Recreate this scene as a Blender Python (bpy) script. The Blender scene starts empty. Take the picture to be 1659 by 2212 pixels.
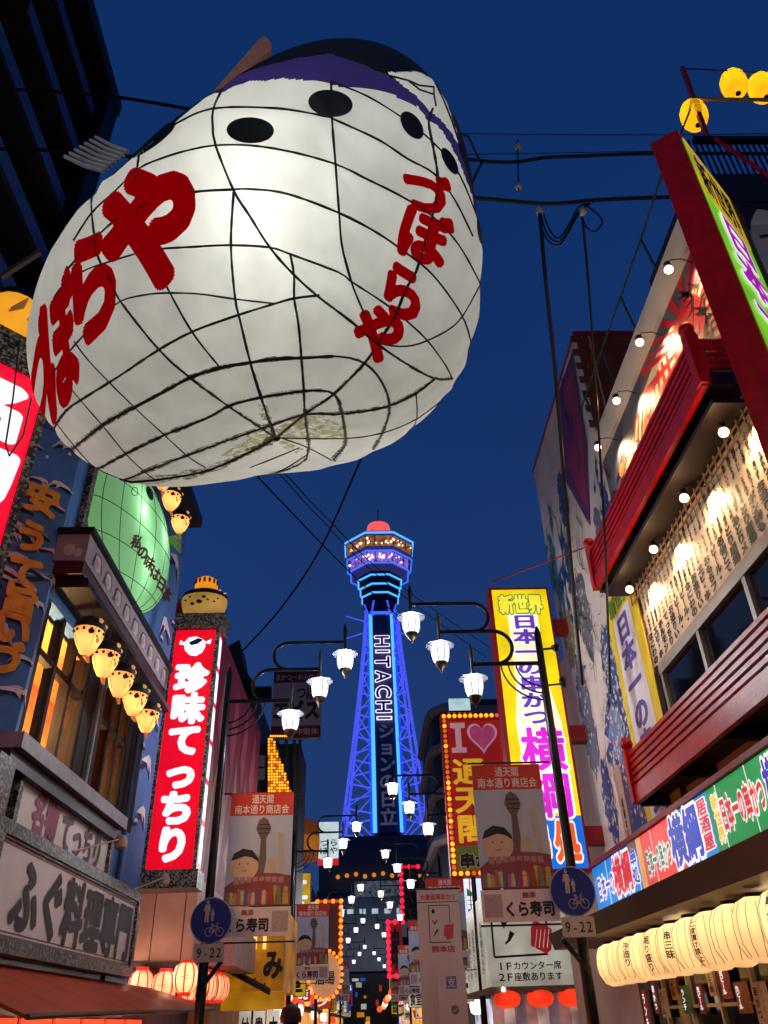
import bpy, bmesh, math, random
from mathutils import Vector, Matrix
from mathutils.bvhtree import BVHTree

random.seed(7)
sc = bpy.context.scene
col = sc.collection
R = math.radians

# ------------------------------------------------------------------ camera
# axes of the camera written in world coordinates (X right, Y along the street, Z up)
BX = (0.999567, 0.012875, -0.026458)
BY = (-0.015085, -0.547809, -0.836468)
BZ = (-0.025264, 0.836505, -0.547377)
CAM = Vector((0, 0, 1.6))
FOC, CX, CY = 1685.0, 829.5, 1106.0          # focal length and centre for a 1659 x 2212 view
cam_d = bpy.data.cameras.new('camera')
cam = bpy.data.objects.new('camera', cam_d)
col.objects.link(cam)
cam.matrix_world = Matrix(((BX[0], BX[1], BX[2], CAM.x), (BY[0], BY[1], BY[2], CAM.y),
                           (BZ[0], BZ[1], BZ[2], CAM.z), (0, 0, 0, 1)))
cam_d.sensor_fit = 'VERTICAL'
cam_d.sensor_height = 36
cam_d.lens = 36 * FOC / 2212
cam_d.clip_start = 0.05
cam_d.clip_end = 4000
sc.camera = cam

# ------------------------------------------------------------------ world, sun, exposure
w = bpy.data.worlds.new('World')
sc.world = w
w.use_nodes = True
nt = w.node_tree
bg = nt.nodes['Background']
sky = nt.nodes.new('ShaderNodeTexSky')
sky.sky_type = 'NISHITA'
sky.sun_disc = False
sky.sun_elevation = R(-2.0)
sky.sun_rotation = R(200)
sky.air_density = 1.0
sky.dust_density = 0.3
sky.ozone_density = 4.0
tint = nt.nodes.new('ShaderNodeMix'); tint.data_type = 'RGBA'; tint.blend_type = 'MIX'
tint.inputs[0].default_value = 0.82
tint.inputs[7].default_value = (0.045, 0.285, 1.22, 1)        # the flat blue of late dusk
geo_ = nt.nodes.new('ShaderNodeTexCoord'); sep_ = nt.nodes.new('ShaderNodeSeparateXYZ'); ram_ = nt.nodes.new('ShaderNodeValToRGB')
ram_.color_ramp.elements[0].position = 0.0; ram_.color_ramp.elements[0].color = (0.17, 0.50, 1.78, 1)     # paler towards the horizon
ram_.color_ramp.elements[1].position = 0.8; ram_.color_ramp.elements[1].color = (0.045, 0.27, 1.22, 1)
nt.links.new(geo_.outputs['Generated'], sep_.inputs[0]); nt.links.new(sep_.outputs['Z'], ram_.inputs[0]); nt.links.new(ram_.outputs[0], tint.inputs[7])
cl_ = nt.nodes.new('ShaderNodeTexNoise'); cl_.inputs['Scale'].default_value = 2.2; cl_.inputs['Detail'].default_value = 7        # faint thin cloud
mc_ = nt.nodes.new('ShaderNodeMapRange'); mc_.inputs['From Min'].default_value = 0.35; mc_.inputs['From Max'].default_value = 0.75; mc_.inputs['To Min'].default_value = 0.110; mc_.inputs['To Max'].default_value = 0.132
nt.links.new(geo_.outputs['Generated'], cl_.inputs['Vector']); nt.links.new(cl_.outputs['Fac'], mc_.inputs['Value']); nt.links.new(mc_.outputs[0], bg.inputs[1])
nt.links.new(sky.outputs[0], tint.inputs[6])
nt.links.new(tint.outputs[2], bg.inputs[0])
bg.inputs[1].default_value = 0.12
sun_d = bpy.data.lights.new('sun', 'SUN')
sun_d.energy = 0.01
sun_d.angle = R(30)
sun_d.color = (0.75, 0.85, 1.0)
sun = bpy.data.objects.new('sun', sun_d)
sun.rotation_euler = (R(60), 0, R(200))
col.objects.link(sun)
sc.view_settings.view_transform = 'Standard'
sc.view_settings.look = 'None'
sc.view_settings.gamma = 1
sc.view_settings.exposure = 0
sc.cycles.use_denoising = True
sc.cycles.max_bounces = 6
sc.cycles.diffuse_bounces = 3
sc.cycles.glossy_bounces = 3
sc.cycles.transmission_bounces = 4
sc.cycles.sample_clamp_indirect = 4.0
sc.cycles.caustics_reflective = False
sc.cycles.caustics_refractive = False

# ------------------------------------------------------------------ helpers
def V(*a):
    return Vector(a)

def ray(x, y):
    d = ((x - CX) / FOC, -(y - CY) / FOC, -1.0)
    return Vector((sum(a * b for a, b in zip(BX, d)), sum(a * b for a, b in zip(BY, d)), sum(a * b for a, b in zip(BZ, d))))

def P(x, y, X=None, Y=None, Z=None):
    """the point of a known wall / sign plane that a sight line through (x, y) meets"""
    d = ray(x, y)
    t = (X - CAM.x) / d.x if X is not None else (Y - CAM.y) / d.y if Y is not None else (Z - CAM.z) / d.z
    return CAM + d * t

def view(p):
    d = p - CAM
    a = [BX[i] * d.x + BY[i] * d.y + BZ[i] * d.z for i in range(3)]
    return CX + FOC * a[0] / -a[2], CY - FOC * a[1] / -a[2]

def lin(c):
    return c / 12.92 if c <= 0.04045 else ((c + 0.055) / 1.055) ** 2.4

def H(h):
    h = h.lstrip('#')
    return tuple(lin(int(h[i:i + 2], 16) / 255) for i in (0, 2, 4))

MATS = {}
def mat(name, colr, rough=0.6, metal=0.0, noise=0.18, nscale=3.0, bump=0.0, bscale=40.0, emit=None, es=0.0, spec=0.4,
        speck=None, ese=0.06):
    if name in MATS:
        return MATS[name]
    if isinstance(colr, str):
        colr = H(colr)
    m = bpy.data.materials.new(name)
    m.use_nodes = True
    nt = m.node_tree
    b = nt.nodes['Principled BSDF']
    b.inputs['Roughness'].default_value = rough
    b.inputs['Metallic'].default_value = metal
    b.inputs['Specular IOR Level'].default_value = spec
    geo = nt.nodes.new('ShaderNodeNewGeometry')
    src = None
    if noise > 0:
        n = nt.nodes.new('ShaderNodeTexNoise')
        n.inputs['Scale'].default_value = nscale
        n.inputs['Detail'].default_value = 6
        n.inputs['Roughness'].default_value = 0.65
        nt.links.new(geo.outputs['Position'], n.inputs['Vector'])
        r = nt.nodes.new('ShaderNodeValToRGB')
        r.color_ramp.elements[0].position = 0.3
        r.color_ramp.elements[1].position = 0.7
        r.color_ramp.elements[0].color = tuple(c * (1 - noise) for c in colr) + (1,)
        r.color_ramp.elements[1].color = tuple(min(1, c * (1 + noise)) for c in colr) + (1,)
        nt.links.new(n.outputs['Fac'], r.inputs['Fac'])
        src = r.outputs['Color']
        if speck:
            n2 = nt.nodes.new('ShaderNodeTexVoronoi')
            n2.inputs['Scale'].default_value = speck[0]
            nt.links.new(geo.outputs['Position'], n2.inputs['Vector'])
            r2 = nt.nodes.new('ShaderNodeValToRGB')
            r2.color_ramp.interpolation = 'CONSTANT'
            r2.color_ramp.elements[0].color = H(speck[1]) + (1,)
            r2.color_ramp.elements[1].color = colr + (1,)
            r2.color_ramp.elements[1].position = 0.35
            e = r2.color_ramp.elements.new(0.7)
            e.color = H(speck[2]) + (1,)
            sep = nt.nodes.new('ShaderNodeSeparateColor')
            nt.links.new(n2.outputs['Color'], sep.inputs[0])
            nt.links.new(sep.outputs[0], r2.inputs['Fac'])
            src = r2.outputs['Color']
        nt.links.new(src, b.inputs['Base Color'])
    else:
        b.inputs['Base Color'].default_value = colr + (1,)
    if bump > 0:
        n3 = nt.nodes.new('ShaderNodeTexNoise')
        n3.inputs['Scale'].default_value = bscale
        n3.inputs['Detail'].default_value = 4
        nt.links.new(geo.outputs['Position'], n3.inputs['Vector'])
        bp = nt.nodes.new('ShaderNodeBump')
        bp.inputs['Strength'].default_value = bump
        bp.inputs['Distance'].default_value = 0.02
        nt.links.new(n3.outputs['Fac'], bp.inputs['Height'])
        nt.links.new(bp.outputs['Normal'], b.inputs['Normal'])
    if es > 0:
        ec = H(emit) if isinstance(emit, str) else (emit or colr)
        b.inputs['Emission Color'].default_value = tuple(ec) + (1,)
        b.inputs['Emission Strength'].default_value = es
        if ese > 0:                                   # slight unevenness of the tubes behind a lit panel
            n4 = nt.nodes.new('ShaderNodeTexNoise')
            n4.inputs['Scale'].default_value = 1.6
            nt.links.new(geo.outputs['Position'], n4.inputs['Vector'])
            mr = nt.nodes.new('ShaderNodeMapRange')
            mr.inputs['From Min'].default_value = 0.3; mr.inputs['From Max'].default_value = 0.7
            mr.inputs['To Min'].default_value = es * (1 - ese * 3); mr.inputs['To Max'].default_value = es * (1 + ese)
            nt.links.new(n4.outputs['Fac'], mr.inputs['Value'])
            nt.links.new(mr.outputs[0], b.inputs['Emission Strength'])
    MATS[name] = m
    return m

def lit(name, colr, es=1.0, ese=0.10):
    """a back-lit plastic sheet, lamp glass or lit cloth"""
    c = H(colr) if isinstance(colr, str) else colr
    return mat(name, tuple(x * 0.5 for x in c), rough=0.35, noise=0, emit=c, es=es, ese=ese)

class Fr:
    def __init__(s, O, U, Vv):
        s.O = Vector(O); s.U = Vector(U).normalized(); s.V = Vector(Vv).normalized(); s.N = s.U.cross(s.V)
    def pt(s, u, v, n=0.0):
        return s.O + s.U * u + s.V * v + s.N * n

def left_fr(X, y0, z0):  return Fr((X, y0, z0), (0, 1, 0), (0, 0, 1))
def right_fr(X, y0, z0): return Fr((X, y0, z0), (0, -1, 0), (0, 0, 1))   # u runs towards the camera
def front_fr(x0, Y, z0): return Fr((x0, Y, z0), (1, 0, 0), (0, 0, 1))

class MB:
    def __init__(s):
        s.v = []; s.f = []
    def add(s, vs, fs):
        b = len(s.v)
        s.v += [tuple(p) for p in vs]
        s.f += [tuple(i + b for i in f) for f in fs]
        return s
    def box(s, a, b):
        x0, y0, z0 = a; x1, y1, z1 = b
        return s.add([(x0, y0, z0), (x1, y0, z0), (x1, y1, z0), (x0, y1, z0), (x0, y0, z1), (x1, y0, z1), (x1, y1, z1), (x0, y1, z1)],
                     [(0, 3, 2, 1), (4, 5, 6, 7), (0, 1, 5, 4), (1, 2, 6, 5), (2, 3, 7, 6), (3, 0, 4, 7)])
    def fbox(s, fr, u0, v0, u1, v1, n0, n1):
        p = [fr.pt(u, v, n) for n in (n0, n1) for u, v in ((u0, v0), (u1, v0), (u1, v1), (u0, v1))]
        return s.add(p, [(3, 2, 1, 0), (4, 5, 6, 7), (0, 1, 5, 4), (1, 2, 6, 5), (2, 3, 7, 6), (3, 0, 4, 7)])
    def hexa(s, p):
        return s.add(p, [(3, 2, 1, 0), (4, 5, 6, 7), (0, 1, 5, 4), (1, 2, 6, 5), (2, 3, 7, 6), (3, 0, 4, 7)])
    def prism(s, fr, pts, n0, n1):
        k = len(pts)
        p = [fr.pt(u, v, n1) for u, v in pts] + [fr.pt(u, v, n0) for u, v in pts]
        return s.add(p, [tuple(range(k)), tuple(range(2 * k - 1, k - 1, -1))] + [(i, i + k, (i + 1) % k + k, (i + 1) % k) for i in range(k)])
    def tube(s, pts, r, n=8, closed=False):
        pts = [Vector(p) for p in pts]
        m = len(pts)
        rs = r if isinstance(r, (list, tuple)) else [r] * m
        b = len(s.v)
        up = None
        for i, p in enumerate(pts):
            if closed:
                t = pts[(i + 1) % m] - pts[i - 1]
            else:
                t = pts[min(i + 1, m - 1)] - pts[max(i - 1, 0)]
            if t.length < 1e-9: t = Vector((0, 0, 1))
            t.normalize()
            if up is None:
                up = Vector((0, 0, 1)) if abs(t.z) < 0.9 else Vector((1, 0, 0))
            a = t.cross(up)
            if a.length < 1e-6: a = t.orthogonal()
            a.normalize()
            up = a.cross(t)
            for k in range(n):
                an = 2 * math.pi * k / n
                s.v.append(tuple(p + a * math.cos(an) * rs[i] + up * math.sin(an) * rs[i]))
        for i in range(m if closed else m - 1):
            j = (i + 1) % m
            for k in range(n):
                k2 = (k + 1) % n
                s.f.append((b + i * n + k, b + i * n + k2, b + j * n + k2, b + j * n + k))
        if not closed:
            s.f.append(tuple(b + k for k in range(n))[::-1])
            s.f.append(tuple(b + (m - 1) * n + k for k in range(n)))
        return s
    def bar(s, a, b, w, h=None):
        """straight bar of rectangular section"""
        a = Vector(a); b = Vector(b); t = (b - a).normalized(); h = h or w
        u = t.cross(Vector((0, 0, 1)))
        if u.length < 1e-4: u = Vector((1, 0, 0))
        u.normalize(); v = u.cross(t)
        p = []
        for q in (a, b):
            for i, j in ((-1, -1), (1, -1), (1, 1), (-1, 1)):
                p.append(q + u * (i * w / 2) + v * (j * h / 2))
        return s.add(p, [(3, 2, 1, 0), (4, 5, 6, 7), (0, 1, 5, 4), (1, 2, 6, 5), (2, 3, 7, 6), (3, 0, 4, 7)])
    def lathe(s, prof, c=(0, 0, 0), n=16, sx=1.0, sy=1.0, seg=None):
        b = len(s.v); c = Vector(c)
        for r, z in prof:
            for k in range(n):
                an = 2 * math.pi * k / n
                s.v.append((c.x + r * math.cos(an) * sx, c.y + r * math.sin(an) * sy, c.z + z))
        for i in range(len(prof) - 1):
            for k in range(n):
                k2 = (k + 1) % n
                s.f.append((b + i * n + k, b + i * n + k2, b + (i + 1) * n + k2, b + (i + 1) * n + k))
        s.f.append(tuple(b + k for k in range(n))[::-1])
        s.f.append(tuple(b + (len(prof) - 1) * n + k for k in range(n)))
        return s
    def ball(s, c, r, n=10, m=6, sz=1.0):
        return s.lathe([(r * math.sin(math.pi * i / m) + 1e-4, -r * math.cos(math.pi * i / m) * sz) for i in range(m + 1)], c, n)
    def mesh(s, name, material, smooth=False):
        me = bpy.data.meshes.new(name)
        me.from_pydata(s.v, [], s.f)
        me.update()
        if material: me.materials.append(material)
        if smooth:
            me.polygons.foreach_set('use_smooth', [True] * len(me.polygons))
            try:
                me.set_sharp_from_angle(angle=R(40))
            except Exception:
                pass
        return me
    def build(s, name, material, parent=None, smooth=False, kind=None):
        return link(name, s.mesh(name, material, smooth), parent, kind)

def link(name, me, parent=None, kind=None):
    o = bpy.data.objects.new(name, me)
    col.objects.link(o)
    if parent is not None:
        o.parent = parent
        o.matrix_parent_inverse = wm(parent).inverted()
    if kind: o['kind'] = kind
    return o

def wm(o):
    m = o.matrix_basis.copy()
    if o.parent is not None:
        m = wm(o.parent) @ o.matrix_parent_inverse @ m
    return m

def thing(name, label, cat, loc=(0, 0, 0), group=None, rz=0.0):
    o = bpy.data.objects.new(name, None)
    o.empty_display_size = 0.1
    col.objects.link(o)
    o.location = loc
    o.rotation_euler = (0, 0, rz)
    return tag(o, label, cat, group)

def tag(o, label, cat, group=None, kind=None):
    if label: o['label'] = label
    if cat: o['category'] = cat
    if group: o['group'] = group
    if kind: o['kind'] = kind
    return o

KIDS = {}
def dup(root, loc, rz=None, label=None, scale=None):
    def cp(o, par):
        c = o.copy(); col.objects.link(c)
        if par is not None: c.parent = par
        for ch in o.children: cp(ch, c)
        return c
    r = cp(root, None)
    r.location = loc
    if rz is not None: r.rotation_euler = (0, 0, rz)
    if scale is not None: r.scale = (scale,) * 3
    if label: r['label'] = label
    return r

def struct(name, mb, m):
    o = mb.build(name, m)
    o['kind'] = 'structure'
    return o

# ---- lettering: the fonts that come with Blender, turned into flat meshes
GL = {}
def glyph0(ch):
    c = bpy.data.curves.new('g', 'FONT')
    c.body = ch; c.resolution_u = 3; c.fill_mode = 'FRONT'
    o = bpy.data.objects.new('g', c)
    m = o.to_mesh()
    vs = [(v.co.x, v.co.y) for v in m.vertices]
    fs = [tuple(p.vertices) for p in m.polygons]
    o.to_mesh_clear()
    bpy.data.objects.remove(o); bpy.data.curves.remove(c)
    if vs:
        if ord(ch) > 0x2E00:
            cx = 0.5 if max(v[0] for v in vs) <= 1.15 else (min(v[0] for v in vs) + max(v[0] for v in vs)) / 2
            vs = [((x - cx) * 1.0 + 0.5, y + 0.12) for x, y in vs]
        else:
            x0 = min(v[0] for v in vs); x1 = max(v[0] for v in vs)
            ww = max(x1 - x0, 0.5)
            cx = (x0 + x1) / 2
            vs = [(0.5 + (x - cx) / ww * 0.80, 0.08 + y / 0.72 * 0.84) for x, y in vs]
    out = []
    for f in fs:
        a = sum(vs[f[i]][0] * vs[f[(i + 1) % len(f)]][1] - vs[f[(i + 1) % len(f)]][0] * vs[f[i]][1] for i in range(len(f)))
        out.append(f if a > 0 else f[::-1])
    return vs, out

def glyph(ch, wt):
    """brush weight: the thin outline repeated round a small circle; returns (x, y, layer) points"""
    k = (ch, round(wt, 3))
    if k in GL: return GL[k]
    if (ch, 0) not in GL:
        v0, f0 = glyph0(ch)
        GL[(ch, 0)] = ([(x, y, 0) for x, y in v0], f0)
    v0, f0 = GL[(ch, 0)]
    if wt < 0.004: return GL[(ch, 0)]
    vs = list(v0); fs = list(f0)
    rings = [(wt, 8 if wt < 0.045 else 12 if wt < 0.07 else 18)] + ([(wt * 0.5, 6)] if wt > 0.075 else [])
    L = 0
    for r, n in rings:
        for i in range(n):
            L += 1
            a = 2 * math.pi * (i + 0.3) / n; b = len(vs)
            vs += [(x + r * math.cos(a), y + r * math.sin(a), L) for x, y, _ in v0]
            fs += [tuple(q + b for q in f) for f in f0]
    GL[k] = (vs, fs)
    return GL[k]

def letters(mb, s, fr, u0, v0, u1, v1, n, wt=0.02, vert=False):
    chs = [c for c in s]
    k = len(chs)
    for i, ch in enumerate(chs):
        if ch in ' 　': continue
        gv, gf = glyph('｜' if (vert and ch == 'ー') else ch, wt)
        if vert:
            h = (v1 - v0) / k; a0, a1, b0, b1 = u0, u1, v1 - (i + 1) * h, v1 - i * h
        else:
            ww = (u1 - u0) / k; a0, a1, b0, b1 = u0 + i * ww, u0 + (i + 1) * ww, v0, v1
        mb.add([fr.pt(a0 + x * (a1 - a0), b0 + y * (b1 - b0), n + l * 0.00015) for x, y, l in gv], gf)
    return mb

def text(s, fr, u0, v0, u1, v1, m, parent, wt=0.02, vert=False, n=0.012, outline=None, ow=0.06, name='lettering', shadow=None):
    if outline:
        letters(MB(), s, fr, u0, v0, u1, v1, n - 0.004, wt + ow, vert).build('lettering_outline', outline, parent)
    return letters(MB(), s, fr, u0, v0, u1, v1, n, wt, vert).build(name, m, parent)

def ell(cx, cy, rx, ry, n=20, rot=0.0):
    out = []
    for i in range(n):
        a = 2 * math.pi * i / n
        x, y = rx * math.cos(a), ry * math.sin(a)
        out.append((cx + x * math.cos(rot) - y * math.sin(rot), cy + x * math.sin(rot) + y * math.cos(rot)))
    return out

def blob(fr, mb, pts, n=0.01):
    """flat painted shape"""
    k = len(pts)
    a = sum(pts[i][0] * pts[(i + 1) % k][1] - pts[(i + 1) % k][0] * pts[i][1] for i in range(k))
    if a < 0: pts = pts[::-1]
    mb.add([fr.pt(u, v, n) for u, v in pts], [tuple(range(k))])
    return mb

def stroke(fr, mb, pts, wd, n=0.01):
    """flat painted line with a width that may vary"""
    k = len(pts); wds = wd if isinstance(wd, (list, tuple)) else [wd] * k
    L = []; Rr = []
    for i in range(k):
        x0, y0 = pts[max(i - 1, 0)]; x1, y1 = pts[min(i + 1, k - 1)]
        dx, dy = x1 - x0, y1 - y0; l = math.hypot(dx, dy) or 1
        nx, ny = -dy / l * wds[i] / 2, dx / l * wds[i] / 2
        L.append((pts[i][0] + nx, pts[i][1] + ny)); Rr.append((pts[i][0] - nx, pts[i][1] - ny))
    for i in range(k - 1):
        mb.add([fr.pt(*Rr[i], n), fr.pt(*Rr[i + 1], n), fr.pt(*L[i + 1], n), fr.pt(*L[i], n)], [(0, 1, 2, 3)])
    return mb

def lamp(name, loc, energy, colr, radius=0.05, parent=None, spot=None):
    d = bpy.data.lights.new(name, 'SPOT' if spot else 'POINT')
    if spot: d.spot_size = R(spot[0]); d.spot_blend = 0.7
    d.energy = energy; d.color = colr; d.shadow_soft_size = radius
    o = bpy.data.objects.new(name, d)
    col.objects.link(o)
    o.location = loc
    if spot: o.rotation_euler = spot[1]
    if parent is not None:
        o.parent = parent
        o.matrix_parent_inverse = wm(parent).inverted()
    return o

# ------------------------------------------------------------------ shared materials
granite = mat('granite', '#4d4a42', rough=0.4, noise=0.2, speck=(34, '#151412', '#8f897b'), spec=0.35)
blackm = mat('black_metal', '#191a1d', rough=0.3, metal=0.6, noise=0.3, nscale=9)
darkwood = mat('dark_wood', '#160b06', spec=0.15, rough=0.7, noise=0.35, nscale=14)
redlac = mat('red_lacquer', '#b00c08', rough=0.33, noise=0.35, nscale=5, spec=0.35, bump=0.15, bscale=25)
dkred = mat('dark_red_paint', '#8c0a0a', rough=0.45, noise=0.2, nscale=5)
cablem = mat('cable', '#0c0d10', rough=0.6, noise=0.2)
rendr = mat('pinkish_render', '#b5a39b', rough=0.8, noise=0.14, nscale=1.5, bump=0.25, bscale=30)
plaster = mat('pale_plaster', '#c9bdb2', rough=0.8, noise=0.12, nscale=1.3, bump=0.2, bscale=40)
concrete = mat('concrete', '#74736f', rough=0.85, noise=0.2, nscale=2, bump=0.3)
darkc = mat('dark_cladding', '#2b2c30', rough=0.6, noise=0.3, nscale=3)
glassd = mat('dark_window_glass', '#0b0e13', rough=0.06, noise=0.2, spec=0.9)
alu = mat('aluminium', '#9a9790', rough=0.4, metal=0.6, noise=0.15)
ink = mat('black_ink', '#17151a', rough=0.6, noise=0.1)
asphalt = mat('asphalt', (0.05, 0.05, 0.052), rough=0.8, noise=0.3, nscale=8, bump=0.4, bscale=80)
pavem = mat('paving', '#77706a', rough=0.75, noise=0.25, nscale=6, bump=0.3)
white_glow = lit('white_glow', '#ffffff', 1.1)
# ------------------------------------------------------------------ ground
struct('ground', MB().add([(-3000, -3000, -0.02), (3000, -3000, -0.02), (3000, 3000, -0.02), (-3000, 3000, -0.02)], [(0, 1, 2, 3)]), concrete)
struct('road', MB().box((-2.2, -20, -0.02), (2.6, 170, 0.0)), asphalt)
struct('pavement_left', MB().box((-4.2, -20, -0.02), (-2.2, 170, 0.12)), pavem)
struct('pavement_right', MB().box((2.6, -20, -0.02), (4.6, 170, 0.12)), pavem)

# ------------------------------------------------------------------ giant puffer fish lantern over the street
import numpy as np
FP = [-1.0074, 8.396, 2.2872, 2.6675, 2.1283, 0.3807, 0.145, -0.0919, -0.0797, 0.0031, 0.0817, -0.0167, -0.0252, -0.0165, -0.0551,
      -0.024, 0.0096, -0.0336, 0.062, 0.0614, -0.0065, -0.0184, 0.0169, -0.0212, 0.0111, 0.0149, -0.0992, -0.0495, -0.0165]

def fugu_grid(NT, NP):
    th = np.linspace(0, math.pi, NT); ph = np.linspace(0, 2 * math.pi, NP, endpoint=False)
    T, Q = np.meshgrid(th, ph, indexing='ij')
    D = np.stack([np.sin(T) * np.cos(Q), np.sin(T) * np.sin(Q), np.cos(T)], -1).reshape(-1, 3)
    x, y, z = D.T
    Hh = np.stack([x*y, y*z, x*z, x*x-y*y, 3*z*z-1, x*(5*z*z-1), y*(5*z*z-1), z*(x*x-y*y), x*y*z, x*(x*x-3*y*y), y*(3*x*x-y*y), z*(5*z*z-3),
                   x**4+y**4+z**4-.6, x**4-y**4, x*y*(x*x-y*y), x*z*(7*z*z-3), y*z*(7*z*z-3), (x*x-y*y)*(7*z*z-1), x*y*(7*z*z-1), x*z*(x*x-3*y*y), y*z*(3*x*x-y*y)], 0)
    p = np.array(FP)
    r = 1 + p[8:] @ Hh
    L = D * r[:, None] * p[2:5]
    yaw, tx, ty = p[5:8]
    c, s = math.cos(yaw), math.sin(yaw); Rz = np.array([[c, -s, 0], [s, c, 0], [0, 0, 1]])
    c, s = math.cos(tx), math.sin(tx); Rx = np.array([[1, 0, 0], [0, c, -s], [0, s, c]])
    c, s = math.cos(ty), math.sin(ty); Ry = np.array([[c, 0, s], [0, 1, 0], [-s, 0, c]])
    W = L @ (Ry @ Rx @ Rz).T + np.array([p[0], 6.0, p[1]])
    fs = []
    for i in range(NT - 1):
        for j in range(NP):
            a = i * NP + j; b = i * NP + (j + 1) % NP
            fs.append((a, a + NP, b + NP, b))
    return W, fs, D

def inpoly(px, py, poly):
    ins = np.zeros(len(px), bool)
    k = len(poly)
    for i in range(k):
        x0, y0 = poly[i]; x1, y1 = poly[(i + 1) % k]
        c = ((y0 > py) != (y1 > py))
        with np.errstate(divide='ignore', invalid='ignore'):
            t = (x1 - x0) * (py - y0) / (y1 - y0 + 1e-12) + x0
        ins ^= c & (px < t)
    return ins

def projN(W):
    Bm = np.array([BX, BY, BZ])
    d = (W - np.array(CAM)) @ Bm
    return CX + FOC * d[:, 0] / -d[:, 2], CY - FOC * d[:, 1] / -d[:, 2]

fugu = thing('puffer_fish_lantern', 'giant white puffer fish lantern with red lettering and black spots hung above the street', 'lantern', (-1.0, 6.0, 6.4))
RIBS = [
 (1.3, [(480,196),(461,236),(460,275),(466,315),(505,412),(540,468),(583,535),(633,592),(690,643),(755,692),(808,737),(862,776),(934,816),(977,817)]),
 (1.2, [(505,415),(499,530),(508,644),(516,681),(541,783),(564,855),(582,912),(593,943)]),
 (1.2, [(715,178),(717,261),(724,351),(732,458),(738,530),(755,597),(769,637),(792,690),(812,735)]),
 (1.5, [(934,236),(925,265),(934,315),(945,387),(937,451),(920,512),(898,587),(877,622),(852,683),(816,741),(787,784),(719,852),(662,891),(597,945)]),
 (1.1, [(301,337),(295,390),(295,451),(308,480),(322,540),(362,622),(417,719),(476,794)]),
 (1.2, [(200,415),(199,455),(206,516),(215,561),(244,612),(261,651),(344,755),(412,816),(494,877),(569,927),(595,945)]),
 (0.7, [(161,737),(200,787),(290,878),(354,937),(405,984),(444,1009)]),
 (0.7, [(136,816),(175,864),(222,918),(272,979),(315,1020),(337,1036)]),
 (0.6, [(111,891),(125,916),(161,962),(208,1013),(250,1038)]),
 (1.2, [(626,547),(635,594),(635,644),(644,697),(651,773),(656,844),(658,887),(665,945),(665,977),(647,1002),(560,1033)]),
 (0.9, [(540,783),(561,855),(587,916),(597,945)]),
 (0.8, [(608,945),(665,966),(715,993)]),
 (2.6, [(594,945),(568,960),(540,975)]), (2.2, [(540,975),(483,1002),(430,1020),(340,1035),(258,1041)]),
 (0.8, [(715,177),(791,208),(862,251),(930,304),(988,372),(1030,470)]),
 (1.0, [(240,368),(300,318),(380,269),(460,236),(594,235),(697,251),(726,261),(819,304),(880,344),(937,376),(980,430),(1020,510)]),
 (1.0, [(160,520),(200,460),(251,412),(301,365),(347,344),(405,326),(465,315),(540,315),(630,329),(726,356),(791,387),(869,426),(930,465),(980,516),(1010,562),(1036,612)]),
 (1.1, [(140,590),(206,516),(251,476),(297,451),(358,430),(423,415),(505,410),(540,409),(619,419),(726,458),(805,498),(869,541),(934,594),(995,678),(1016,737),(1020,757)]),
 (1.0, [(110,665),(129,626),(179,587),(236,566),(326,541),(412,534),(498,530),(583,535),(626,549),(730,588),(755,606),(834,658),(891,705),(927,741),(963,791),(975,817)]),
 (0.9, [(104,823),(150,760),(215,690),(261,651),(308,638),(358,633),(430,635),(508,646),(594,656)]),
 (1.2, [(115,927),(143,887),(175,864),(236,826),(269,805),(344,755),(419,715),(516,680),(594,656),(637,644),(690,638)]),
 (1.9, [(140,984),(222,918),(294,878),(358,844),(412,815),(476,794),(541,783),(594,775),(651,773),(719,769)]), (1.2, [(719,769),(755,773),(791,787),(823,823),(841,877),(826,934),(805,970)]),
 (1.6, [(190,1027),(251,991),(351,941),(448,902),(498,875),(573,856),(658,844)]), (1.4, [(658,844),(694,843),(723,852),(737,887),(746,945),(741,966),(719,993)]),
 (1.3, [(265,1038),(344,1006),(430,973),(519,941),(569,923),(658,895),(741,893),(837,877),(898,848),(937,819)]),
 (0.8, [(600,945),(744,946),(826,934),(898,905),(959,859)]),
 (0.9, [(816,741),(862,748),(905,742),(963,715),(998,683),(1036,615)]),
 (0.8, [(898,851),(900,898),(891,927)]),
 (1.0, [(540,1009),(594,988),(647,966)]), (0.9, [(554,1033),(612,1013),(665,980)]),
]
def densify(pts, step=14):
    out = []
    k = len(pts)
    for i in range(k - 1):
        p0 = pts[max(i - 1, 0)]; p1 = pts[i]; p2 = pts[i + 1]; p3 = pts[min(i + 2, k - 1)]
        m = max(2, int(math.dist(p1, p2) / step))
        for j in range(m):
            t = j / m
            out.append(tuple(0.5 * ((2 * p1[c]) + (-p0[c] + p2[c]) * t + (2 * p0[c] - 5 * p1[c] + 4 * p2[c] - p3[c]) * t * t + (-p0[c] + 3 * p1[c] - 3 * p2[c] + p3[c]) * t ** 3) for c in (0, 1)))
    out.append(pts[-1])
    return out
FW, FF, FD = fugu_grid(300, 560)
fx, fy = projN(FW)
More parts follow.
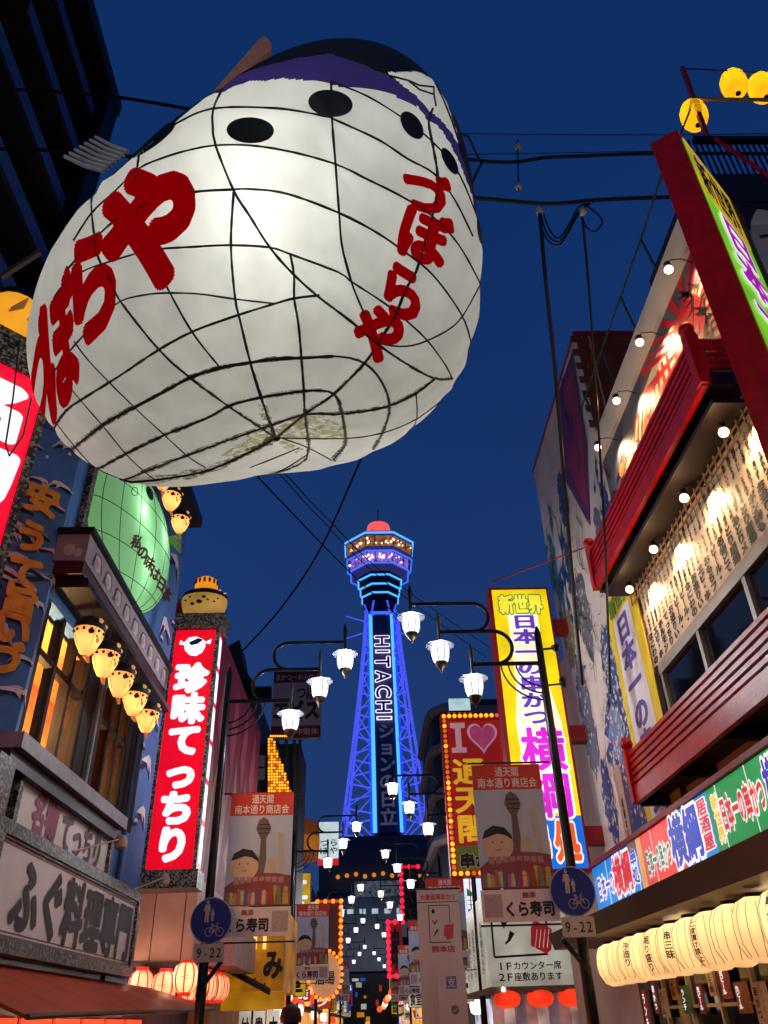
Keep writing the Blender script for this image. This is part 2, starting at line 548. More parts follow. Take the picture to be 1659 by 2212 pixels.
# the cloth swells a little between the wires
rp = np.array([q for w_, pl_ in RIBS for q in densify(pl_, 9)])
dmin = np.full(len(fx), 1e9)
for c0 in range(0, len(rp), 60):
    blk_ = rp[c0:c0 + 60]
    dmin = np.minimum(dmin, ((fx[:, None] - blk_[None, :, 0]) ** 2 + (fy[:, None] - blk_[None, :, 1]) ** 2).min(1))
dmin = np.sqrt(dmin)
rad_ = FW - np.array([FP[0], 6.0, FP[1]])
rad_ /= np.linalg.norm(rad_, axis=1)[:, None]
FW = FW + rad_ * (0.045 * (1 - np.exp(-(dmin / 26.0) ** 1.3)) - 0.03)[:, None]
nrmv = FW - np.array([FP[0], 6.0, FP[1]])
facing = ((np.array(CAM) - FW) * nrmv).sum(1) > 0
rag = np.array([random.uniform(-2.2, 2.2) for _ in range(len(fx))])
EDGE_LO = [(440, 205), (480, 193), (540, 179), (620, 174), (717, 178), (790, 189), (850, 208), (905, 236), (950, 276), (985, 332), (1004, 372), (1024, 425), (1034, 470)]
EDGE_HI = [(430, 195), (500, 172), (560, 150), (650, 128), (715, 120), (770, 138), (835, 165), (900, 207), (950, 254), (985, 306), (1010, 370), (1030, 440), (1036, 470)]
elo = np.interp(fx, [p[0] for p in EDGE_LO], [p[1] for p in EDGE_LO], left=205, right=420)
ehi = np.interp(fx, [p[0] for p in EDGE_HI], [p[1] for p in EDGE_HI], left=195, right=420)
cls = np.zeros(len(fx), int)
cls[(fy + rag < elo) & (fx > 455)] = 1
cls[(fy + rag * 0.5 < ehi) & (fx > 455)] = 2
cls[~facing & (FD[:, 2] > 0.25)] = 2
cls[~facing & (FD[:, 2] <= 0.25)] = 0
flap = [(833, 159), (900, 157), (938, 176), (962, 212), (985, 285), (990, 312), (940, 243), (890, 205)]
cls[inpoly(fx, fy, flap) & facing] = 3

def cloth(name, colr, tcol, emit=0.0, dirt=0.0, mask=0.0):
    """thin lantern cloth: part reflects, part lets the lamps inside through"""
    m = bpy.data.materials.new(name); m.use_nodes = True
    nt = m.node_tree
    for n in list(nt.nodes): nt.nodes.remove(n)
    out = nt.nodes.new('ShaderNodeOutputMaterial')
    df = nt.nodes.new('ShaderNodeBsdfDiffuse'); tr = nt.nodes.new('ShaderNodeBsdfTranslucent')
    mx = nt.nodes.new('ShaderNodeMixShader'); mx.inputs[0].default_value = 0.5
    geo = nt.nodes.new('ShaderNodeNewGeometry')
    nz = nt.nodes.new('ShaderNodeTexNoise'); nz.inputs['Scale'].default_value = 1.3; nz.inputs['Detail'].default_value = 8
    mp = nt.nodes.new('ShaderNodeMapping'); mp.inputs['Scale'].default_value = (2.6, 2.6, 0.45)
    nt.links.new(geo.outputs['Position'], mp.inputs['Vector'])
    nt.links.new(mp.outputs[0], nz.inputs['Vector'])
    rp = nt.nodes.new('ShaderNodeValToRGB')
    rp.color_ramp.elements[0].position = 0.35; rp.color_ramp.elements[1].position = 0.65
    rp.color_ramp.elements[0].color = tuple(c * (0.86 - dirt) for c in tcol) + (1,)
    rp.color_ramp.elements[1].color = tuple(tcol) + (1,)
    nt.links.new(nz.outputs['Fac'], rp.inputs[0])
    nt.links.new(rp.outputs[0], tr.inputs['Color'])
    df.inputs['Color'].default_value = tuple(colr) + (1,)
    nt.links.new(df.outputs[0], mx.inputs[1]); nt.links.new(tr.outputs[0], mx.inputs[2])
    sh = mx.outputs[0]
    if mask > 0:                                      # worn, blotchy edges
        nm = nt.nodes.new('ShaderNodeTexNoise'); nm.inputs['Scale'].default_value = 11; nm.inputs['Detail'].default_value = 8; nm.inputs['Roughness'].default_value = 0.75
        nt.links.new(geo.outputs['Position'], nm.inputs['Vector'])
        rm = nt.nodes.new('ShaderNodeValToRGB'); rm.color_ramp.elements[0].position = mask - 0.06; rm.color_ramp.elements[1].position = mask + 0.1
        nt.links.new(nm.outputs['Fac'], rm.inputs[0])
        tp = nt.nodes.new('ShaderNodeBsdfTransparent'); mm = nt.nodes.new('ShaderNodeMixShader')
        nt.links.new(rm.outputs[0], mm.inputs[0]); nt.links.new(tp.outputs[0], mm.inputs[1]); nt.links.new(sh, mm.inputs[2]); sh = mm.outputs[0]
    if emit > 0:
        em = nt.nodes.new('ShaderNodeEmission'); em.inputs[0].default_value = tuple(tcol) + (1,); em.inputs[1].default_value = emit
        ad = nt.nodes.new('ShaderNodeAddShader')
        nt.links.new(sh, ad.inputs[0]); nt.links.new(em.outputs[0], ad.inputs[1]); sh = ad.outputs[0]
    nt.links.new(sh, out.inputs['Surface'])
    MATS[name] = m
    return m

fcloth = cloth('fugu_cloth', H('#d4d4cc'), H('#f0f1ea'), dirt=0.05)
fpurple = cloth('fugu_purple_cloth', H('#2c2660'), H('#3a3070'), emit=0.0)
fblack = mat('fugu_black_cloth', '#0a0a0e', rough=0.7, noise=0.2)
fred = cloth('fugu_red_glow_paint', H('#a50012'), H('#c80010'), emit=0.20)  # emission stands in for lamp light coming through the red paint
fcls = {0: [], 1: [], 2: [], 3: []}
for f in FF:
    fcls[int(np.bincount(cls[list(f)]).argmax())].append(f)
def submesh(W, faces, name, m, parent):
    used = sorted({i for f in faces for i in f}); ix = {v: k for k, v in enumerate(used)}
    b = MB(); b.v = [tuple(W[i]) for i in used]; b.f = [tuple(ix[i] for i in f) for f in faces]
    return b.build(name, m, parent, smooth=True)
submesh(FW, fcls[0], 'belly_cloth', fcloth, fugu)
submesh(FW, fcls[1], 'purple_band', fpurple, fugu)
submesh(FW, fcls[2], 'back_cloth', fblack, fugu)
submesh(FW, fcls[3], 'face_patch', fcloth, fugu)
W2, F2 = FW, FF
FBVH = BVHTree.FromPolygons([tuple(v) for v in W2], F2)
f2x, f2y = projN(W2)

def fhit(x, y, lift=0.012):
    loc, nor, idx, d = FBVH.ray_cast(CAM, ray(x, y).normalized())
    if loc is None:
        i = int(((f2x - x) ** 2 + (f2y - y) ** 2).argmin())
        loc = Vector(W2[i])
    n = (loc - Vector((FP[0], 6.0, FP[1]))).normalized()
    return loc + n * lift

def finer(vs, fs, L):
    bm = bmesh.new()
    bv = [bm.verts.new((q[0], q[1], q[2] if len(q) > 2 else 0)) for q in vs]
    for f in fs:
        try: bm.faces.new([bv[i] for i in f])
        except ValueError: pass
    for _ in range(7):
        bmesh.ops.triangulate(bm, faces=bm.faces[:])
        lg = [e for e in bm.edges if e.calc_length() > L]
        if not lg: break
        bmesh.ops.subdivide_edges(bm, edges=lg, cuts=1)
    bmesh.ops.triangulate(bm, faces=bm.faces[:])
    bm.verts.index_update()
    out = ([(v.co.x, v.co.y, v.co.z) for v in bm.verts], [tuple(v.index for v in f.verts) for f in bm.faces])
    bm.free()
    return out

def fdecal(name, vs, fs, m, lift=0.012, L=14):
    vs, fs = finer(vs, fs, L)
    return MB().add([fhit(x, y, lift + l * 0.0003) for x, y, l in vs], fs).build(name, m, fugu)

def quad_glyph(ch, wt, TL, U, Vd):
    gv, gf = glyph(ch, wt)
    return [(TL[0] + U[0] * x + Vd[0] * (1 - y), TL[1] + U[1] * x + Vd[1] * (1 - y), l) for x, y, l in gv], gf

for ch, TL, U, Vd in (('や', (192, 420), (205, -120), (66, 262)), ('ら', (128, 545), (116, -98), (30, 238)), ('ぼ', (80, 655), (72, -90), (30, 275)), ('づ', (62, 735), (32, -85), (20, 235)),
                      ('づ', (876, 342), (100, 50), (-20, 100)), ('ぼ', (872, 428), (108, 48), (-24, 118)), ('ら', (822, 548), (100, 36), (-10, 128)), ('や', (765, 655), (112, 4), (-6, 128))):
    v_, f_ = quad_glyph(ch, 0.072 if TL[0] == 192 else 0.062, TL, U, Vd)
    fdecal('red_character', v_, f_, fred, 0.010)
for cx, cy, rx, ry, ro in ((541, 284, 51, 28, 0.03), (713, 226, 48, 29, 0.12), (888, 273, 19, 34, -0.62), (969, 350, 12, 32, -0.5), (1035, 497, 7, 33, -0.12), (328, 306, 64, 15, -0.62)):
    e = ell(cx, cy, rx, ry, 28, ro)
    fdecal('black_spot', e, [tuple(range(28))], fblack, 0.014)
# drawn mouth on the pale face patch
for pl in ([(840, 166), (880, 176), (905, 187), (935, 190)], [(880, 176), (905, 196), (935, 206)], [(935, 190), (936, 210), (940, 230)], [(938, 180), (955, 215), (975, 265), (988, 305)]):
    MB().tube([fhit(x, y, 0.012) for x, y in pl], 0.008, 6).build('mouth_line', fblack, fugu)

fwire = mat('rusty_wire', '#1d1710', rough=0.8, noise=0.5, nscale=30)
rust = cloth('fugu_rust_stain', H('#54421f'), H('#7a6232'), mask=0.47)
for wdt, pl in RIBS:
    d = densify(pl)
    if wdt > 1.15:                                    # rust that has bled into the cloth along the wire
        m_ = MB(); Lp, Rp = [], []
        for i, (x, y) in enumerate(d):
            x0, y0 = d[max(i - 1, 0)]; x1, y1 = d[min(i + 1, len(d) - 1)]
            l = math.dist((x0, y0), (x1, y1)) or 1
            hw = wdt * random.uniform(1.2, 2.6) * (0.8 + max(0, (y - 560) / 420))
            Lp.append(fhit(x - (y1 - y0) / l * hw, y + (x1 - x0) / l * hw, 0.003)); Rp.append(fhit(x + (y1 - y0) / l * hw, y - (x1 - x0) / l * hw, 0.003))
        for i in range(len(d) - 1): m_.add([Lp[i], Rp[i], Rp[i + 1], Lp[i + 1]], [(0, 1, 2, 3)])
        m_.build('rust_stain', rust, fugu)
    rr = [0.0070 * wdt * random.uniform(0.75, 1.3) + 0.0015 for _ in d]
    MB().tube([fhit(x, y, 0.006) for x, y in d], rr, 6).build('frame_wire', fwire, fugu, smooth=True)
# mouldy stain on the lowest cloth panels round the gathering ring
stain = cloth('fugu_mould', H('#a5a468'), H('#b4b070'), emit=0.10, dirt=0.35, mask=0.49)
for pts in ([(590, 925), (655, 893), (700, 900), (738, 915), (744, 945), (690, 950), (620, 950)], [(565, 925), (590, 935), (560, 965), (500, 990), (470, 985), (520, 950)], [(555, 868), (575, 865), (590, 915), (570, 920)], [(610, 950), (665, 968), (640, 978), (600, 960)]):
    jit = []
    for i in range(len(pts)):
        a = pts[i]; b = pts[(i + 1) % len(pts)]
        for t in (0, 0.25, 0.5, 0.75):
            jit.append((a[0] + (b[0] - a[0]) * t + random.uniform(-4, 4), a[1] + (b[1] - a[1]) * t + random.uniform(-4, 4)))
    fdecal('mould_stain', jit, [tuple(range(len(jit)))], stain, 0.0035)
MB().ball(fhit(597, 945, 0.0), 0.045, 10, 6).build('gathering_ring', fwire, fugu, smooth=True)
# lamps inside
hp = fhit(598, 392, 0.0)
cen = Vector((FP[0], 6.0, FP[1]))
lamp('lantern_bulb', hp + (cen - hp).normalized() * 0.62, 34, (1.0, 0.98, 0.92), 0.10, fugu)
lamp('lantern_bulb', cen + Vector((-0.7, -0.3, 0.9)), 88, (1.0, 0.99, 0.93), 0.3, fugu)
lamp('lantern_bulb', cen + Vector((0.5, 0.7, 0.9)), 112, (1.0, 0.99, 0.93), 0.3, fugu)
# side fin: a fan of rounded battens
fing = mat('fin_grey', '#c9c6c0', rough=0.5, noise=0.2)
fd = P(250, 340, Y=5.4)
for k in range(7):
    t = k / 6
    a = P(206 - 66 * t, 296 + 42 * t, Y=5.4 + 0.0); b = P(276 - 52 * t, 328 + 42 * t, Y=5.4)
    mid = (a + b) / 2 + Vector((0, 0, -0.03))
    MB().tube([a, mid, b], [0.022, 0.026, 0.028], 8).build('fin_ray', fing, fugu, smooth=True)
MB().hexa([P(140, 340, Y=5.44), P(228, 372, Y=5.44), P(278, 330, Y=5.44), P(206, 296, Y=5.44), P(140, 340, Y=5.46), P(228, 372, Y=5.46), P(278, 330, Y=5.46), P(206, 296, Y=5.46)]).build('fin_web', mat('fin_dark', '#2a2a2c', noise=0.2), fugu)
# flat back fin standing above the head
bf = Fr(P(470, 195, Y=4.6), P(575, 88, Y=4.6) - P(470, 195, Y=4.6), Vector((0.3, 1, 0.2)))
Ln = (P(575, 88, Y=4.6) - P(470, 195, Y=4.6)).length
side = (P(470, 195, Y=4.6) - P(492, 195, Y=4.6))
a0, a1 = P(462, 196, Y=4.6), P(500, 182, Y=4.6)
b0, b1 = P(560, 84, Y=4.6), P(586, 106, Y=4.6)
c0, c1 = P(572, 78, Y=4.6), P(585, 92, Y=4.6)
off = Vector((0, 0.06, 0.0))
bp = [a0, a1, b1, c1, c0, b0]
MB().add(bp + [p + off for p in bp], [(0, 1, 2, 3, 4, 5), (11, 10, 9, 8, 7, 6)] + [(i, i + 6, (i + 1) % 6 + 6, (i + 1) % 6) for i in range(6)]).build('back_fin', mat('fin_orange', '#b4785c', rough=0.6, noise=0.25, nscale=8, emit='#b4785c', es=0.06), fugu)
# ropes that hold it
for pl in ([P(985, 285, Y=6.5), P(1012, 295, Y=7.2), P(1030, 335, Y=7.6), P(1040, 352, Y=8.0)], [P(1018, 400, Y=7.4), P(1030, 372, Y=7.7), P(1042, 350, Y=8.0)]):
    MB().tube(pl, 0.022, 6).build('hanging_rope', cablem, fugu)
# ================================================================== LEFT SIDE OF THE STREET
LX = -4.2
# ---- tall apartment block, dark against the sky
blk = thing('apartment_block', 'tall dark apartment block with long bands of balconies', 'building', (-12, 4, 0))
dkwall = mat('block_dark_wall', '#1d1610', rough=0.8, noise=0.3, nscale=0.8)
MB().box((-18, -14, 0), (-7.9, 12.2, 24.0)).build('wall', dkwall, blk)
slabm = mat('block_balcony_sky_blue', '#3d5f8c', rough=0.6, noise=0.25, nscale=0.7)  # blue sky light put into the balcony colour
for k in range(11):
    z = 1.9 + k * 2.05
    jog = (6.2, 8.9, 4.2, 7.4)[k % 4]
    pts = [(-14, 0.0), (jog - 3.2, 0.0), (jog - 2.8, 0.5), (jog - 0.8, 0.5), (jog - 0.4, 0.0), (12.15, 0.0)]
    m_ = MB(); m2_ = MB()
    for (y0, d0), (y1, d1) in zip(pts[:-1], pts[1:]):
        q = lambda X, z_, dz: [(-8.0, y0, z_), (-8.0, y1, z_), (X + d1 * 0.5, y1, z_), (X + d0 * 0.5, y0, z_), (-8.0, y0, z_ + dz), (-8.0, y1, z_ + dz), (X + d1 * 0.5, y1, z_ + dz), (X + d0 * 0.5, y0, z_ + dz)]
        m_.hexa(q(-7.35, z + 0.16, 0.62)); m2_.hexa(q(-7.28, z, 0.155))
    m_.build('balcony_front', slabm, blk); m2_.build('balcony_floor', dkwall, blk)
MB().box((-18.3, -14.3, 24.0), (-7.0, 12.88, 24.55)).build('roof_slab', mat('block_roof', '#0d0d0f', noise=0.2), blk)
MB().box((-8.4, 12.2, 0), (-7.05, 12.86, 23.99)).build('end_wall', mat('block_end', '#121114', noise=0.3), blk)

# ---- puffer fish restaurant
rst = thing('fish_restaurant', 'blue wave painted fish restaurant with dark eaves and lit timber windows', 'building', (-6, 11, 0))
bluew = mat('mural_blue', '#4472ad', rough=0.7, noise=0.25, nscale=1.2)
navy = mat('mural_navy', '#101a4a', rough=0.7, noise=0.2)
foam = mat('mural_foam', '#dcd2d6', rough=0.75, noise=0.15)
MB().hexa([(-9.5, 6.6, 0), (-6.9, 6.6, 0), (-4.2, 9.3, 0), (-9.5, 9.3, 0), (-9.5, 6.6, 8.95), (-6.9, 6.6, 8.95), (-4.2, 9.3, 8.95), (-9.5, 9.3, 8.95)]).build('angled_wall', bluew, rst)
MB().box((-9.5, 9.26, 0), (LX - 1.32, 15.8, 11.4)).build('core', bluew, rst)
# facade in pieces round the window opening
m_ = MB()
m_.box((LX - 1.31, 9.41, 6.45), (LX, 15.8, 11.4)); m_.box((LX - 1.31, 9.31, 0), (LX, 9.4, 11.4)); m_.box((LX - 1.31, 14.75, 0), (LX, 15.8, 6.44)); m_.box((LX - 1.31, 9.41, 0), (LX, 14.74, 4.5))
m_.build('facade', bluew, rst)
wf0 = left_fr(LX, 0, 0)
cf = Fr((-6.9, 6.6, 0), (1, 1, 0), (0, 0, 1))
def cu(y): return (y - 6.6) * 1.41421
class Bent:
    """wall paint frame that follows the angled wall before Y 9.3 and the street front after it"""
    def pt(s, u, v, n=0.0): return cf.pt(cu(u), v, n) if u < 9.3 else wf0.pt(u, v, n)
wf = Bent()
def wave(u, v, s, flip=1, n=0.012):
    g = lambda pts: [(u + flip * x * s, v + y * s) for x, y in pts]
    blob(wf, MB(), g([(-0.5, -0.12), (-0.2, 0.02), (0.1, 0.14), (0.34, 0.1), (0.5, -0.32), (0.3, -0.12), (0.0, -0.02), (-0.3, -0.2)]), n).build('mural_wave_shadow', navy, rst)
    blob(wf, MB(), g([(-0.5, 0.0), (-0.2, 0.16), (0.12, 0.3), (0.36, 0.24), (0.56, -0.3), (0.36, 0.02), (0.22, 0.06), (0.24, -0.14), (0.08, 0.06), (-0.2, 0.04)]), n + 0.004).build('mural_wave_crest', foam, rst)
FM, NV = MB(), MB()
for u, v, s, fl in ((8.15, 8.35, 0.9, 1), (8.7, 7.9, 0.7, -1), (8.0, 7.5, 0.6, 1), (8.8, 7.15, 0.6, 1), (8.05, 6.8, 0.7, -1), (8.9, 6.45, 0.5, -1), (8.0, 6.1, 0.75, 1), (8.8, 5.75, 0.6, 1), (7.9, 5.3, 0.7, -1), (8.75, 4.95, 0.65, 1),
                    (8.1, 4.4, 0.7, 1), (7.4, 7.9, 0.8, 1), (7.3, 6.6, 0.7, -1), (7.4, 5.6, 0.7, 1), (14.95, 7.6, 0.8, 1), (15.3, 6.7, 0.7, -1), (15.1, 5.8, 0.75, 1), (15.2, 4.9, 0.7, 1), (15.2, 8.6, 0.9, -1),
                    (15.1, 10.2, 0.9, 1), (14.2, 7.9, 0.9, 1), (8.2, 3.6, 0.8, 1)):
    wave(u, v, s, fl)
rq = random.Random(31)
for k in range(26):
    wave(8.5 + 0.38 * (k % 3) + rq.uniform(-0.1, 0.1) - 0.02 * (k // 3), 8.7 - 0.52 * (k // 3) + rq.uniform(-0.15, 0.15), rq.uniform(0.22, 0.42), rq.choice((-1, 1)), 0.012 + 0.0008 * (k % 3))
rw_ = random.Random(12)
for k in range(22):
    u, v = rw_.uniform(8.55, 9.05), rw_.uniform(4.2, 8.7)
    if k > 16: u, v = rw_.uniform(14.6, 15.7), rw_.uniform(4.0, 9.5)
    a0 = rw_.uniform(0.2, 1.2); r_ = rw_.uniform(0.12, 0.24); fl = rw_.choice((-1, 1))
    arc_ = [(u + fl * r_ * math.cos(a0 + t_ * 0.22), v + r_ * 0.7 * math.sin(a0 + t_ * 0.22)) for t_ in range(9)]
    tp = [0.005 + 0.06 * math.sin(math.pi * t_ / 8) ** 0.8 for t_ in range(9)]
    stroke(wf, MB(), [(x + 0.03, y - 0.06) for x, y in arc_], tp, 0.0195 + 0.0003 * k).build('mural_swirl_shadow', navy, rst)
    stroke(wf, MB(), arc_, tp, 0.027 + 0.0003 * k).build('mural_swirl', foam if k % 3 else mat('mural_pale_blue', '#7c97bd', noise=0.2), rst)
for k in range(60):
    u, v = random.uniform(7.2, 9.2), random.uniform(4.0, 8.9)
    blob(wf, FM, ell(u, v, random.uniform(.012, .03), random.uniform(.015, .04), 7), 0.017)
FM.build('mural_spray', foam, rst, kind='stuff')
gold = mat('gold_letter_paint', '#e0961a', rough=0.5, noise=0.2, nscale=9)
for ch, px, py in (('安', 88, 1082), ('う', 64, 1162), ('て', 50, 1238), ('旨', 38, 1305), ('い', 24, 1358), ('づ', 2, 1422)):
    d_ = ray(px, py); t_ = ((cf.O - CAM).dot(cf.N)) / d_.dot(cf.N); c = CAM + d_ * t_
    u_ = (c - cf.O).dot(cf.U)
    letters(MB(), ch, cf, u_ - 0.24, c.z - 0.25, u_ + 0.24, c.z + 0.25, 0.06, 0.055).build('gold_character', gold, rst)
# drain pipe and granite pilaster at the edge of the green lantern
MB().box((LX, 9.7, 7.6), (LX + 0.09, 9.86, 11.0)).build('granite_pilaster', granite, rst)
# upper eave and lower eave
eavem = mat('eave_black', '#0d0b0b', rough=0.45, noise=0.3)
MB().box((LX - 0.1, 8.5, 11.15), (-3.7, 15.15, 11.4)).build('upper_eave', eavem, rst)
MB().hexa([(LX - 0.05, 9.43, 6.62), (-3.72, 9.43, 6.62), (-3.72, 14.5, 6.62), (LX - 0.05, 14.5, 6.62), (LX - 0.05, 9.43, 6.76), (-3.76, 9.43, 6.76), (-3.76, 14.5, 6.76), (LX - 0.05, 14.5, 6.76)]).build('lower_eave', eavem, rst)
MB().box((LX - 0.02, 9.30, 6.765), (-3.80, 14.4, 6.94)).build('eave_beam', mat('eave_maroon', '#3d1418', rough=0.5, noise=0.3), rst)
MB().box((LX - 0.02, 9.26, 6.945), (-3.78, 14.3, 7.36)).build('frieze', mat('frieze_grey', '#8b8089', rough=0.7, noise=0.2), rst)
MB().box((LX - 0.02, 9.2, 7.365), (-3.72, 14.4, 7.44)).build('frieze_cap', eavem, rst)
ff = left_fr(-3.78, 9.26, 6.945)
m1, m2, m3 = MB(), MB(), MB()
for k in range(9):
    u = 0.45 + k * 0.53
    blob(ff, MB(), ell(u, 0.2, 0.16, 0.13, 12), 0.006).build('frieze_figure', mat('frieze_pale', '#b9a9a6', noise=0.2), rst); blob(ff, MB(), ell(u - 0.05, 0.17, 0.1, 0.08, 9), 0.010).build('frieze_figure', mat('frieze_skin', '#a4808a', noise=0.2), rst)
    stroke(ff, MB(), [(u - 0.2, 0.05), (u - 0.1, 0.3), (u + 0.1, 0.33), (u + 0.2, 0.12)], 0.025, 0.012).build('frieze_ink', ink, rst)
fe = front_fr(LX - 0.02, 9.26, 6.945)
m1 = MB(); blob(fe, m1, ell(0.2, 0.17, 0.08, 0.09, 12), 0.006); blob(fe, m1, ell(0.33, 0.12, 0.06, 0.07, 12), 0.006); m1.build('frieze_face', mat('frieze_pale', '#b9a9a6'), rst)
# window bays with a lit room behind
roomm = mat('room_timber', '#d8853a', rough=0.7, noise=0.3, nscale=6)
m_ = MB()
m_.box((LX - 1.30, 9.42, 4.5), (LX - 1.25, 14.74, 6.44)).build('room_back_wall', roomm, rst)
MB().box((LX - 1.24, 9.42, 6.40), (LX - 0.2, 14.74, 6.44)).build('room_ceiling', roomm, rst)
MB().box((LX - 1.24, 9.42, 4.505), (LX - 0.2, 14.74, 4.53)).build('room_floor', roomm, rst)
lamp('room_lamp', (LX - 0.75, 10.3, 5.3), 520, (1.0, 0.62, 0.26), 0.08, rst)
lamp('room_lamp', (LX - 0.75, 12.9, 5.1), 170, (1.0, 0.55, 0.22), 0.08, rst)
MB().ball((LX - 0.62, 10.0, 6.2), 0.09, 10, 6).build('room_lamp_shade', lit('room_shade', '#ffe9c0', 3), rst)
noren = mat('room_banner_red', '#b5382a', noise=0.2)
MB().box((LX - 0.9, 9.8, 4.9), (LX - 0.88, 10.25, 5.12)).build('room_poster', noren, rst)
MB().box((LX - 0.87, 10.02, 4.86), (LX - 0.86, 10.2, 5.1)).build('room_poster', mat('paper_white', '#d8d2c6', noise=0.1), rst)
gl = bpy.data.materials.new('clear_pane'); gl.use_nodes = True
_n = gl.node_tree; [_n.nodes.remove(x) for x in list(_n.nodes)]
_o = _n.nodes.new('ShaderNodeOutputMaterial'); _t = _n.nodes.new('ShaderNodeBsdfTransparent'); _g = _n.nodes.new('ShaderNodeBsdfGlossy'); _x = _n.nodes.new('ShaderNodeMixShader')
_t.inputs[0].default_value = (0.93, 0.93, 0.93, 1); _g.inputs['Roughness'].default_value = 0.04; _x.inputs[0].default_value = 0.07
_n.links.new(_t.outputs[0], _x.inputs[1]); _n.links.new(_g.outputs[0], _x.inputs[2]); _n.links.new(_x.outputs[0], _o.inputs[0])
MATS['clear_pane'] = gl
def bay(y0, y1, ny):
    for k in range(ny + 1):
        y = y0 + (y1 - y0) * k / ny
        MB().box((LX - 0.16, y - 0.045, 4.5), (LX - 0.02, y + 0.045, 6.44)).build('window_post', darkwood, rst)
    for k in range(ny):
        a = y0 + (y1 - y0) * k / ny + 0.046; b = y0 + (y1 - y0) * (k + 1) / ny - 0.046
        MB().box((LX - 0.14, a, 5.72), (LX - 0.03, b, 5.81)).build('transom', darkwood, rst)
        MB().box((LX - 0.10, a, 4.5), (LX - 0.09, b, 5.715)).build('pane', gl, rst)
        MB().box((LX - 0.10, a, 5.815), (LX - 0.09, b, 6.44)).build('pane', gl, rst)
bay(9.5, 11.35, 3); bay(12.25, 13.75, 3)
MB().box((LX - 0.3, 11.40, 4.5), (LX - 0.01, 12.2, 6.44)).build('timber_pier', darkwood, rst)
MB().box((LX - 0.3, 13.8, 4.5), (LX - 0.01, 14.74, 6.44)).build('timber_pier', darkwood, rst)
MB().tube([(LX + 0.05, 11.85, 4.5), (LX + 0.05, 11.85, 6.3)], 0.035, 8).build('downpipe', mat('pipe_grey', '#7c7a80', noise=0.2), rst)
MB().tube([(LX + 0.05, 14.2, 2.0), (LX + 0.05, 14.2, 6.6)], 0.04, 8).build('downpipe', mat('pipe_blue', '#2c4a72', noise=0.2), rst)
MB().box((LX, 8.8, 4.28), (-3.86, 13.3, 4.46)).build('sill_ledge', mat('ledge_grey', '#8a7f88', rough=0.5, noise=0.3, nscale=4), rst)
MB().box((LX, 8.78, 4.10), (-3.95, 13.3, 4.275)).build('sill_band', eavem, rst)

# ---- framed name boards
panelm = mat('sign_cream', '#f3e0d5', rough=0.5, noise=0.08, nscale=1.5)
def framed(name, label, X, y0, z0, y1, z1, b):
    t = thing(name, label, 'sign', (X, (y0 + y1) / 2, z0))
    fr = left_fr(X, y0, z0); W_, H_ = y1 - y0, z1 - z0
    MB().fbox(fr, b, b, W_ - b, H_ - b, -0.12, 0.0).build('panel', panelm, t)
    for a in ((0, 0, W_, b), (0, H_ - b, W_, H_), (0, b + .001, b, H_ - b - .001), (W_ - b, b + .001, W_, H_ - b - .001)):
        MB().fbox(fr, *a, -0.14, 0.05).build('frame', granite, t)
    k = b * 0.55
    for a in ((b, H_ - b - k * 0.4, W_ - b, H_ - b), (b, b, W_ - b, b + k * 0.4)):
        MB().fbox(fr, *a, 0.0, 0.03).build('inner_moulding', mat('moulding', '#4a463f', rough=0.4, noise=0.4, nscale=30), t)
    return t, fr, W_, H_
t, fr, W_, H_ = framed('name_board', 'cream board in a granite frame reading in mauve and grey below the lit windows', -4.06, 9.35, 3.46, 13.25, 4.27, 0.11)
text('名物', fr, 0.62, 0.16, 1.5, 0.68, mat('mauve_paint', '#a34a63', noise=0.2), t, 0.05, n=0.008)
text('てっちり', fr, 1.65, 0.12, 3.5, 0.66, mat('grey_paint', '#6a5d68', noise=0.2), t, 0.045, n=0.008)
t, fr, W_, H_ = framed('large_name_board', 'large cream board with bold dark brown brush lettering in a granite frame above the awning', -3.9, 8.75, 2.31, 14.75, 3.54, 0.14)
text('ふぐ料理専門', fr, 0.75, 0.2, 5.75, 1.0, mat('brown_ink', '#2b1512', noise=0.2), t, 0.05, n=0.008)
redline = mat('red_line', '#8b2f24')
m_ = MB()
for a in ((0.2, 0.2, W_ - 0.2, 0.212), (0.2, H_ - 0.212, W_ - 0.2, H_ - 0.2)): m_.fbox(fr, *a, 0.001, 0.004)
m_.build('red_rule', redline, t)
MB().box((-4.2, 8.3, 2.0), (-3.84, 8.74, 4.1)).build('granite_pier', granite, rst)
# fish head spouts on rods that light the boards
for (ax, ay, bx, by, lb) in ((240, 1870, 268, 1812, 'between the two framed boards'), (450, 1998, 0, 0, '')):
    pass
sp = mat('cream_ceramic', '#b89478', rough=0.5, noise=0.25)
for a, b, lb in ((P(120, 1822, X=-3.75), P(262, 1812, X=-3.0), 'on a long arm above the large name board'), (P(240, 1842, X=-3.7), P(345, 1835, X=-3.05), 'on an arm in front of the tall red sign foot')):
    pass
for (p0, p1, lb) in (((-3.95, 11.3, 3.62), P(262, 1812, Y=12.6), 'small cream sign lamp on a thin arm over the large board'), ((-3.95, 14.2, 3.50), P(356, 1895, Y=15.6), 'small cream sign lamp on a thin arm under the red sign')):
    t = thing('sign_lamp', lb, 'lamp', p0)
    MB().tube([p0, p1], 0.014, 6).build('arm', sp, t)
    q = Vector(p1)
    MB().lathe([(0.02, 0.06), (0.07, 0.04), (0.1, -0.04), (0.09, -0.12), (0.04, -0.15)], q, 12).build('shade', sp, t, True)

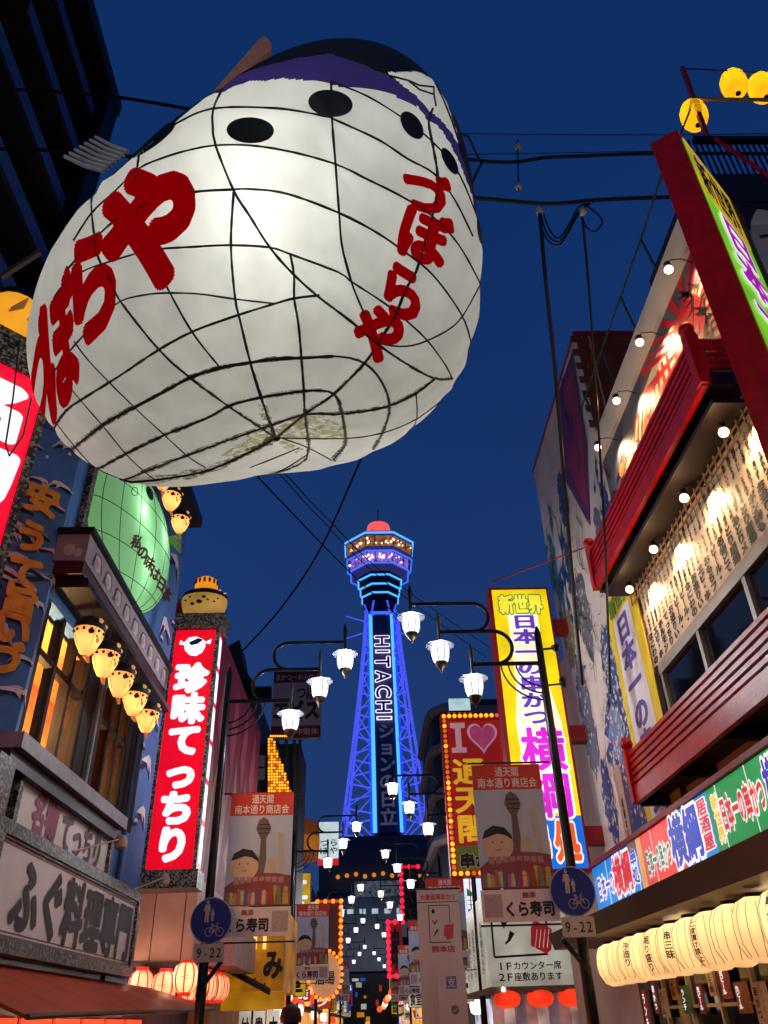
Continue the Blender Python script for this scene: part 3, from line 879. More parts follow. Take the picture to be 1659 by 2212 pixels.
# ---- awning over the door
t = thing('awning', 'long plain copper coloured awning above the restaurant entrance', 'awning', (-3.5, 12, 1.7))
aw = mat('awning_copper', '#c24a12', rough=0.55, metal=0.1, noise=0.3, nscale=1.0, spec=0.2)
A = [(-4.15, 7.5, 2.26), (-4.15, 17.5, 2.26), (-2.95, 17.5, 1.90), (-2.75, 7.5, 1.72)]
MB().hexa([(a[0], a[1], a[2] - 0.03) for a in A] + list(A)).build('cloth', aw, t)
MB().tube([(-2.75, 7.5, 1.71), (-2.95, 17.5, 1.89)], 0.025, 8).build('front_rail', mat('rail_brown', '#5a3a22'), t)
for y_ in (9.0, 11.5, 14.0, 16.4):  # unseen bulbs and lights, added to warm the awning and curtains
    MB().ball((-3.9, y_, 1.45), 0.06, 8, 6).build('entrance_fill_bulb', lit('entrance_fill_bulb', '#ff9a50', 4, 0), t)
    lamp('entrance_fill', (-3.6, y_, 1.3), 60, (1.0, 0.42, 0.16), 0.08, t)
t = thing('shop_entrance', 'red lit entrance curtains below the awning', 'curtain', (-4.1, 11, 0))
redglow = lit('red_glow', '#ff3a12', 1.2)
for k in range(8):
    y = 7.6 + k * 1.2
    MB().box((-4.19, y, 0.5), (-4.16, y + 1.05, 1.75)).build('curtain', redglow, t)

# ---- red lantern sign box set at an angle at the near corner
a, b = Vector((-4.70, 6.00, 3.9)), Vector((-3.74, 6.96, 3.9))
U = (b - a).normalized(); Wd = (b - a).length
fr = Fr(a, U, (0, 0, 1))
t = thing('angled_sign_box', 'bright red lit sign box with white lettering set at an angle in a granite frame', 'sign', a)
lred = lit('lit_red', '#f5002f', 1.05); lwhite = lit('lit_white', '#f6f2ff', 1.25)
MB().fbox(fr, 0.02, 0, Wd, 4.10, -0.35, 0.0).build('panel', lred, t)
MB().fbox(fr, Wd + .002, -0.1, Wd + 0.09, 4.10, -0.4, 0.04).build('frame', granite, t)
MB().fbox(fr, -0.1, 4.102, Wd + 0.09, 4.46, -0.45, 0.05).build('cap', granite, t)
MB().fbox(fr, -0.14, 4.465, Wd + 0.13, 4.56, -0.5, 0.09).build('cap_moulding', granite, t)
text('名物', fr, 0.30, 2.3, 1.30, 3.96, lwhite, t, 0.07, True, n=0.01)
text('ふぐ', fr, 0.25, 0.55, 1.15, 2.05, lwhite, t, 0.07, True, n=0.01)
MB().tube([P(42, 740, Y=6.3), P(28, 860, Y=6.1), P(12, 960, Y=6.0), P(20, 985, Y=6.0), P(50, 940, Y=6.2), P(68, 860, Y=6.5)], 0.009, 6).build('loose_cable', cablem, t)
# puffer lantern that sits on that box
t = thing('corner_puffer_lantern', 'amber puffer fish lantern perched on the angled red sign box', 'lantern', (-4.1, 6.5, 8.5))
amber = lit('amber_glow', '#ffab28', 0.85); amb2 = mat('amber_paint', '#b98338', noise=0.3, emit='#b07024', es=0.25)
c = P(58, 690, Y=6.6)
MB().ball(c + Vector((-0.15, 0, 0.02)), 0.34, 16, 10, 0.8).build('body', amber, t, True)
MB().lathe([(0.3, 0.0), (0.26, 0.12), (0.1, 0.2)], c + Vector((-0.15, 0, 0.17)), 16).build('back', blackm, t, True)
for q in ((-0.30, -0.25, -0.18), (-0.05, -0.32, -0.2), (0.12, -0.2, -0.22)):
    MB().hexa([c + Vector(q) + Vector(d) for d in ((0, 0, 0), (.16, 0, .05), (.16, .02, .05), (0, .02, 0), (.02, 0, .07), (.18, 0, .22), (.18, .02, .22), (.02, .02, .07))]).build('fin', amb2, t)
MB().bar(P(0, 600, Y=6.8), P(85, 545, Y=6.8), 0.06).build('support_bar', mat('brown_steel', '#4a3a2c'), t)

# ---- green half puffer lantern on the wall
gt = thing('green_puffer_lantern', 'glowing green puffer fish lantern bulging from the blue wall', 'lantern', (LX, 12.1, 7.8))
gcl = cloth('green_cloth', H('#86c084'), H('#a6ea9c'), emit=0.17)
rot_ = Matrix.Rotation(0.244, 3, 'X'); gc = Vector((LX, 12.107, 9.015)); ga = (0.44, 2.30, 1.29)
def gp(th, ph, s=1.0):
    return gc + rot_ @ Vector((ga[0] * s * math.sin(th) * math.cos(ph), ga[1] * s * math.sin(th) * math.sin(ph), ga[2] * s * math.cos(th)))
m_ = MB(); NTh, NPh = 40, 48
for i in range(NTh + 1):
    for j in range(NPh + 1):
        m_.v.append(tuple(gp(math.pi * i / NTh, -math.pi / 2 + math.pi * j / NPh)))
for i in range(NTh):
    for j in range(NPh):
        a_ = i * (NPh + 1) + j
        m_.f.append((a_, a_ + NPh + 1, a_ + NPh + 2, a_ + 1))
GBV = BVHTree.FromPolygons(m_.v, m_.f)
m_.build('cloth', gcl, gt, True)
gw = mat('green_wire', '#1d3a22', rough=0.8)
for k in range(1, 8):
    MB().tube([gp(math.pi * k / 8, -math.pi / 2 + math.pi * j / 40, 1.004) for j in range(41)], 0.007, 5).build('frame_wire', gw, gt)
for k in range(0, 9):
    MB().tube([gp(math.pi * i / 40, -math.pi / 2 + math.pi * k / 8, 1.004) for i in range(41)], 0.006, 5).build('frame_wire', gw, gt)
def ghit(x, y):
    loc, nor, i, d = GBV.ray_cast(CAM, ray(x, y).normalized())
    if loc is None: loc = P(x, y, X=LX + 0.1)
    return loc + Vector((0.012, -0.008, -0.003))
gtxt = mat('maroon_paint', '#4a1208', noise=0.1)
p0, p1 = (288, 1158), (344, 1262)
for i, ch in enumerate('私の味は日本'):
    q = (288 + 14.0 * i, 1152 + 21.5 * i)
    v_, f_ = quad_glyph(ch, 0.045, q, (24 - 1.6 * i, 9 + 2 * i), (-11, 29))
    v_, f_ = finer(v_, f_, 6)
    MB().add([ghit(x, y) + Vector((l * 0.0003, 0, 0)) for x, y, l in v_], f_).build('character', gtxt, gt)
e = ell(322, 1066, 6, 16, 16, -0.35)
MB().add([ghit(x, y) for x, y in e], [tuple(range(16))]).build('eye', fblack, gt)
MB().tube([ghit(*q) for q in ell(290, 1062, 7, 9, 12)], 0.006, 5, closed=True).build('mouth_line', gw, gt)
for k in range(8):
    a_ = P(366, 1160 + 1.5 * k, X=-3.85); b_ = P(392 - 0.3 * k, 1155 + 5.5 * k, X=-3.6)
    MB().tube([a_, b_], 0.016, 6).build('fin_ray', mat('olive_fin', '#7c8a5a', noise=0.2, emit='#6d7c46', es=0.12), gt)
lamp('lantern_bulb', gc + Vector((0.14, -0.75, 0.1)), 17, (1.0, 1.0, 0.95), 0.1, gt)
lamp('lantern_bulb', gc + Vector((0.14, 0.7, 0.45)), 14, (1.0, 1.0, 0.95), 0.1, gt)
lamp('lantern_bulb', gc + Vector((0.14, 0.0, -0.5)), 12, (1.0, 1.0, 0.95), 0.1, gt)

# ---- small puffer fish lanterns hung under the two eaves
cream = cloth('lantern_cream', H('#d99a58'), H('#ffbf7e'), emit=0.10)
def puffer_lantern(label, group):
    t = thing('small_puffer_lantern', label, 'lantern', (0, 0, 0), group)
    prof = [(0.03, -0.27), (0.09, -0.24), (0.15, -0.13), (0.2, 0.0), (0.215, 0.10)]
    MB().lathe(prof, (0, 0, 0), 18, 1.0, 1.15).build('belly', cream, t, True)
    MB().lathe([(0.222, 0.102), (0.225, 0.16), (0.2, 0.24), (0.12, 0.3), (0.05, 0.32)], (0, 0, 0), 18, 1.0, 1.15).build('back', fblack, t, True)
    for k in range(12):
        a = 2 * math.pi * k / 12
        MB().ball((0.207 * math.cos(a), 0.238 * math.sin(a), 0.055), 0.024, 7, 5).build('dot', fblack, t)
    MB().tube([(0.155 + 0.02, -0.09 + 0.035 * math.cos(b), -0.08 + 0.035 * math.sin(b)) for b in [2 * math.pi * i / 12 for i in range(12)]], 0.009, 5, closed=True).build('mouth', lit('mouth_red', '#d8321e', 0.5), t)
    for sgn in (-1, 1):
        MB().tube([(0.17, sgn * 0.11 - 0.03, 0.22), (0.19, sgn * 0.11 + 0.02, 0.21)], 0.035, 8).build('eye', lit('eye_cream', '#e8b070', 0.7), t)
    MB().hexa([(-0.02, -0.02, -0.3), (0.02, -0.02, -0.3), (0.02, 0.14, -0.24), (-0.02, 0.14, -0.24), (-0.02, -0.02, -0.22), (0.02, -0.02, -0.22), (0.02, 0.18, -0.32), (-0.02, 0.18, -0.32)]).build('tail_fin', cream, t)
    for k in range(5):
        a = -1.1 + 0.55 * k
        MB().ball((0.19 * math.cos(a), 0.22 * math.sin(a), -0.005 - 0.02 * (k % 2)), 0.017, 6, 4).build('dot', fblack, t)
    MB().ball((0.1, -0.2, 0.02), 0.05, 8, 5, 0.7).build('side_patch', fblack, t)
    for a in range(4):
        an = math.pi / 4 + a * math.pi / 2
        MB().tube([(0.217 * math.cos(an), 0.25 * math.sin(an), 0.1), (0.203 * math.cos(an), 0.234 * math.sin(an), 0.0), (0.153 * math.cos(an), 0.176 * math.sin(an), -0.13), (0.05 * math.cos(an), 0.06 * math.sin(an), -0.255)], 0.004, 4).build('seam', fwire, t)
    MB().tube([(0, 0, 0.2), (0, 0, 0.62)], 0.006, 5).build('cord', cablem, t)
    lamp('lantern_bulb', (0, 0, -0.02), 5.0, (1.0, 0.78, 0.5), 0.03, t)
    return t
pl = puffer_lantern('small glowing puffer lantern under the lower eave, fifth from the tall red sign', 'small puffer lanterns under the lower eave')
pl.location = (-3.68, 9.66, 5.98); pl.scale = (0.9,) * 3
for k, y in enumerate((10.45, 11.26, 12.1, 12.95)):
    dup(pl, (-3.68, y, 5.98), random.uniform(-0.15, 0.15), 'small glowing puffer lantern under the lower eave, %s from the tall red sign' % ('fourth', 'third', 'second', 'first')[k])
pl2 = None
for y, od in ((11.55, 'fourth'), (12.34, 'third'), (13.06, 'second'), (13.93, 'first')):
    q = dup(pl, (-3.86, y, 10.5), random.uniform(-0.15, 0.15), 'small puffer lantern under the upper eave, %s from its far end' % od)
    q['group'] = 'small puffer lanterns under the upper eave'

# ---- tall red sign box with the crowned puffer on top
t = thing('tall_red_sign', 'tall red lit sign box in a granite frame with white fish emblem and lettering', 'sign', (-3.7, 16.2, 3.8))
x0, x1, z0, z1 = -4.18, -3.26, 4.12, 9.0
fr = front_fr(x0, 16.0, z0); W_, H_ = x1 - x0, z1 - z0
MB().fbox(fr, 0, 0, W_ - 0.04, H_, -0.5, 0.0).build('panel', lit('lit_red2', '#e60020', 1.0), t)
for a in ((-0.12, -0.02, -0.001, H_ + 0.05), (W_ - 0.039, -0.02, W_ + 0.03, H_ + 0.05)):
    MB().fbox(fr, *a, -0.12, 0.03).build('frame', granite, t)
MB().fbox(fr, -0.16, H_ + 0.052, W_ + 0.1, H_ + 0.30, -0.62, 0.06).build('cap', granite, t)
MB().fbox(fr, -0.2, H_ + 0.305, W_ + 0.16, H_ + 0.37, -0.68, 0.10).build('cap_moulding', granite, t)
MB().fbox(fr, -0.18, -0.34, W_ + 0.08, -0.022, -0.6, 0.06).build('foot', granite, t)
text('珍味てっちり', fr, 0.1, 0.1, W_ - 0.12, H_ - 0.78, lwhite, t, 0.065, True, n=0.01)
m_ = MB()
blob(fr, m_, [(0.2, H_ - .30), (0.24, H_ - .48), (0.36, H_ - .60), (0.50, H_ - .62), (0.62, H_ - .54), (0.68, H_ - .40), (0.66, H_ - .30), (0.8, H_ - .22), (0.78, H_ - .34), (0.72, H_ - .34), (0.6, H_ - .22), (0.45, H_ - .16), (0.3, H_ - .18)], 0.01)
blob(fr, m_, [(0.2, H_ - .3), (0.12, H_ - .24), (0.1, H_ - .34), (0.2, H_ - .36)], 0.01)
m_.build('fish_emblem', lwhite, t)
m_ = MB(); blob(fr, m_, [(0.3, H_ - .3), (0.5, H_ - .2), (0.62, H_ - .24), (0.5, H_ - .34), (0.36, H_ - .37)], 0.014)
for q in ((0.32, .46), (0.44, .52), (0.54, .46), (0.42, .42)): blob(fr, m_, ell(q[0], H_ - q[1], 0.014, 0.014, 8), 0.014)
m_.build('emblem_mark', navy, t)
sf = right_fr(0, 0, 0)
sf = Fr((x1 + 0.0, 16.06, z0), (0, 1, 0), (0, 0, 1))
MB().fbox(sf, 0.0, 0, 0.44, H_, -0.03, 0.012).build('side_panel', lred, t)
for k in range(6):
    MB().fbox(sf, 0.06, 0.12 + k * 0.8, 0.40, 0.80 + k * 0.8, 0.013, 0.016).build('side_lettering', lwhite, t)
t = thing('crowned_puffer_lantern', 'cream puffer fish lantern wearing an amber crown on the tall red sign', 'lantern', (-3.75, 16.35, 9.4))
yb = 16.4; c = Vector((-3.72, yb, 9.42))
pcream = lit('puffer_cream_dim', '#c89a48', 0.55, 0.15)
MB().lathe([(0.40, 0.0), (0.47, 0.2), (0.53, 0.42), (0.52, 0.52)], c, 20, 1.0, 0.8).build('body', pcream, t, True)
MB().lathe([(0.53, 0.52), (0.50, 0.62), (0.36, 0.70), (0.2, 0.73)], c, 20, 1.0, 0.8).build('back', fblack, t, True)
for px, py in ((475, 1275), (486, 1282)):
    e = P(px, py, Y=yb - 0.40); MB().lathe([(0.01, -0.005), (0.035, 0.0), (0.01, 0.005)], e, 10).build('eye', lit('eye_cream', '#e8b070', 0.7), t)
for px, py, r in ((430, 1298, 0.07), (415, 1303, 0.05), (448, 1294, 0.03), (400, 1296, 0.03), (462, 1298, 0.03), (470, 1292, 0.025), (410, 1288, 0.03), (440, 1288, 0.05)):
    q = P(px, py, Y=yb - 0.43); MB().ball(q + Vector((0, 0.02, 0)), r, 8, 5, 0.6).build('spot', fblack, t)
MB().hexa([P(378, 1300, Y=yb - .1), P(390, 1292, Y=yb - .1), P(390, 1300, Y=yb - .1), P(372, 1312, Y=yb - .1)] + [P(378, 1300, Y=yb), P(390, 1292, Y=yb), P(390, 1300, Y=yb), P(372, 1312, Y=yb)]).build('side_fin', mat('fin_pale', '#a9a08a'), t)
MB().lathe([(0.22, 0.0), (0.27, 0.12), (0.25, 0.28), (0.16, 0.34)], c + Vector((0, 0, 0.735)), 14).build('crown', lit('crown_amber', '#ff9e1c', 0.8), t, True)
for k in range(7):
    an = math.pi + math.pi * (k + 0.5) / 7
    MB().ball(c + Vector((0.262 * math.cos(an), 0.262 * math.sin(an), 0.735 + 0.2)), 0.03, 6, 5, 2.4).build('crown_jewel', mat('crown_red', '#7d2d0c'), t)
# ================================================================== RIGHT SIDE OF THE STREET
RX = 4.6
yk = thing('skewer_restaurant', 'pale three storey skewer restaurant with red balconies and a rising sun mural', 'building', (7, 8, 0))
MB().box((RX, 6.62, 0), (12, 11.95, 10.5)).build('wall', rendr, yk)
MB().box((RX - 0.06, 6.62, 10.5), (12, 11.95, 11.1)).build('parapet', plaster, yk)
rf = right_fr(RX, 0, 0)          # u = -Y
def RB(mb, pts, n): return blob(rf, mb, [(-y, z) for y, z in pts], n)
# mural: grey blue ground, red sun with rays, gold and ink strokes
m_ = MB(); RB(m_, [(6.64, 8.75), (11.9, 8.75), (11.9, 10.46), (6.64, 10.46)], 0.006); m_.build('mural_ground', mat('mural_slate', '#4c4f5c', noise=0.35, nscale=2), yk)
m_ = MB(); RB(m_, [(6.6, 8.76), (11.2, 8.76), (11.2, 9.5), (9.4, 10.1), (8.6, 10.2), (7.0, 9.9)], 0.010); m_.build('mural_cream', mat('mural_cream', '#d6c29a', noise=0.3, nscale=3), yk)
sunr = mat('mural_red', '#b3121b', noise=0.2)
m_ = MB(); RB(m_, ell(7.7, 9.55, 0.55, 0.55, 28), 0.018)
for k in range(26):
    a = 2 * math.pi * k / 26
    r1 = 1.9
    a0, a1 = a - 0.055, a + 0.055
    q = [(7.7 + 0.4 * math.cos(a0), 9.55 + 0.4 * math.sin(a0)), (7.7 + r1 * math.cos(a0), 9.55 + r1 * math.sin(a0)), (7.7 + r1 * math.cos(a1), 9.55 + r1 * math.sin(a1)), (7.7 + 0.4 * math.cos(a1), 9.55 + 0.4 * math.sin(a1))]
    q = [(y, min(max(z, 8.78), 10.44)) for y, z in q]
    RB(m_, q, 0.014)
for k in range(9):
    y = 8.6 + k * 0.32
    RB(m_, [(y, 8.77), (y + 0.12, 8.77), (8.4 + k * 0.2 + 0.1, 9.95), (8.4 + k * 0.2, 9.95)], 0.013)
m_.build('mural_sun', sunr, yk)
m_ = MB()
for k in range(34):
    y, z = random.uniform(7.0, 7.4) if k % 2 else random.uniform(9.8, 11.8), random.uniform(9.0, 10.3)
    stroke(rf, m_, [(-y, z), (-y - 0.1, z + random.uniform(-.2, .2)), (-y - 0.3, z + random.uniform(-.3, .3))], [0.02, 0.07, 0.02], 0.020)
m_.build('mural_ink', ink, yk, kind='stuff')
m_ = MB()
for k in range(10):
    y, z = random.uniform(9.6, 11.4), random.uniform(8.85, 9.8)
    RB(m_, ell(y, z, random.uniform(.06, .2), random.uniform(.1, .3), 9, random.uniform(0, 3)), 0.022)
m_.build('mural_orange', mat('mural_orange', '#b8663a', noise=0.3), yk, kind='stuff')
# windows between mural and balcony
m_ = MB(); m_.box((RX - 0.02, 6.7, 8.2), (RX + 0.001, 11.6, 8.72)); m_.build('window_strip', glassd, yk)
for k in range(5):
    MB().box((RX - 0.06, 6.9 + k * 1.15, 8.2), (RX - 0.021, 6.97 + k * 1.15, 8.72)).build('window_post', alu, yk)
# wall of dish names
MB().box((RX - 0.05, 6.64, 6.12), (RX - 0.001, 11.7, 7.62)).build('menu_board', mat('menu_cream', '#c9b6a2', rough=0.6, noise=0.1, nscale=2), yk)
mf = right_fr(RX - 0.05, 0, 0)
words = ['串かつ盛合せ', '牛すじどて焼', 'えび', 'うずら玉子', 'れんこん', '玉ねぎ', 'たこやき', 'いか', 'ししとう', 'あすぱら', 'もち', 'きす', 'なす', '紅しょうが', 'ちーず', 'つくね', 'ほたて', 'しいたけ', '豚ばら', '鶏もも']
big = ['お造りいろいろ', 'てっちり', '焼きそば', 'ポン酢もみじおろし', 'あとりメニュー', '名物どて焼き', 'エビ・ホタテ', 'サラダいろいろ', 'とり唐揚', 'ビール・日本酒', 'からあげ', 'おもちフライ', 'なにわの味', 'ホルモンうどん']
small, large = MB(), MB()
random.seed(3)
for k in range(29):
    y = 11.55 - k * 0.165
    s = ''.join(random.choice(words) for _ in range(3))[:11]
    letters(small, s[:5], mf, -y, 7.06, -y + 0.09, 7.40, 0.004, 0.05, True); letters(small, s[5:9], mf, -y, 6.70, -y + 0.09, 6.98, 0.004, 0.05, True)
for k in range(19):
    y = 11.5 - k * 0.245
    s = random.choice(big)[:6]
    letters(large, s[:4], mf, -y, 6.17, -y + 0.2, 6.17 + 0.13 * len(s[:4]), 0.004, 0.06, True)
random.seed(11)
small.build('menu_small_lettering', ink, yk); large.build('menu_large_lettering', ink, yk)
MB().box((RX - 0.09, 6.64, 6.07), (RX - 0.001, 11.75, 6.118)).build('menu_edge', mat('edge_pink', '#a89089'), yk)
for k in range(27):
    y = 11.6 - k * 0.18
    MB().box((RX - 0.17, y - 0.012, 7.28), (RX - 0.155, y + 0.012, 7.62)).build('lattice_bar', mat('lattice_wood', '#8c6a4a', noise=0.3), yk)
for z in (7.30, 7.45, 7.60):
    MB().box((RX - 0.154, 6.8, z - 0.012), (RX - 0.14, 11.65, z + 0.012)).build('lattice_rail', mat('lattice_wood', '#8c6a4a', noise=0.3), yk)
# second storey windows
MB().box((RX - 0.03, 6.64, 4.6), (RX - 0.001, 11.2, 6.06)).build('window_glass', glassd, yk)
MB().box((RX - 0.10, 6.64, 5.94), (RX - 0.031, 11.3, 6.06)).build('window_head', alu, yk)
for k in range(3):
    MB().box((RX - 0.09, 11.2 - k * 1.55, 4.6), (RX - 0.031, 11.29 - k * 1.55, 5.939)).build('window_post', alu, yk)
MB().box((RX - 0.11, 11.3, 4.6), (RX - 0.031, 11.42, 6.1)).build('window_post', darkwood, yk)
# balconies
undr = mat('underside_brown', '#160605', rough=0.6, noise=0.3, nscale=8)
def balcony(z0, z1, y0, y1, nrail, tag_):
    X0 = 4.0
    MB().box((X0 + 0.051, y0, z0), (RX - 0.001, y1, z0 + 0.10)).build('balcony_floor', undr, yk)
    MB().box((X0 - 0.03, y0, z0 - 0.12), (X0 + 0.05, y1, z0 + 0.12)).build('balcony_fascia', redlac, yk)
    for k in range(nrail):
        z = z0 + 0.20 + (z1 - z0 - 0.23) * k / (nrail - 1)
        MB().box((X0 - 0.01, y0, z - 0.028), (X0 + 0.04, y1, z + 0.028)).build('balcony_rail', redlac, yk)
        MB().box((X0 + 0.05, y1 - 0.06, z - 0.028), (RX - 0.001, y1 - 0.01, z + 0.028)).build('end_rail', redlac, yk)
        if y0 > 4: MB().box((X0 + 0.05, y0 + 0.01, z - 0.028), (RX - 0.001, y0 + 0.06, z + 0.028)).build('end_rail', redlac, yk)
    n = int((y1 - y0) / 1.3)
    for k in range(n + 1):
        y = y0 + (y1 - y0) * k / n
        MB().box((X0 + 0.041, y - 0.045, z0 + 0.101), (X0 + 0.10, y + 0.045, z1 + 0.02)).build('baluster', redlac, yk)
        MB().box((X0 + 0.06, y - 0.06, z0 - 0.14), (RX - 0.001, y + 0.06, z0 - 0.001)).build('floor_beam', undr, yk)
    for y in (y0 + 0.02, y1 - 0.02):
        MB().box((X0 - 0.06, y - 0.07, z0 - 0.1), (X0 + 0.08, y + 0.07, z1 + 0.06)).build('newel_post', redlac, yk)
        MB().ball((X0 + 0.01, y, z1 + 0.15), 0.1, 14, 8).build('newel_ball', redlac, yk, True)
balcony(7.84, 8.5, 6.75, 11.9, 5, 'upper')
balcony(4.33, 4.95, 5.6, 12.0, 5, 'lower')
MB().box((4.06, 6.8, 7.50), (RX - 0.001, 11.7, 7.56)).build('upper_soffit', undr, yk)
# floodlight bulbs on short hooked stems
bulbm = lit('bulb_warm', '#ffe0aa', 6, 0)
n = 0
for row, zz in (('above the sun mural', 10.08), ('under the upper balcony', 7.24)):
    for y in (7.02, 8.38, 9.70, 10.95):
        t = thing('wall_bulb', 'bare warm bulb %s, %s from the white painted house' % (row, {7.02: 'fourth', 8.38: 'third', 9.70: 'second', 10.95: 'first'}[y]), 'lamp', (4.2, y, zz), 'wall bulbs ' + row)
        MB().tube([(RX, y + 0.05, zz + 0.2), (4.42, y, zz + 0.22), (4.26, y, zz + 0.2), (4.2, y, zz + 0.08)], 0.008, 6).build('stem', blackm, t)
        MB().lathe([(0.05, 0.12), (0.055, 0.05), (0.03, 0.04)], (4.2, y, zz), 10).build('socket', blackm, t)
        MB().ball((4.2, y, zz), 0.06, 12, 8).build('bulb', bulbm, t, True)
        lamp('bulb_light', (4.42, y - 0.02, zz - 0.02), 80, (1.0, 0.64, 0.32), 0.04, t, (156, (0, R(-38), 0)))
        lamp('bulb_light', (4.08, y, zz), 9.0, (1.0, 0.64, 0.32), 0.05, t)
# railing wire along the roof edge
for y in (6.8, 8.0, 9.2, 10.5, 11.8):
    MB().bar((RX + 0.02, y, 11.1), (RX - 0.10, y, 12.0), 0.03).build('roof_rail_post', mat('green_steel', '#24412f', noise=0.2), yk)
MB().tube([(RX - 0.1, 6.7, 12.05), (RX - 0.1, 8, 12.0), (RX - 0.1, 12.4, 12.05)], 0.02, 6).build('roof_rail', mat('green_steel', '#24412f'), yk)
# end wall of that house facing down the street, with an ink portrait, dark fascia and railed roof deck
EY = 6.60
def e2(x, y): p = P(x, y, Y=EY); return (p.x, p.z)
ef = front_fr(0, EY, 0)
zf0, zf1 = P(1600, 438, Y=EY).z, P(1600, 378, Y=EY).z
MB().box((RX + 0.12, EY + 0.02, 11.1), (12, 8.4, zf0)).build('upper_wall', plaster, yk)
MB().box((RX + 0.10, EY - 0.02, zf0), (12, 8.5, zf1)).build('dark_fascia', ink, yk)
m_ = MB()
blob(ef, m_, [e2(1566, 440), e2(1680, 440), e2(1680, 455), e2(1634, 450), e2(1622, 475), e2(1620, 500), e2(1600, 492), e2(1578, 470)], 0.012)
stroke(ef, m_, [e2(1605, 492), e2(1608, 512), e2(1628, 530), e2(1634, 548), e2(1620, 552)], 0.02, 0.012)
stroke(ef, m_, [e2(1604, 500), e2(1614, 498), e2(1622, 510)], 0.015, 0.012)
stroke(ef, m_, [e2(1618, 570), e2(1640, 588), e2(1680, 606)], 0.025, 0.012); stroke(ef, m_, [e2(1640, 512), e2(1680, 505)], 0.03, 0.012)
m_.build('ink_portrait', ink, yk)
zr0, zr1 = zf1 + 0.02, P(1600, 296, Y=EY).z
for k in range(22):
    x_ = P(1508 + 13 * k, 375, Y=EY).x
    MB().bar((x_, EY + 0.05, zr0), (x_, EY + 0.05, zr1), 0.022).build('deck_baluster', blackm, yk)
MB().bar((P(1500, 296, Y=EY).x, EY + 0.05, zr1), (12, EY + 0.05, zr1), 0.09).build('deck_rail', blackm, yk)
MB().bar((P(1500, 296, Y=EY).x, EY + 0.05, zr0), (12, EY + 0.05, zr0), 0.06).build('deck_rail', blackm, yk)
# yellow lanterns strung on a frame on the roof
yl = cloth('lantern_yellow', H('#e0b020'), H('#ffcc20'), emit=0.35)
fr_ = thing('lantern_frame', 'dark red pole frame carrying the yellow lanterns on the roof', 'pole', P(1522, 290, Y=7.3))
MB().bar(P(1474, 146, Y=7.3), P(1527, 296, Y=7.3), 0.07).build('pole', redlac, fr_)
MB().bar(P(1492, 214, Y=7.3), P(1690, 216, Y=7.3), 0.045).build('cross_bar', mat('yellow_steel', '#a58a20'), fr_)
MB().tube([P(1476, 148, Y=7.3), P(1560, 152, Y=7.3), P(1690, 160, Y=7.3)], 0.012, 5).build('cable', cablem, fr_)
MB().bar(P(1500, 214, Y=7.3), P(1470, 290, Y=7.3), 0.03).build('brace', blackm, fr_)
yl0 = None
for px, py in ((1585, 182), (1645, 190), (1499, 249)):
    c = P(px, py, Y=7.45)
    if yl0 is None:
        t = thing('yellow_lantern', 'oval yellow paper lantern glowing on the roof frame', 'lantern', (0, 0, 0), 'yellow lanterns on the roof frame')
        MB().lathe([(0.09, -0.29), (0.17, -0.25), (0.215, -0.13), (0.225, 0.0), (0.215, 0.13), (0.17, 0.25), (0.09, 0.29)], (0, 0, 0), 20).build('paper', yl, t, True)
        MB().lathe([(0.085, 0.29), (0.085, 0.33)], (0, 0, 0), 14).build('cap', blackm, t)
        MB().lathe([(0.045, -0.31), (0.045, -0.291)], (0, 0, 0), 14).build('base', blackm, t)
        for k in range(9):
            z = -0.24 + 0.06 * k; r = 0.226 * math.sqrt(max(0.05, 1 - (z / 0.32) ** 2)) + 0.003
            MB().tube([(r * math.cos(a), r * math.sin(a), z) for a in [2 * math.pi * i / 20 for i in range(20)]], 0.0025, 4, closed=True).build('hoop', mat('hoop_brown', '#8a6a10'), t)
        lamp('lantern_bulb', (0, 0, 0.03), 4.0, (1.0, 0.85, 0.5), 0.03, t)
        t.location = c; yl0 = t
    else:
        dup(yl0, c)

# ---- tall angled red sign, green lit face
A_, B_, C_ = Vector((3.36, 5.15, 0)), Vector((3.62, 4.98, 0)), Vector((4.55, 5.85, 0))
t = thing('angled_red_sign', 'tall angled dark red sign box with a lit green face and purple lettering', 'sign', (3.8, 5.2, 4.4))
zb, zt = 4.4, 10.0
D_ = C_ + (A_ - B_)
MB().hexa([q + Vector((0, 0, z)) for z in (zb, zt) for q in (A_, B_, C_, D_)]).build('case', redlac, t)
sfr = Fr(B_ + Vector((0, 0, zb)), (C_ - B_), (0, 0, 1)); Wd = (C_ - B_).length; Hd = zt - zb
MB().fbox(sfr, 0.05, 0.0, Wd - 0.1, Hd - 0.12, 0.001, 0.01).build('lit_face', lit('lit_green', '#7fd021', 0.85, 0.15), t)
MB().fbox(sfr, 0.05, Hd - 1.1, Wd - 0.1, Hd - 0.13, 0.011, 0.016).build('yellow_head', lit('lit_gold', '#d8b01c', 0.7), t)
MB().fbox(sfr, Wd - 0.09, 0.0, Wd - 0.002, Hd - 0.02, 0.001, 0.05).build('edge_trim', blackm, t)
text('新世界', sfr, 0.12, Hd - 1.05, Wd - 0.2, Hd - 0.3, mat('brown_ink', '#2b1512'), t, 0.04, n=0.022)
text('日本一の串かつ', sfr, 0.22, 0.1, Wd - 0.32, Hd - 1.2, lit('lit_purple', '#b316b8', 0.8), t, 0.05, True, n=0.026, outline=lit('lit_pinkwhite', '#f2e6f4', 0.95), ow=0.055)
MB().bar((4.0, 5.4, 9.6), (4.6, 6.0, 9.6), 0.12).build('bracket', dkred, t)
MB().bar(P(1545, 300, Y=6.4), P(1690, 400, Y=6.0), 0.05).build('stay', redlac, t)

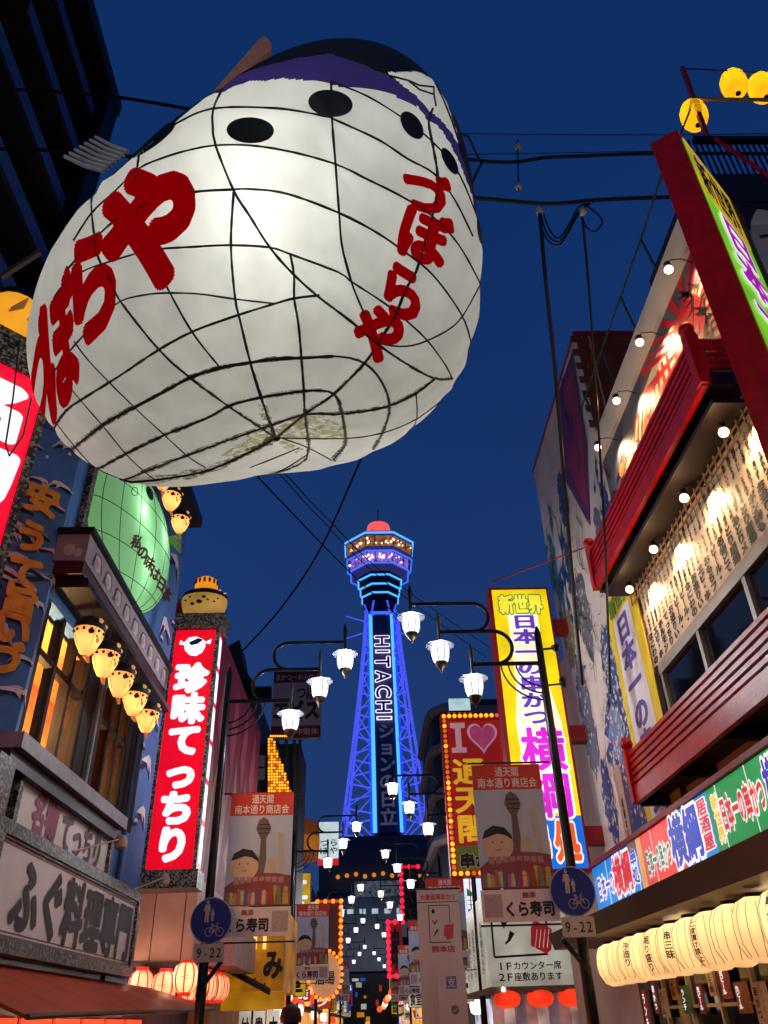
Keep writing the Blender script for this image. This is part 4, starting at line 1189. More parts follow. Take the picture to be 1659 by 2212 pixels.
# ---- building 2 with painted wall
b2 = thing('painted_house', 'tall white house wall painted with blue splashes beside the skewer restaurant', 'building', (7, 14.5, 0))
whitew = mat('white_painted_wall', '#cdc2bf', rough=0.8, noise=0.16, nscale=1.2, bump=0.2)
MB().box((RX, 11.96, 0), (12, 16.9, 13.9)).build('wall', whitew, b2)
brick = mat('red_brick', '#6b2f1e', rough=0.85, noise=0.25, nscale=6)
MB().box((RX + 0.3, 11.93, 11.12), (11.9, 11.959, 13.85)).build('brick_backing', mat('mortar', '#3a2a24'), b2)
bm0 = MB().box((0, 0, 0), (0.235, 0.02, 0.085)).mesh('brick', brick)
nb = 0
for r_ in range(14):
    for c_ in range(7):
        o = link('brick', bm0, b2)
        o.location = (RX + 0.02 + c_ * 0.25 - (0.12 if r_ % 2 else 0), 11.91, 11.15 + r_ * 0.195)
        o.scale = (1, 1, 2.1)
MB().tube([(RX + 0.28, 11.86, 11.1), (RX + 0.28, 11.86, 13.8)], 0.02, 6).build('conduit', mat('conduit', '#9a8a80'), b2)
MB().box((RX - 0.02, 11.9, 13.9), (12, 16.95, 14.0)).build('roof_edge', dkred, b2)
cols = {'mural_cobalt': '#1f3f7c', 'mural_plum': '#5b2a6a', 'mural_teal': '#2f7c8c', 'mural_cherry': '#93264e'}
def splash(y, z, s, key, n_, cnt=14, sd=0):
    rnd = random.Random(sd)
    m = SPL.setdefault(key, MB())
    for k in range(cnt):
        yy, zz = y + rnd.gauss(0, s * 0.35), z + rnd.gauss(0, s)
        a = rnd.uniform(-0.5, 0.5)
        L_ = rnd.uniform(0.14, 0.6) * (0.5 + s)
        RB(m, [(yy - 0.05 * s, zz), (yy + math.sin(a) * L_ * 0.5 + 0.05, zz + L_ * 0.4), (yy + math.sin(a) * L_, zz + L_), (yy + 0.22 * s, zz + L_ * 0.3), (yy + 0.12, zz - L_ * 0.4)], n_ + k * 0.0004)
SPL = {}
def ragged(y0, y1, z0, z1, key, n_, sd, flecks=60):
    rr = random.Random(sd)
    pts = []
    N = 34
    for i in range(N):
        a = 2 * math.pi * i / N
        r = rr.uniform(0.62, 1.12)
        pts.append(((y0 + y1) / 2 + (y1 - y0) / 2 * r * math.cos(a), (z0 + z1) / 2 + (z1 - z0) / 2 * (0.9 + 0.2 * rr.random()) * math.sin(a)))
    RB(MB(), pts, n_).build('mural_wave', mat(key, cols[key], noise=0.45, nscale=9), b2)
    f = SPL.setdefault('mural_fleck', MB())
    for k in range(flecks):
        y, z = rr.uniform(y0, y1), rr.uniform(z0, z1)
        s_ = rr.uniform(0.02, 0.07)
        RB(f, [(y - s_, z), (y, z + s_ * rr.uniform(0.5, 1.6)), (y + s_ * 0.8, z + s_ * 0.2), (y + s_ * 0.2, z - s_)], n_ + 0.003)
cols['mural_fleck'] = '#c6bcc0'; cols['mural_steel'] = '#5f7fa8'
ragged(13.2, 14.3, 6.3, 7.9, 'mural_cobalt', 0.006, 1, 120); ragged(13.2, 14.9, 4.9, 6.7, 'mural_cobalt', 0.009, 2, 170); ragged(13.1, 14.5, 3.6, 5.3, 'mural_cobalt', 0.012, 7, 120); ragged(13.6, 14.6, 5.4, 6.4, 'mural_steel', 0.015, 17, 60)
ragged(12.0, 12.5, 8.9, 10.2, 'mural_cobalt', 0.006, 3, 30); ragged(15.0, 15.5, 8.4, 10.8, 'mural_cobalt', 0.006, 4, 10); ragged(16.1, 16.7, 9.8, 11.6, 'mural_teal', 0.006, 5, 6); ragged(14.4, 15.2, 10.8, 12.3, 'mural_cobalt', 0.009, 6, 12)
splash(13.9, 4.1, 0.5, 'mural_cobalt', 0.016, 14, 9)
cols['mural_slate2'] = '#5a6078'; cols['mural_ochre'] = '#8f7a58'
ragged(15.3, 16.4, 5.6, 8.2, 'mural_slate2', 0.006, 21, 40); ragged(14.3, 15.2, 7.6, 9.6, 'mural_slate2', 0.009, 22, 30); ragged(15.7, 16.6, 8.0, 9.4, 'mural_ochre', 0.012, 23, 20); ragged(12.5, 13.2, 8.2, 10.0, 'mural_slate2', 0.018, 24, 30); ragged(14.9, 15.7, 4.2, 5.8, 'mural_cobalt', 0.015, 25, 60)
rs_ = random.Random(40)
for k in range(16):
    y, z = rs_.uniform(12.6, 16.4), rs_.uniform(5.5, 12.5)
    pts_ = [(-y, z)]
    for q_ in range(6): pts_.append((pts_[-1][0] + rs_.uniform(-0.16, 0.16), pts_[-1][1] - rs_.uniform(0.05, 0.3)))
    stroke(rf, MB(), pts_, [0.01, 0.03, 0.045, 0.04, 0.03, 0.02, 0.01], 0.036 + 0.0005 * k).build('mural_line', ink, b2)
splash(12.25, 9.8, 0.55, 'mural_cobalt', 0.008, 22, 3); splash(15.6, 9.6, 0.9, 'mural_cobalt', 0.008, 16, 4); splash(16.3, 10.6, 0.8, 'mural_teal', 0.026, 12, 6)
RB(SPL.setdefault('mural_plum', MB()), [(12.2, 13.7), (13.8, 13.8), (14.4, 11.9), (13.3, 9.9), (12.5, 11.4)], 0.020)
RB(SPL.setdefault('mural_cherry', MB()), [(12.35, 13.3), (13.2, 13.6), (13.9, 11.9), (13.3, 10.3), (12.7, 11.5)], 0.024)
splash(13.2, 12.4, 0.5, 'mural_cobalt', 0.030, 10, 5)
for k_, m in SPL.items(): m.build('mural_splash', mat(k_, cols[k_], noise=0.3, nscale=8), b2, kind='stuff')
m_ = MB()
for k in range(24):
    y, z = random.uniform(13.2, 16.5), random.uniform(7.3, 11)
    stroke(rf, m_, [(-y, z), (-y + 0.1, z - 0.06), (-y + 0.25, z - 0.02)], [0.01, 0.025, 0.01], 0.034)
m_.build('mural_ink', ink, b2, kind='stuff')
# reflection of the tall yellow sign, painted as a sheet on the wall
t = thing('reflection_sheet', 'painted reflection of the tall yellow sign on the white wall under the upper balcony', 'banner', (4.56, 12.6, 4.2))
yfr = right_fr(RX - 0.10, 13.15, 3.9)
MB().fbox(yfr, 0, 0, 1.62, 4.1, -0.015, 0.0).build('sheet', mat('reflection_yellow', '#d8bd12', noise=0.2, nscale=2), t)
m_ = MB(); blob(yfr, m_, [(0.3, 0.05), (1.25, 0.05), (1.32, 1.6), (1.25, 3.65), (0.3, 3.65), (0.2, 1.6)], 0.004); m_.build('white_halo', mat('reflection_white', '#d8d2dc', noise=0.1), t)
text('日本一の串かつ', yfr, 0.40, 0.05, 1.12, 3.6, mat('reflection_purple', '#5a4596', noise=0.2), t, 0.05, True, n=0.008)
text('新世界', yfr, 0.2, 3.70, 1.4, 4.06, mat('reflection_green', '#4f7a1e', noise=0.3, nscale=12), t, 0.06, n=0.006)
t = thing('white_plank_sign', 'narrow white plank sign with small ink writing beside the lower balcony post', 'sign', (3.9, 12.4, 3.6))
pfz = right_fr(3.93, 12.62, 3.55)
MB().prism(pfz, [(0, 0), (0.36, 0), (0.36, 1.2), (0.2, 1.36), (0, 1.3)], -0.03, 0.0).build('plank', mat('plank_white', '#c4a9a4', noise=0.1), t)
text('横綱本店', pfz, 0.14, 0.25, 0.24, 0.85, ink, t, 0.02, True, n=0.004)
MB().bar((3.95, 12.45, 3.3), (4.6, 12.45, 3.3), 0.06).build('bracket', blackm, t)

# ---- long lit billboard above the shop
t = thing('billboard', 'long colourful lit billboard above the shopfront lanterns', 'billboard', (3.95, 10, 3.1))
def by(x): return P(x, 1917 - (x - 1287) * 0.5645, X=3.95).y
yF = by(1286); z0, z1 = 3.10, 3.76
bfr = right_fr(3.95, yF, z0)
L_ = yF - 5.5
MB().fbox(bfr, -0.06, -0.06, L_, 0.72, -0.3, -0.002).build('case', dkred, t)
for nm, v0, v1 in (('top_rail', 0.675, 0.74), ('bottom_rail', -0.08, -0.012)):
    MB().fbox(bfr, -0.06, v0, L_, v1, 0.0, 0.05).build(nm, dkred, t)
secs = [(1286, 1382, 'lit_blue', '#0a86e0', 0.9), (1382, 1392, 'lit_orange_strip', '#f0a040', 0.9), (1392, 1472, 'lit_vermilion', '#e8321a', 0.9), (1472, 1540, 'lit_blue2', '#1590d8', 0.85), (1540, 1800, 'lit_signgreen', '#0a9a4c', 0.8)]
for x_0, x_1, nm, hx, es in secs:
    u0 = yF - by(x_0); u1 = yF - by(x_1) if x_1 < 1700 else L_
    MB().fbox(bfr, u0 + 0.003, 0, u1 - 0.003, 0.66, -0.001, 0.01).build('lit_panel', lit(nm, hx, es), t)
def ub(x): return yF - by(x)
lw = lit('lit_paper_white', '#fff4f4', 1.0)
def btxt(s, x_0, x_1, v0, v1, hx, nm, vert=False, wt=0.04):
    text(s, bfr, ub(x_0), v0, ub(x_1), v1, lit(nm, hx, 0.85), t, wt, vert, n=0.022, outline=lw, ow=0.07)
btxt('日本一の', 1293, 1328, 0.12, 0.48, '#4a3fb0', 'lit_violet')
btxt('横綱', 1328, 1366, 0.05, 0.62, '#e02a3a', 'lit_crimson')
btxt('串処', 1366, 1380, 0.1, 0.58, '#2a48b8', 'lit_royal', True)
btxt('日本一の串かつ', 1398, 1450, 0.1, 0.44, '#187a4a', 'lit_deepgreen')
btxt('横綱', 1452, 1516, 0.03, 0.64, '#1c3cc0', 'lit_royal2')
btxt('居酒屋', 1517, 1538, 0.06, 0.62, '#e02a50', 'lit_crimson2', True)
btxt('新世界', 1548, 1562, 0.06, 0.58, '#e8c820', 'lit_lemon', True)
btxt('日本一の串かつ', 1562, 1655, 0.14, 0.5, '#e02a2a', 'lit_crimson3')
btxt('横綱', 1660, 1720, 0.1, 0.6, '#3a2ab8', 'lit_violet2')
for k in range(12):
    u = 0.9 + k * 0.82
    MB().fbox(bfr, u, 0.0, u + 0.012, 0.66, 0.0105, 0.014).build('panel_joint', lw, t)

# ---- shop canopy, lanterns and shopfront below
sh = thing('shopfront', 'shopfront of the skewer restaurant with white window bars and posters under a dark canopy', 'building', (4.3, 9, 0))
MB().hexa([(3.52, 4, 2.62), (RX, 4, 2.62), (RX, 16.8, 2.66), (3.5, 16.8, 2.66), (3.44, 4, 2.90), (RX, 4, 2.98), (RX, 16.8, 2.98), (3.42, 16.8, 2.92)]).build('canopy', mat('canopy_dark', '#24130f', rough=0.4, noise=0.3, nscale=5), sh)
MB().box((3.80, 4, 2.985), (RX, 15.5, 3.02)).build('canopy_cap', blackm, sh)
MB().box((RX - 0.05, 4, 0), (RX - 0.002, 15.4, 2.6)).build('front_wall', mat('shop_wall', '#3c2a20', noise=0.3), sh)
MB().box((RX - 0.07, 7.0, 0.8), (RX - 0.052, 15.0, 2.45)).build('window_glass', glassd, sh)
wbar = mat('window_white', '#b9b2a0', noise=0.1)
for y in (8.6, 9.5, 10.6, 11.7, 12.8, 13.9):
    MB().box((RX - 0.13, y - 0.03, 0.8), (RX - 0.071, y + 0.03, 2.45)).build('window_bar', wbar, sh)
for y0_, y1_ in ((8.63, 9.47), (9.53, 10.57), (10.63, 11.67), (11.73, 12.77), (12.83, 13.87)):
    MB().box((RX - 0.12, y0_, 1.66), (RX - 0.071, y1_, 1.70)).build('window_bar', wbar, sh)
rnd = random.Random(5)
pm = [mat('poster_%d' % i, h, noise=0.5, nscale=14) for i, h in enumerate(('#8c5a34', '#a3402c', '#c7a98c', '#7a1f22', '#3c6a4a', '#b5822f', '#b3a79a'))]
for k in range(16):
    y = 7.2 + k * 0.5; h = rnd.uniform(0.25, 0.6); zt_ = rnd.uniform(1.85, 2.1)
    wp = rnd.uniform(0.2, 0.42)
    o = MB().box((RX - 0.142, y, zt_ - h), (RX - 0.136, y + wp, zt_)).build('poster', pm[k % 7], sh)
    text(rnd.choice(('串かつ', '生ビール', '飲み放題', 'どて焼', 'ランチ')), right_fr(RX - 0.142, y + wp, zt_ - h), 0.04, 0.04, min(wp - 0.04, 0.16), h - 0.04, ink if k % 7 in (2, 5, 6) else lw, sh, 0.03, True, n=0.003, name='poster_lettering')
# cream lanterns in a row
lcream = cloth('paper_cream', H('#e8c898'), H('#ffdeb0'), emit=0.06)
names = ['昔懐かし', '職人の寿司', 'ビール', 'どて焼', '二度漬け禁止', '揚げたて', '串三昧', '堀り盛り', 'この街', '手造り', '旨い店', '元祖']
for k in range(12):
    y = 7.35 + k * 0.62
    lab = 'cream paper lantern under the shop canopy, %s from the lamp pole with the blue sign' % ('nearest', 'second', 'third', 'fourth', 'fifth', 'sixth', 'seventh', 'eighth', 'ninth', 'tenth', 'eleventh', 'twelfth')[11 - k]
    t = thing('paper_lantern', lab, 'lantern', (3.86, y, 1.95), 'cream lanterns under the shop canopy')
    if k == 0:
        lm = MB().lathe([(0.10, -0.31), (0.2, -0.26), (0.275, -0.14), (0.29, 0.0), (0.28, 0.14), (0.22, 0.26), (0.12, 0.31)], (0, 0, 0), 22).mesh('paper', lcream, True)
        capm = MB().lathe([(0.115, 0.31), (0.115, 0.35)], (0, 0, 0), 14).mesh('cap', blackm)
        ribm = MB()
        for j in range(14):
            a = 2 * math.pi * j / 14
            ribm.tube([(r * math.cos(a), r * math.sin(a), z) for r, z in ((0.203, -0.26), (0.278, -0.14), (0.293, 0.0), (0.283, 0.14), (0.223, 0.26))], 0.0040, 4)
        ribm = ribm.mesh('seam', mat('seam_brown', '#9a6a30'))
    for nm, me in (('paper', lm), ('cap', capm), ('seam', ribm)):
        o = bpy.data.objects.new(nm, me); col.objects.link(o); o.parent = t
    t.location = (3.86, y, 2.27); t.scale = (0.9, 0.9, 0.92)
    s = names[k % len(names)]
    bd = lamp('lantern_bulb', (0, 0, 0.10), random.uniform(7.5, 10.5), (1.0, 0.82, 0.55), 0.04); bd.parent = t
    t.rotation_euler = (random.uniform(-0.05, 0.05), random.uniform(-0.05, 0.05), random.uniform(-0.5, 0.5))
    if k not in (0, 1, 4, 6, 7, 9): continue
    mb = MB()
    for i, ch in enumerate(s):
        gv, gf = glyph(ch, 0.03)
        hh = 0.44 / max(len(s), 4)
        for vs in [gv]:
            pts = []
            for x, yy, l_ in vs:
                z = 0.22 - (i + 1) * hh + yy * hh
                ang = math.pi + R(38) + (x - 0.5) * 0.42          # around the paper, turned to the street and the viewer
                rr = 0.292 * math.sqrt(max(0.2, 1 - (z / 0.42) ** 2)) + 0.004
                pts.append((rr * math.cos(ang), rr * math.sin(ang), z))
            mb.add(pts, gf)
    o = bpy.data.objects.new('lettering', mb.mesh('lettering', ink)); col.objects.link(o); o.parent = t
lamp('canopy_light', (4.2, 9.0, 2.35), 8, (1.0, 0.66, 0.32), 0.2, sh)
lamp('canopy_light', (4.2, 12.0, 2.35), 8, (1.0, 0.66, 0.32), 0.2, sh)

# ---- tall yellow sign
t = thing('tall_yellow_sign', 'tall yellow lit sign box with purple and magenta lettering in a dark red frame', 'sign', (3.5, 16.2, 3.9))
x0, x1, z0, z1 = 2.93, 4.19, 3.95, 9.88
fr = front_fr(x0, 16.0, z0); W_, H_ = x1 - x0, z1 - z0
MB().fbox(fr, -0.07, -0.07, W_ + 0.05, H_ + 0.06, -0.45, -0.004).build('case', dkred, t)
MB().fbox(fr, 0, 0.95, W_, H_, -0.003, 0.0).build('lit_face', lit('lit_yellow', '#f2d40c', 1.0, 0.1), t)
MB().fbox(fr, 0, 0, W_, 0.945, -0.003, 0.0).build('lit_foot', lit('lit_blue3', '#0a6fe0', 0.9), t)
m_ = MB(); blob(fr, m_, [(0.28, 1.0), (1.12, 1.0), (1.16, 2.8), (1.0, 3.6), (0.98, 5.3), (0.3, 5.3), (0.3, 3.6), (0.2, 2.8)], 0.004); m_.build('white_halo', lit('lit_halo', '#fdf3d0', 1.1), t)
text('新世界', fr, 0.13, H_ - 0.62, W_ - 0.13, H_ - 0.14, lit('lit_lemon2', '#f4e43a', 1.0), t, 0.05, n=0.014, outline=lit('lit_leaf', '#1f8a5c', 0.8), ow=0.06)
text('日本一の串かつ', fr, 0.36, 2.75, 0.96, 5.3, lit('lit_violet3', '#6a3fc8', 0.8), t, 0.04, True, n=0.016, outline=lw, ow=0.045)
text('横綱', fr, 0.24, 0.9, 1.16, 2.72, lit('lit_magenta', '#e026d8', 0.9), t, 0.03, True, n=0.016, outline=lw, ow=0.05)
text('串', fr, 0.12, 0.12, 0.6, 0.86, lit('lit_orange_ch', '#f0642a', 0.9), t, 0.05, n=0.012, outline=lw, ow=0.06)
text('処', fr, 0.68, 0.12, 1.16, 0.86, lit('lit_orange_ch', '#f0642a', 0.9), t, 0.05, n=0.012, outline=lw, ow=0.06)
for z in (9.0, 6.55, 4.55):
    MB().box((x1 + 0.05, 16.1, z - 0.17), (RX + 0.4, 16.34, z + 0.17)).build('wall_bracket', dkred, t)
MB().tube([P(1062, 1258, Y=16), P(1270, 1180, X=4.3)], 0.016, 6).build('stay_wire', dkred, t)
MB().box((4.62, 16.9, 0), (10, 20.5, 8.6)).build('x', plaster, None)
o = bpy.data.objects['x']; o.name = 'pale_house'; tag(o, 'plain pale house wall behind the tall yellow sign', 'building')
# ================================================================== STREET LAMPS
def glow_glass(name, colr, es, clear):
    """lamp glass that shines and lets the lamp inside light the street"""
    m = bpy.data.materials.new(name); m.use_nodes = True
    nt = m.node_tree
    for n in list(nt.nodes): nt.nodes.remove(n)
    o = nt.nodes.new('ShaderNodeOutputMaterial'); t = nt.nodes.new('ShaderNodeBsdfTransparent'); e = nt.nodes.new('ShaderNodeEmission'); x = nt.nodes.new('ShaderNodeMixShader')
    e.inputs[0].default_value = H(colr) + (1,); e.inputs[1].default_value = es; x.inputs[0].default_value = 1 - clear
    nt.links.new(t.outputs[0], x.inputs[1]); nt.links.new(e.outputs[0], x.inputs[2]); nt.links.new(x.outputs[0], o.inputs[0])
    MATS[name] = m
    return m
lampglass = glow_glass('lamp_glass', '#f4f6ff', 2.6, 0.45)
hoodm = mat('lamp_hood', '#303238', rough=0.4, noise=0.1)
def lamp_post(sg, label, group):
    """sg = -1: arms reach left from a pole on the right kerb"""
    t = thing('street_lamp', label, 'street lamp', (0, 0, 0), group)
    MB().tube([(0, 0, 0.12), (0, 0, 1.2), (0, 0, 7.25), (0, 0, 7.38)], [0.095, 0.085, 0.06, 0.02], 14).build('pole', blackm, t, True)
    MB().lathe([(0.17, 0.12), (0.17, 0.3), (0.11, 0.5), (0.095, 0.52)], (0, 0, 0), 14).build('pole_base', blackm, t, True)
    def arc(cx, cz, r, n=12): return [(sg * (cx - r * math.sin(math.pi * i / n)) if False else sg * cx - sg * r * math.sin(math.pi * i / n), 0, cz + r * math.cos(math.pi * i / n)) for i in range(n + 1)]
    z1, z2, z3 = 7.86, 7.31, 6.70
    xa, xb, xc = 2.21, 1.73, 1.20
    p = [(sg * xa, 0, z1)] + arc(1.11, (z1 + z2) / 2, (z1 - z2) / 2) + [(sg * xb, 0, z2)]
    MB().tube(p, 0.032, 10).build('scroll_arm', blackm, t, True)
    p = [(sg * 1.12, 0, z2)] + arc(0.78, (z2 + z3) / 2, (z2 - z3) / 2) + [(sg * xc, 0, z3)]
    MB().tube(p, 0.034, 10).build('scroll_arm', blackm, t, True)
    MB().tube([(sg * 0.80, 0, z3), (0, 0, z3)], 0.036, 10).build('scroll_arm', blackm, t, True)
    for r in (0.45, 0.58, 0.71):
        MB().tube([(sg * r * math.cos(math.pi / 2 * i / 8), 0, z3 - r * 0.92 * math.sin(math.pi / 2 * i / 8)) for i in range(9)], 0.016, 8).build('scroll_brace', blackm, t, True)
    for x, z in ((xa, z1), (xb, z2), (xc, z3)):
        ln = MB().lathe([(0.150, -0.265), (0.160, -0.30), (0.164, -0.36), (0.152, -0.46), (0.126, -0.54), (0.112, -0.565)], (sg * x, 0, z), 16).build('lantern_glass', lampglass, t, True)
        MB().tube([(sg * x, 0, z - 0.24), (sg * x, 0, z + 0.10), (sg * x, 0, z + 0.26), (sg * x, 0, z + 0.40)], [0.028, 0.03, 0.04, 0.006], 8).build('finial', blackm, ln, True)
        MB().lathe([(0.03, -0.19), (0.12, -0.215), (0.245, -0.25), (0.25, -0.262), (0.15, -0.264)], (sg * x, 0, z), 20).build('hood', hoodm, ln, True)
        MB().lathe([(0.112, -0.567), (0.108, -0.60), (0.07, -0.66), (0.03, -0.70), (0.012, -0.76)], (sg * x, 0, z), 12).build('cap', mat('lamp_cap', '#3a2c26', rough=0.4, metal=0.3), ln, True)
        g = MB()
        for k in range(8):
            a = 2 * math.pi * (k + 0.5) / 8
            g.tube([((sg * x) + r * math.cos(a), r * math.sin(a), z + zz) for r, zz in ((0.152, -0.265), (0.167, -0.36), (0.155, -0.46), (0.114, -0.566))], 0.008, 5)
        g.build('glazing_bars', mat('glazing_bar', '#2c2d33', metal=0.3), ln)
        lamp('lamp_light', (sg * x, 0, z - 0.47), 170 if sg < 0 else 250, (0.95, 0.95, 1.0), 0.06, ln)
    MB().bar((sg * 0.1, 0, 5.02), (sg * 1.42, 0, 5.02), 0.025).build('banner_rod', blackm, t)
    MB().bar((sg * 0.1, 0, 2.72), (sg * 1.42, 0, 2.72), 0.025).build('banner_rod', blackm, t)
    return t
lpr = lamp_post(-1, 'black street lamp with three white lanterns on scrolled arms, pole on the right pavement', 'street lamps along the right pavement')
lpr.location = (3.03, 12.6, 0)
for y in (-4.0, 24.2, 35.0, 47.0, 64.0, 90.0):  # first post is unseen behind the camera, added to light the signs
    dup(lpr, (3.03 - (y - 12.6) * 0.004, y, 0))
lpl = lamp_post(1, 'black street lamp with three white lanterns on scrolled arms, pole on the left pavement', 'street lamps along the left pavement')
lpl.location = (-2.60, 14.2, 0)
for y in (-2.5, 29.5, 44.5, 60.0, 82.0):  # the one behind the camera is unseen, added to brighten the street
    dup(lpl, (-2.60, y, 0))
# the near right post also carries small gear clamped to its top
t = thing('pole_speaker', 'small black horn speakers clamped to the lamp pole in front of the yellow sign', 'speaker', (3.1, 12.6, 6.4))
MB().bar((3.06, 12.6, 6.95), (3.28, 12.55, 6.95), 0.03).build('clamp_arm', blackm, t)
MB().lathe([(0.03, -0.05), (0.06, 0.0), (0.08, 0.06)], (3.3, 12.55, 6.93), 10).build('horn', blackm, t, True)
MB().bar((3.06, 12.6, 6.3), (3.3, 12.55, 6.3), 0.025).build('clamp_arm', blackm, t)
MB().lathe([(0.04, -0.08), (0.06, 0.0), (0.06, 0.06), (0.03, 0.1)], (3.33, 12.55, 6.32), 10).build('horn', blackm, t, True)

# ================================================================== TRAFFIC SIGNS ON THE LAMP POLES
sblue = mat('sign_blue', '#0a1f78', rough=0.4, noise=0.05)
swhite = mat('sign_white', '#b7a79c', rough=0.4, noise=0.05)
splate = mat('plate_cream', '#c2b09e', rough=0.5, noise=0.08)
def round_sign(cx, Y, cz, px, pz, label, lab2):
    t = thing('round_traffic_sign', label, 'traffic sign', (cx, Y, cz - 0.34))
    fr = front_fr(cx, Y, cz)
    MB().prism(fr, ell(0, 0, 0.335, 0.335, 40), -0.02, 0.0).build('rim', mat('sign_rim', '#9aa0ac', rough=0.35, metal=0.3), t)
    MB().prism(fr, ell(0, 0, 0.318, 0.318, 40), 0.0005, 0.004).build('disc', sblue, t)
    m_ = MB()
    def fig(u, v, s):
        blob(fr, m_, ell(u, v + 0.135 * s, 0.022 * s, 0.028 * s, 12), 0.008)
        blob(fr, m_, [(u + x * s, v + y * s) for x, y in ((-0.035, 0.1), (0.035, 0.1), (0.055, 0.0), (0.04, -0.01), (0.032, 0.04), (0.03, -0.16), (0.006, -0.16), (0.0, -0.04), (-0.008, -0.16), (-0.032, -0.16), (-0.03, 0.04), (-0.05, -0.01), (-0.062, 0.0))], 0.008)
    fig(-0.07, 0.13, 1.0); fig(0.02, 0.075, 0.55)
    def ring(u, v, r, w_):
        e = ell(u, v, r, r, 20); stroke(fr, m_, e + e[:1], w_, 0.008)
    ring(-0.02, -0.165, 0.06, 0.009); ring(0.15, -0.165, 0.06, 0.009)
    for pl in ([(-0.02, -0.165), (0.03, -0.08), (0.11, -0.085), (0.065, -0.165), (-0.02, -0.165)], [(0.03, -0.08), (0.065, -0.165)], [(0.11, -0.085), (0.15, -0.165)], [(0.11, -0.085), (0.10, -0.05), (0.13, -0.045)], [(0.02, -0.06), (0.03, -0.08)], [(0.0, -0.055), (0.045, -0.058)]):
        stroke(fr, m_, pl, 0.010, 0.009)
    m_.build('pictogram', swhite, t)
    t2 = thing('time_plate', lab2, 'sign', (px, Y, pz - 0.14))
    f2 = front_fr(px - 0.235, Y, pz - 0.13)
    MB().prism(f2, [(0.02, 0), (0.45, 0), (0.47, 0.02), (0.47, 0.24), (0.45, 0.26), (0.02, 0.26), (0, 0.24), (0, 0.02)], -0.012, 0.0).build('plate', splate, t2)
    text('9-22', f2, 0.03, 0.05, 0.44, 0.21, ink, t2, 0.01, n=0.004)
    for zz in (cz, pz):
        MB().tube([(cx, Y + 0.02, zz), (cx, Y + 0.14, zz)], 0.02, 6).build('clamp', blackm, t if zz == cz else t2)
pr = P(1237, 1925, Y=12.45); pp = P(1250, 2002, Y=12.45)
round_sign(pr.x, 12.45, pr.z, pp.x, pp.z, 'round blue walkers and bicycle sign on the lamp pole by the skewer restaurant', 'cream plate reading 9-22 on the lamp pole by the skewer restaurant')
pr = P(456, 1988, Y=14.05); pp = P(451, 2058, Y=14.05)
round_sign(pr.x, 14.05, pr.z, pp.x, pp.z, 'round blue walkers and bicycle sign on the lamp pole by the fish restaurant', 'cream plate reading 9-22 on the lamp pole by the fish restaurant')
for (x, y, z), sgn, lb in (((3.03, 12.5, 2.2), -1, 'short black stub bracket on the lower lamp pole by the skewer restaurant'), ((-2.6, 14.1, 2.15), 1, 'short black stub bracket on the lower lamp pole by the fish restaurant')):
    tag(MB().bar((x, y, z - 0.05), (x + sgn * 0.3, y, z + (0.32)), 0.06).build('stub_bracket', blackm), lb, 'bracket')

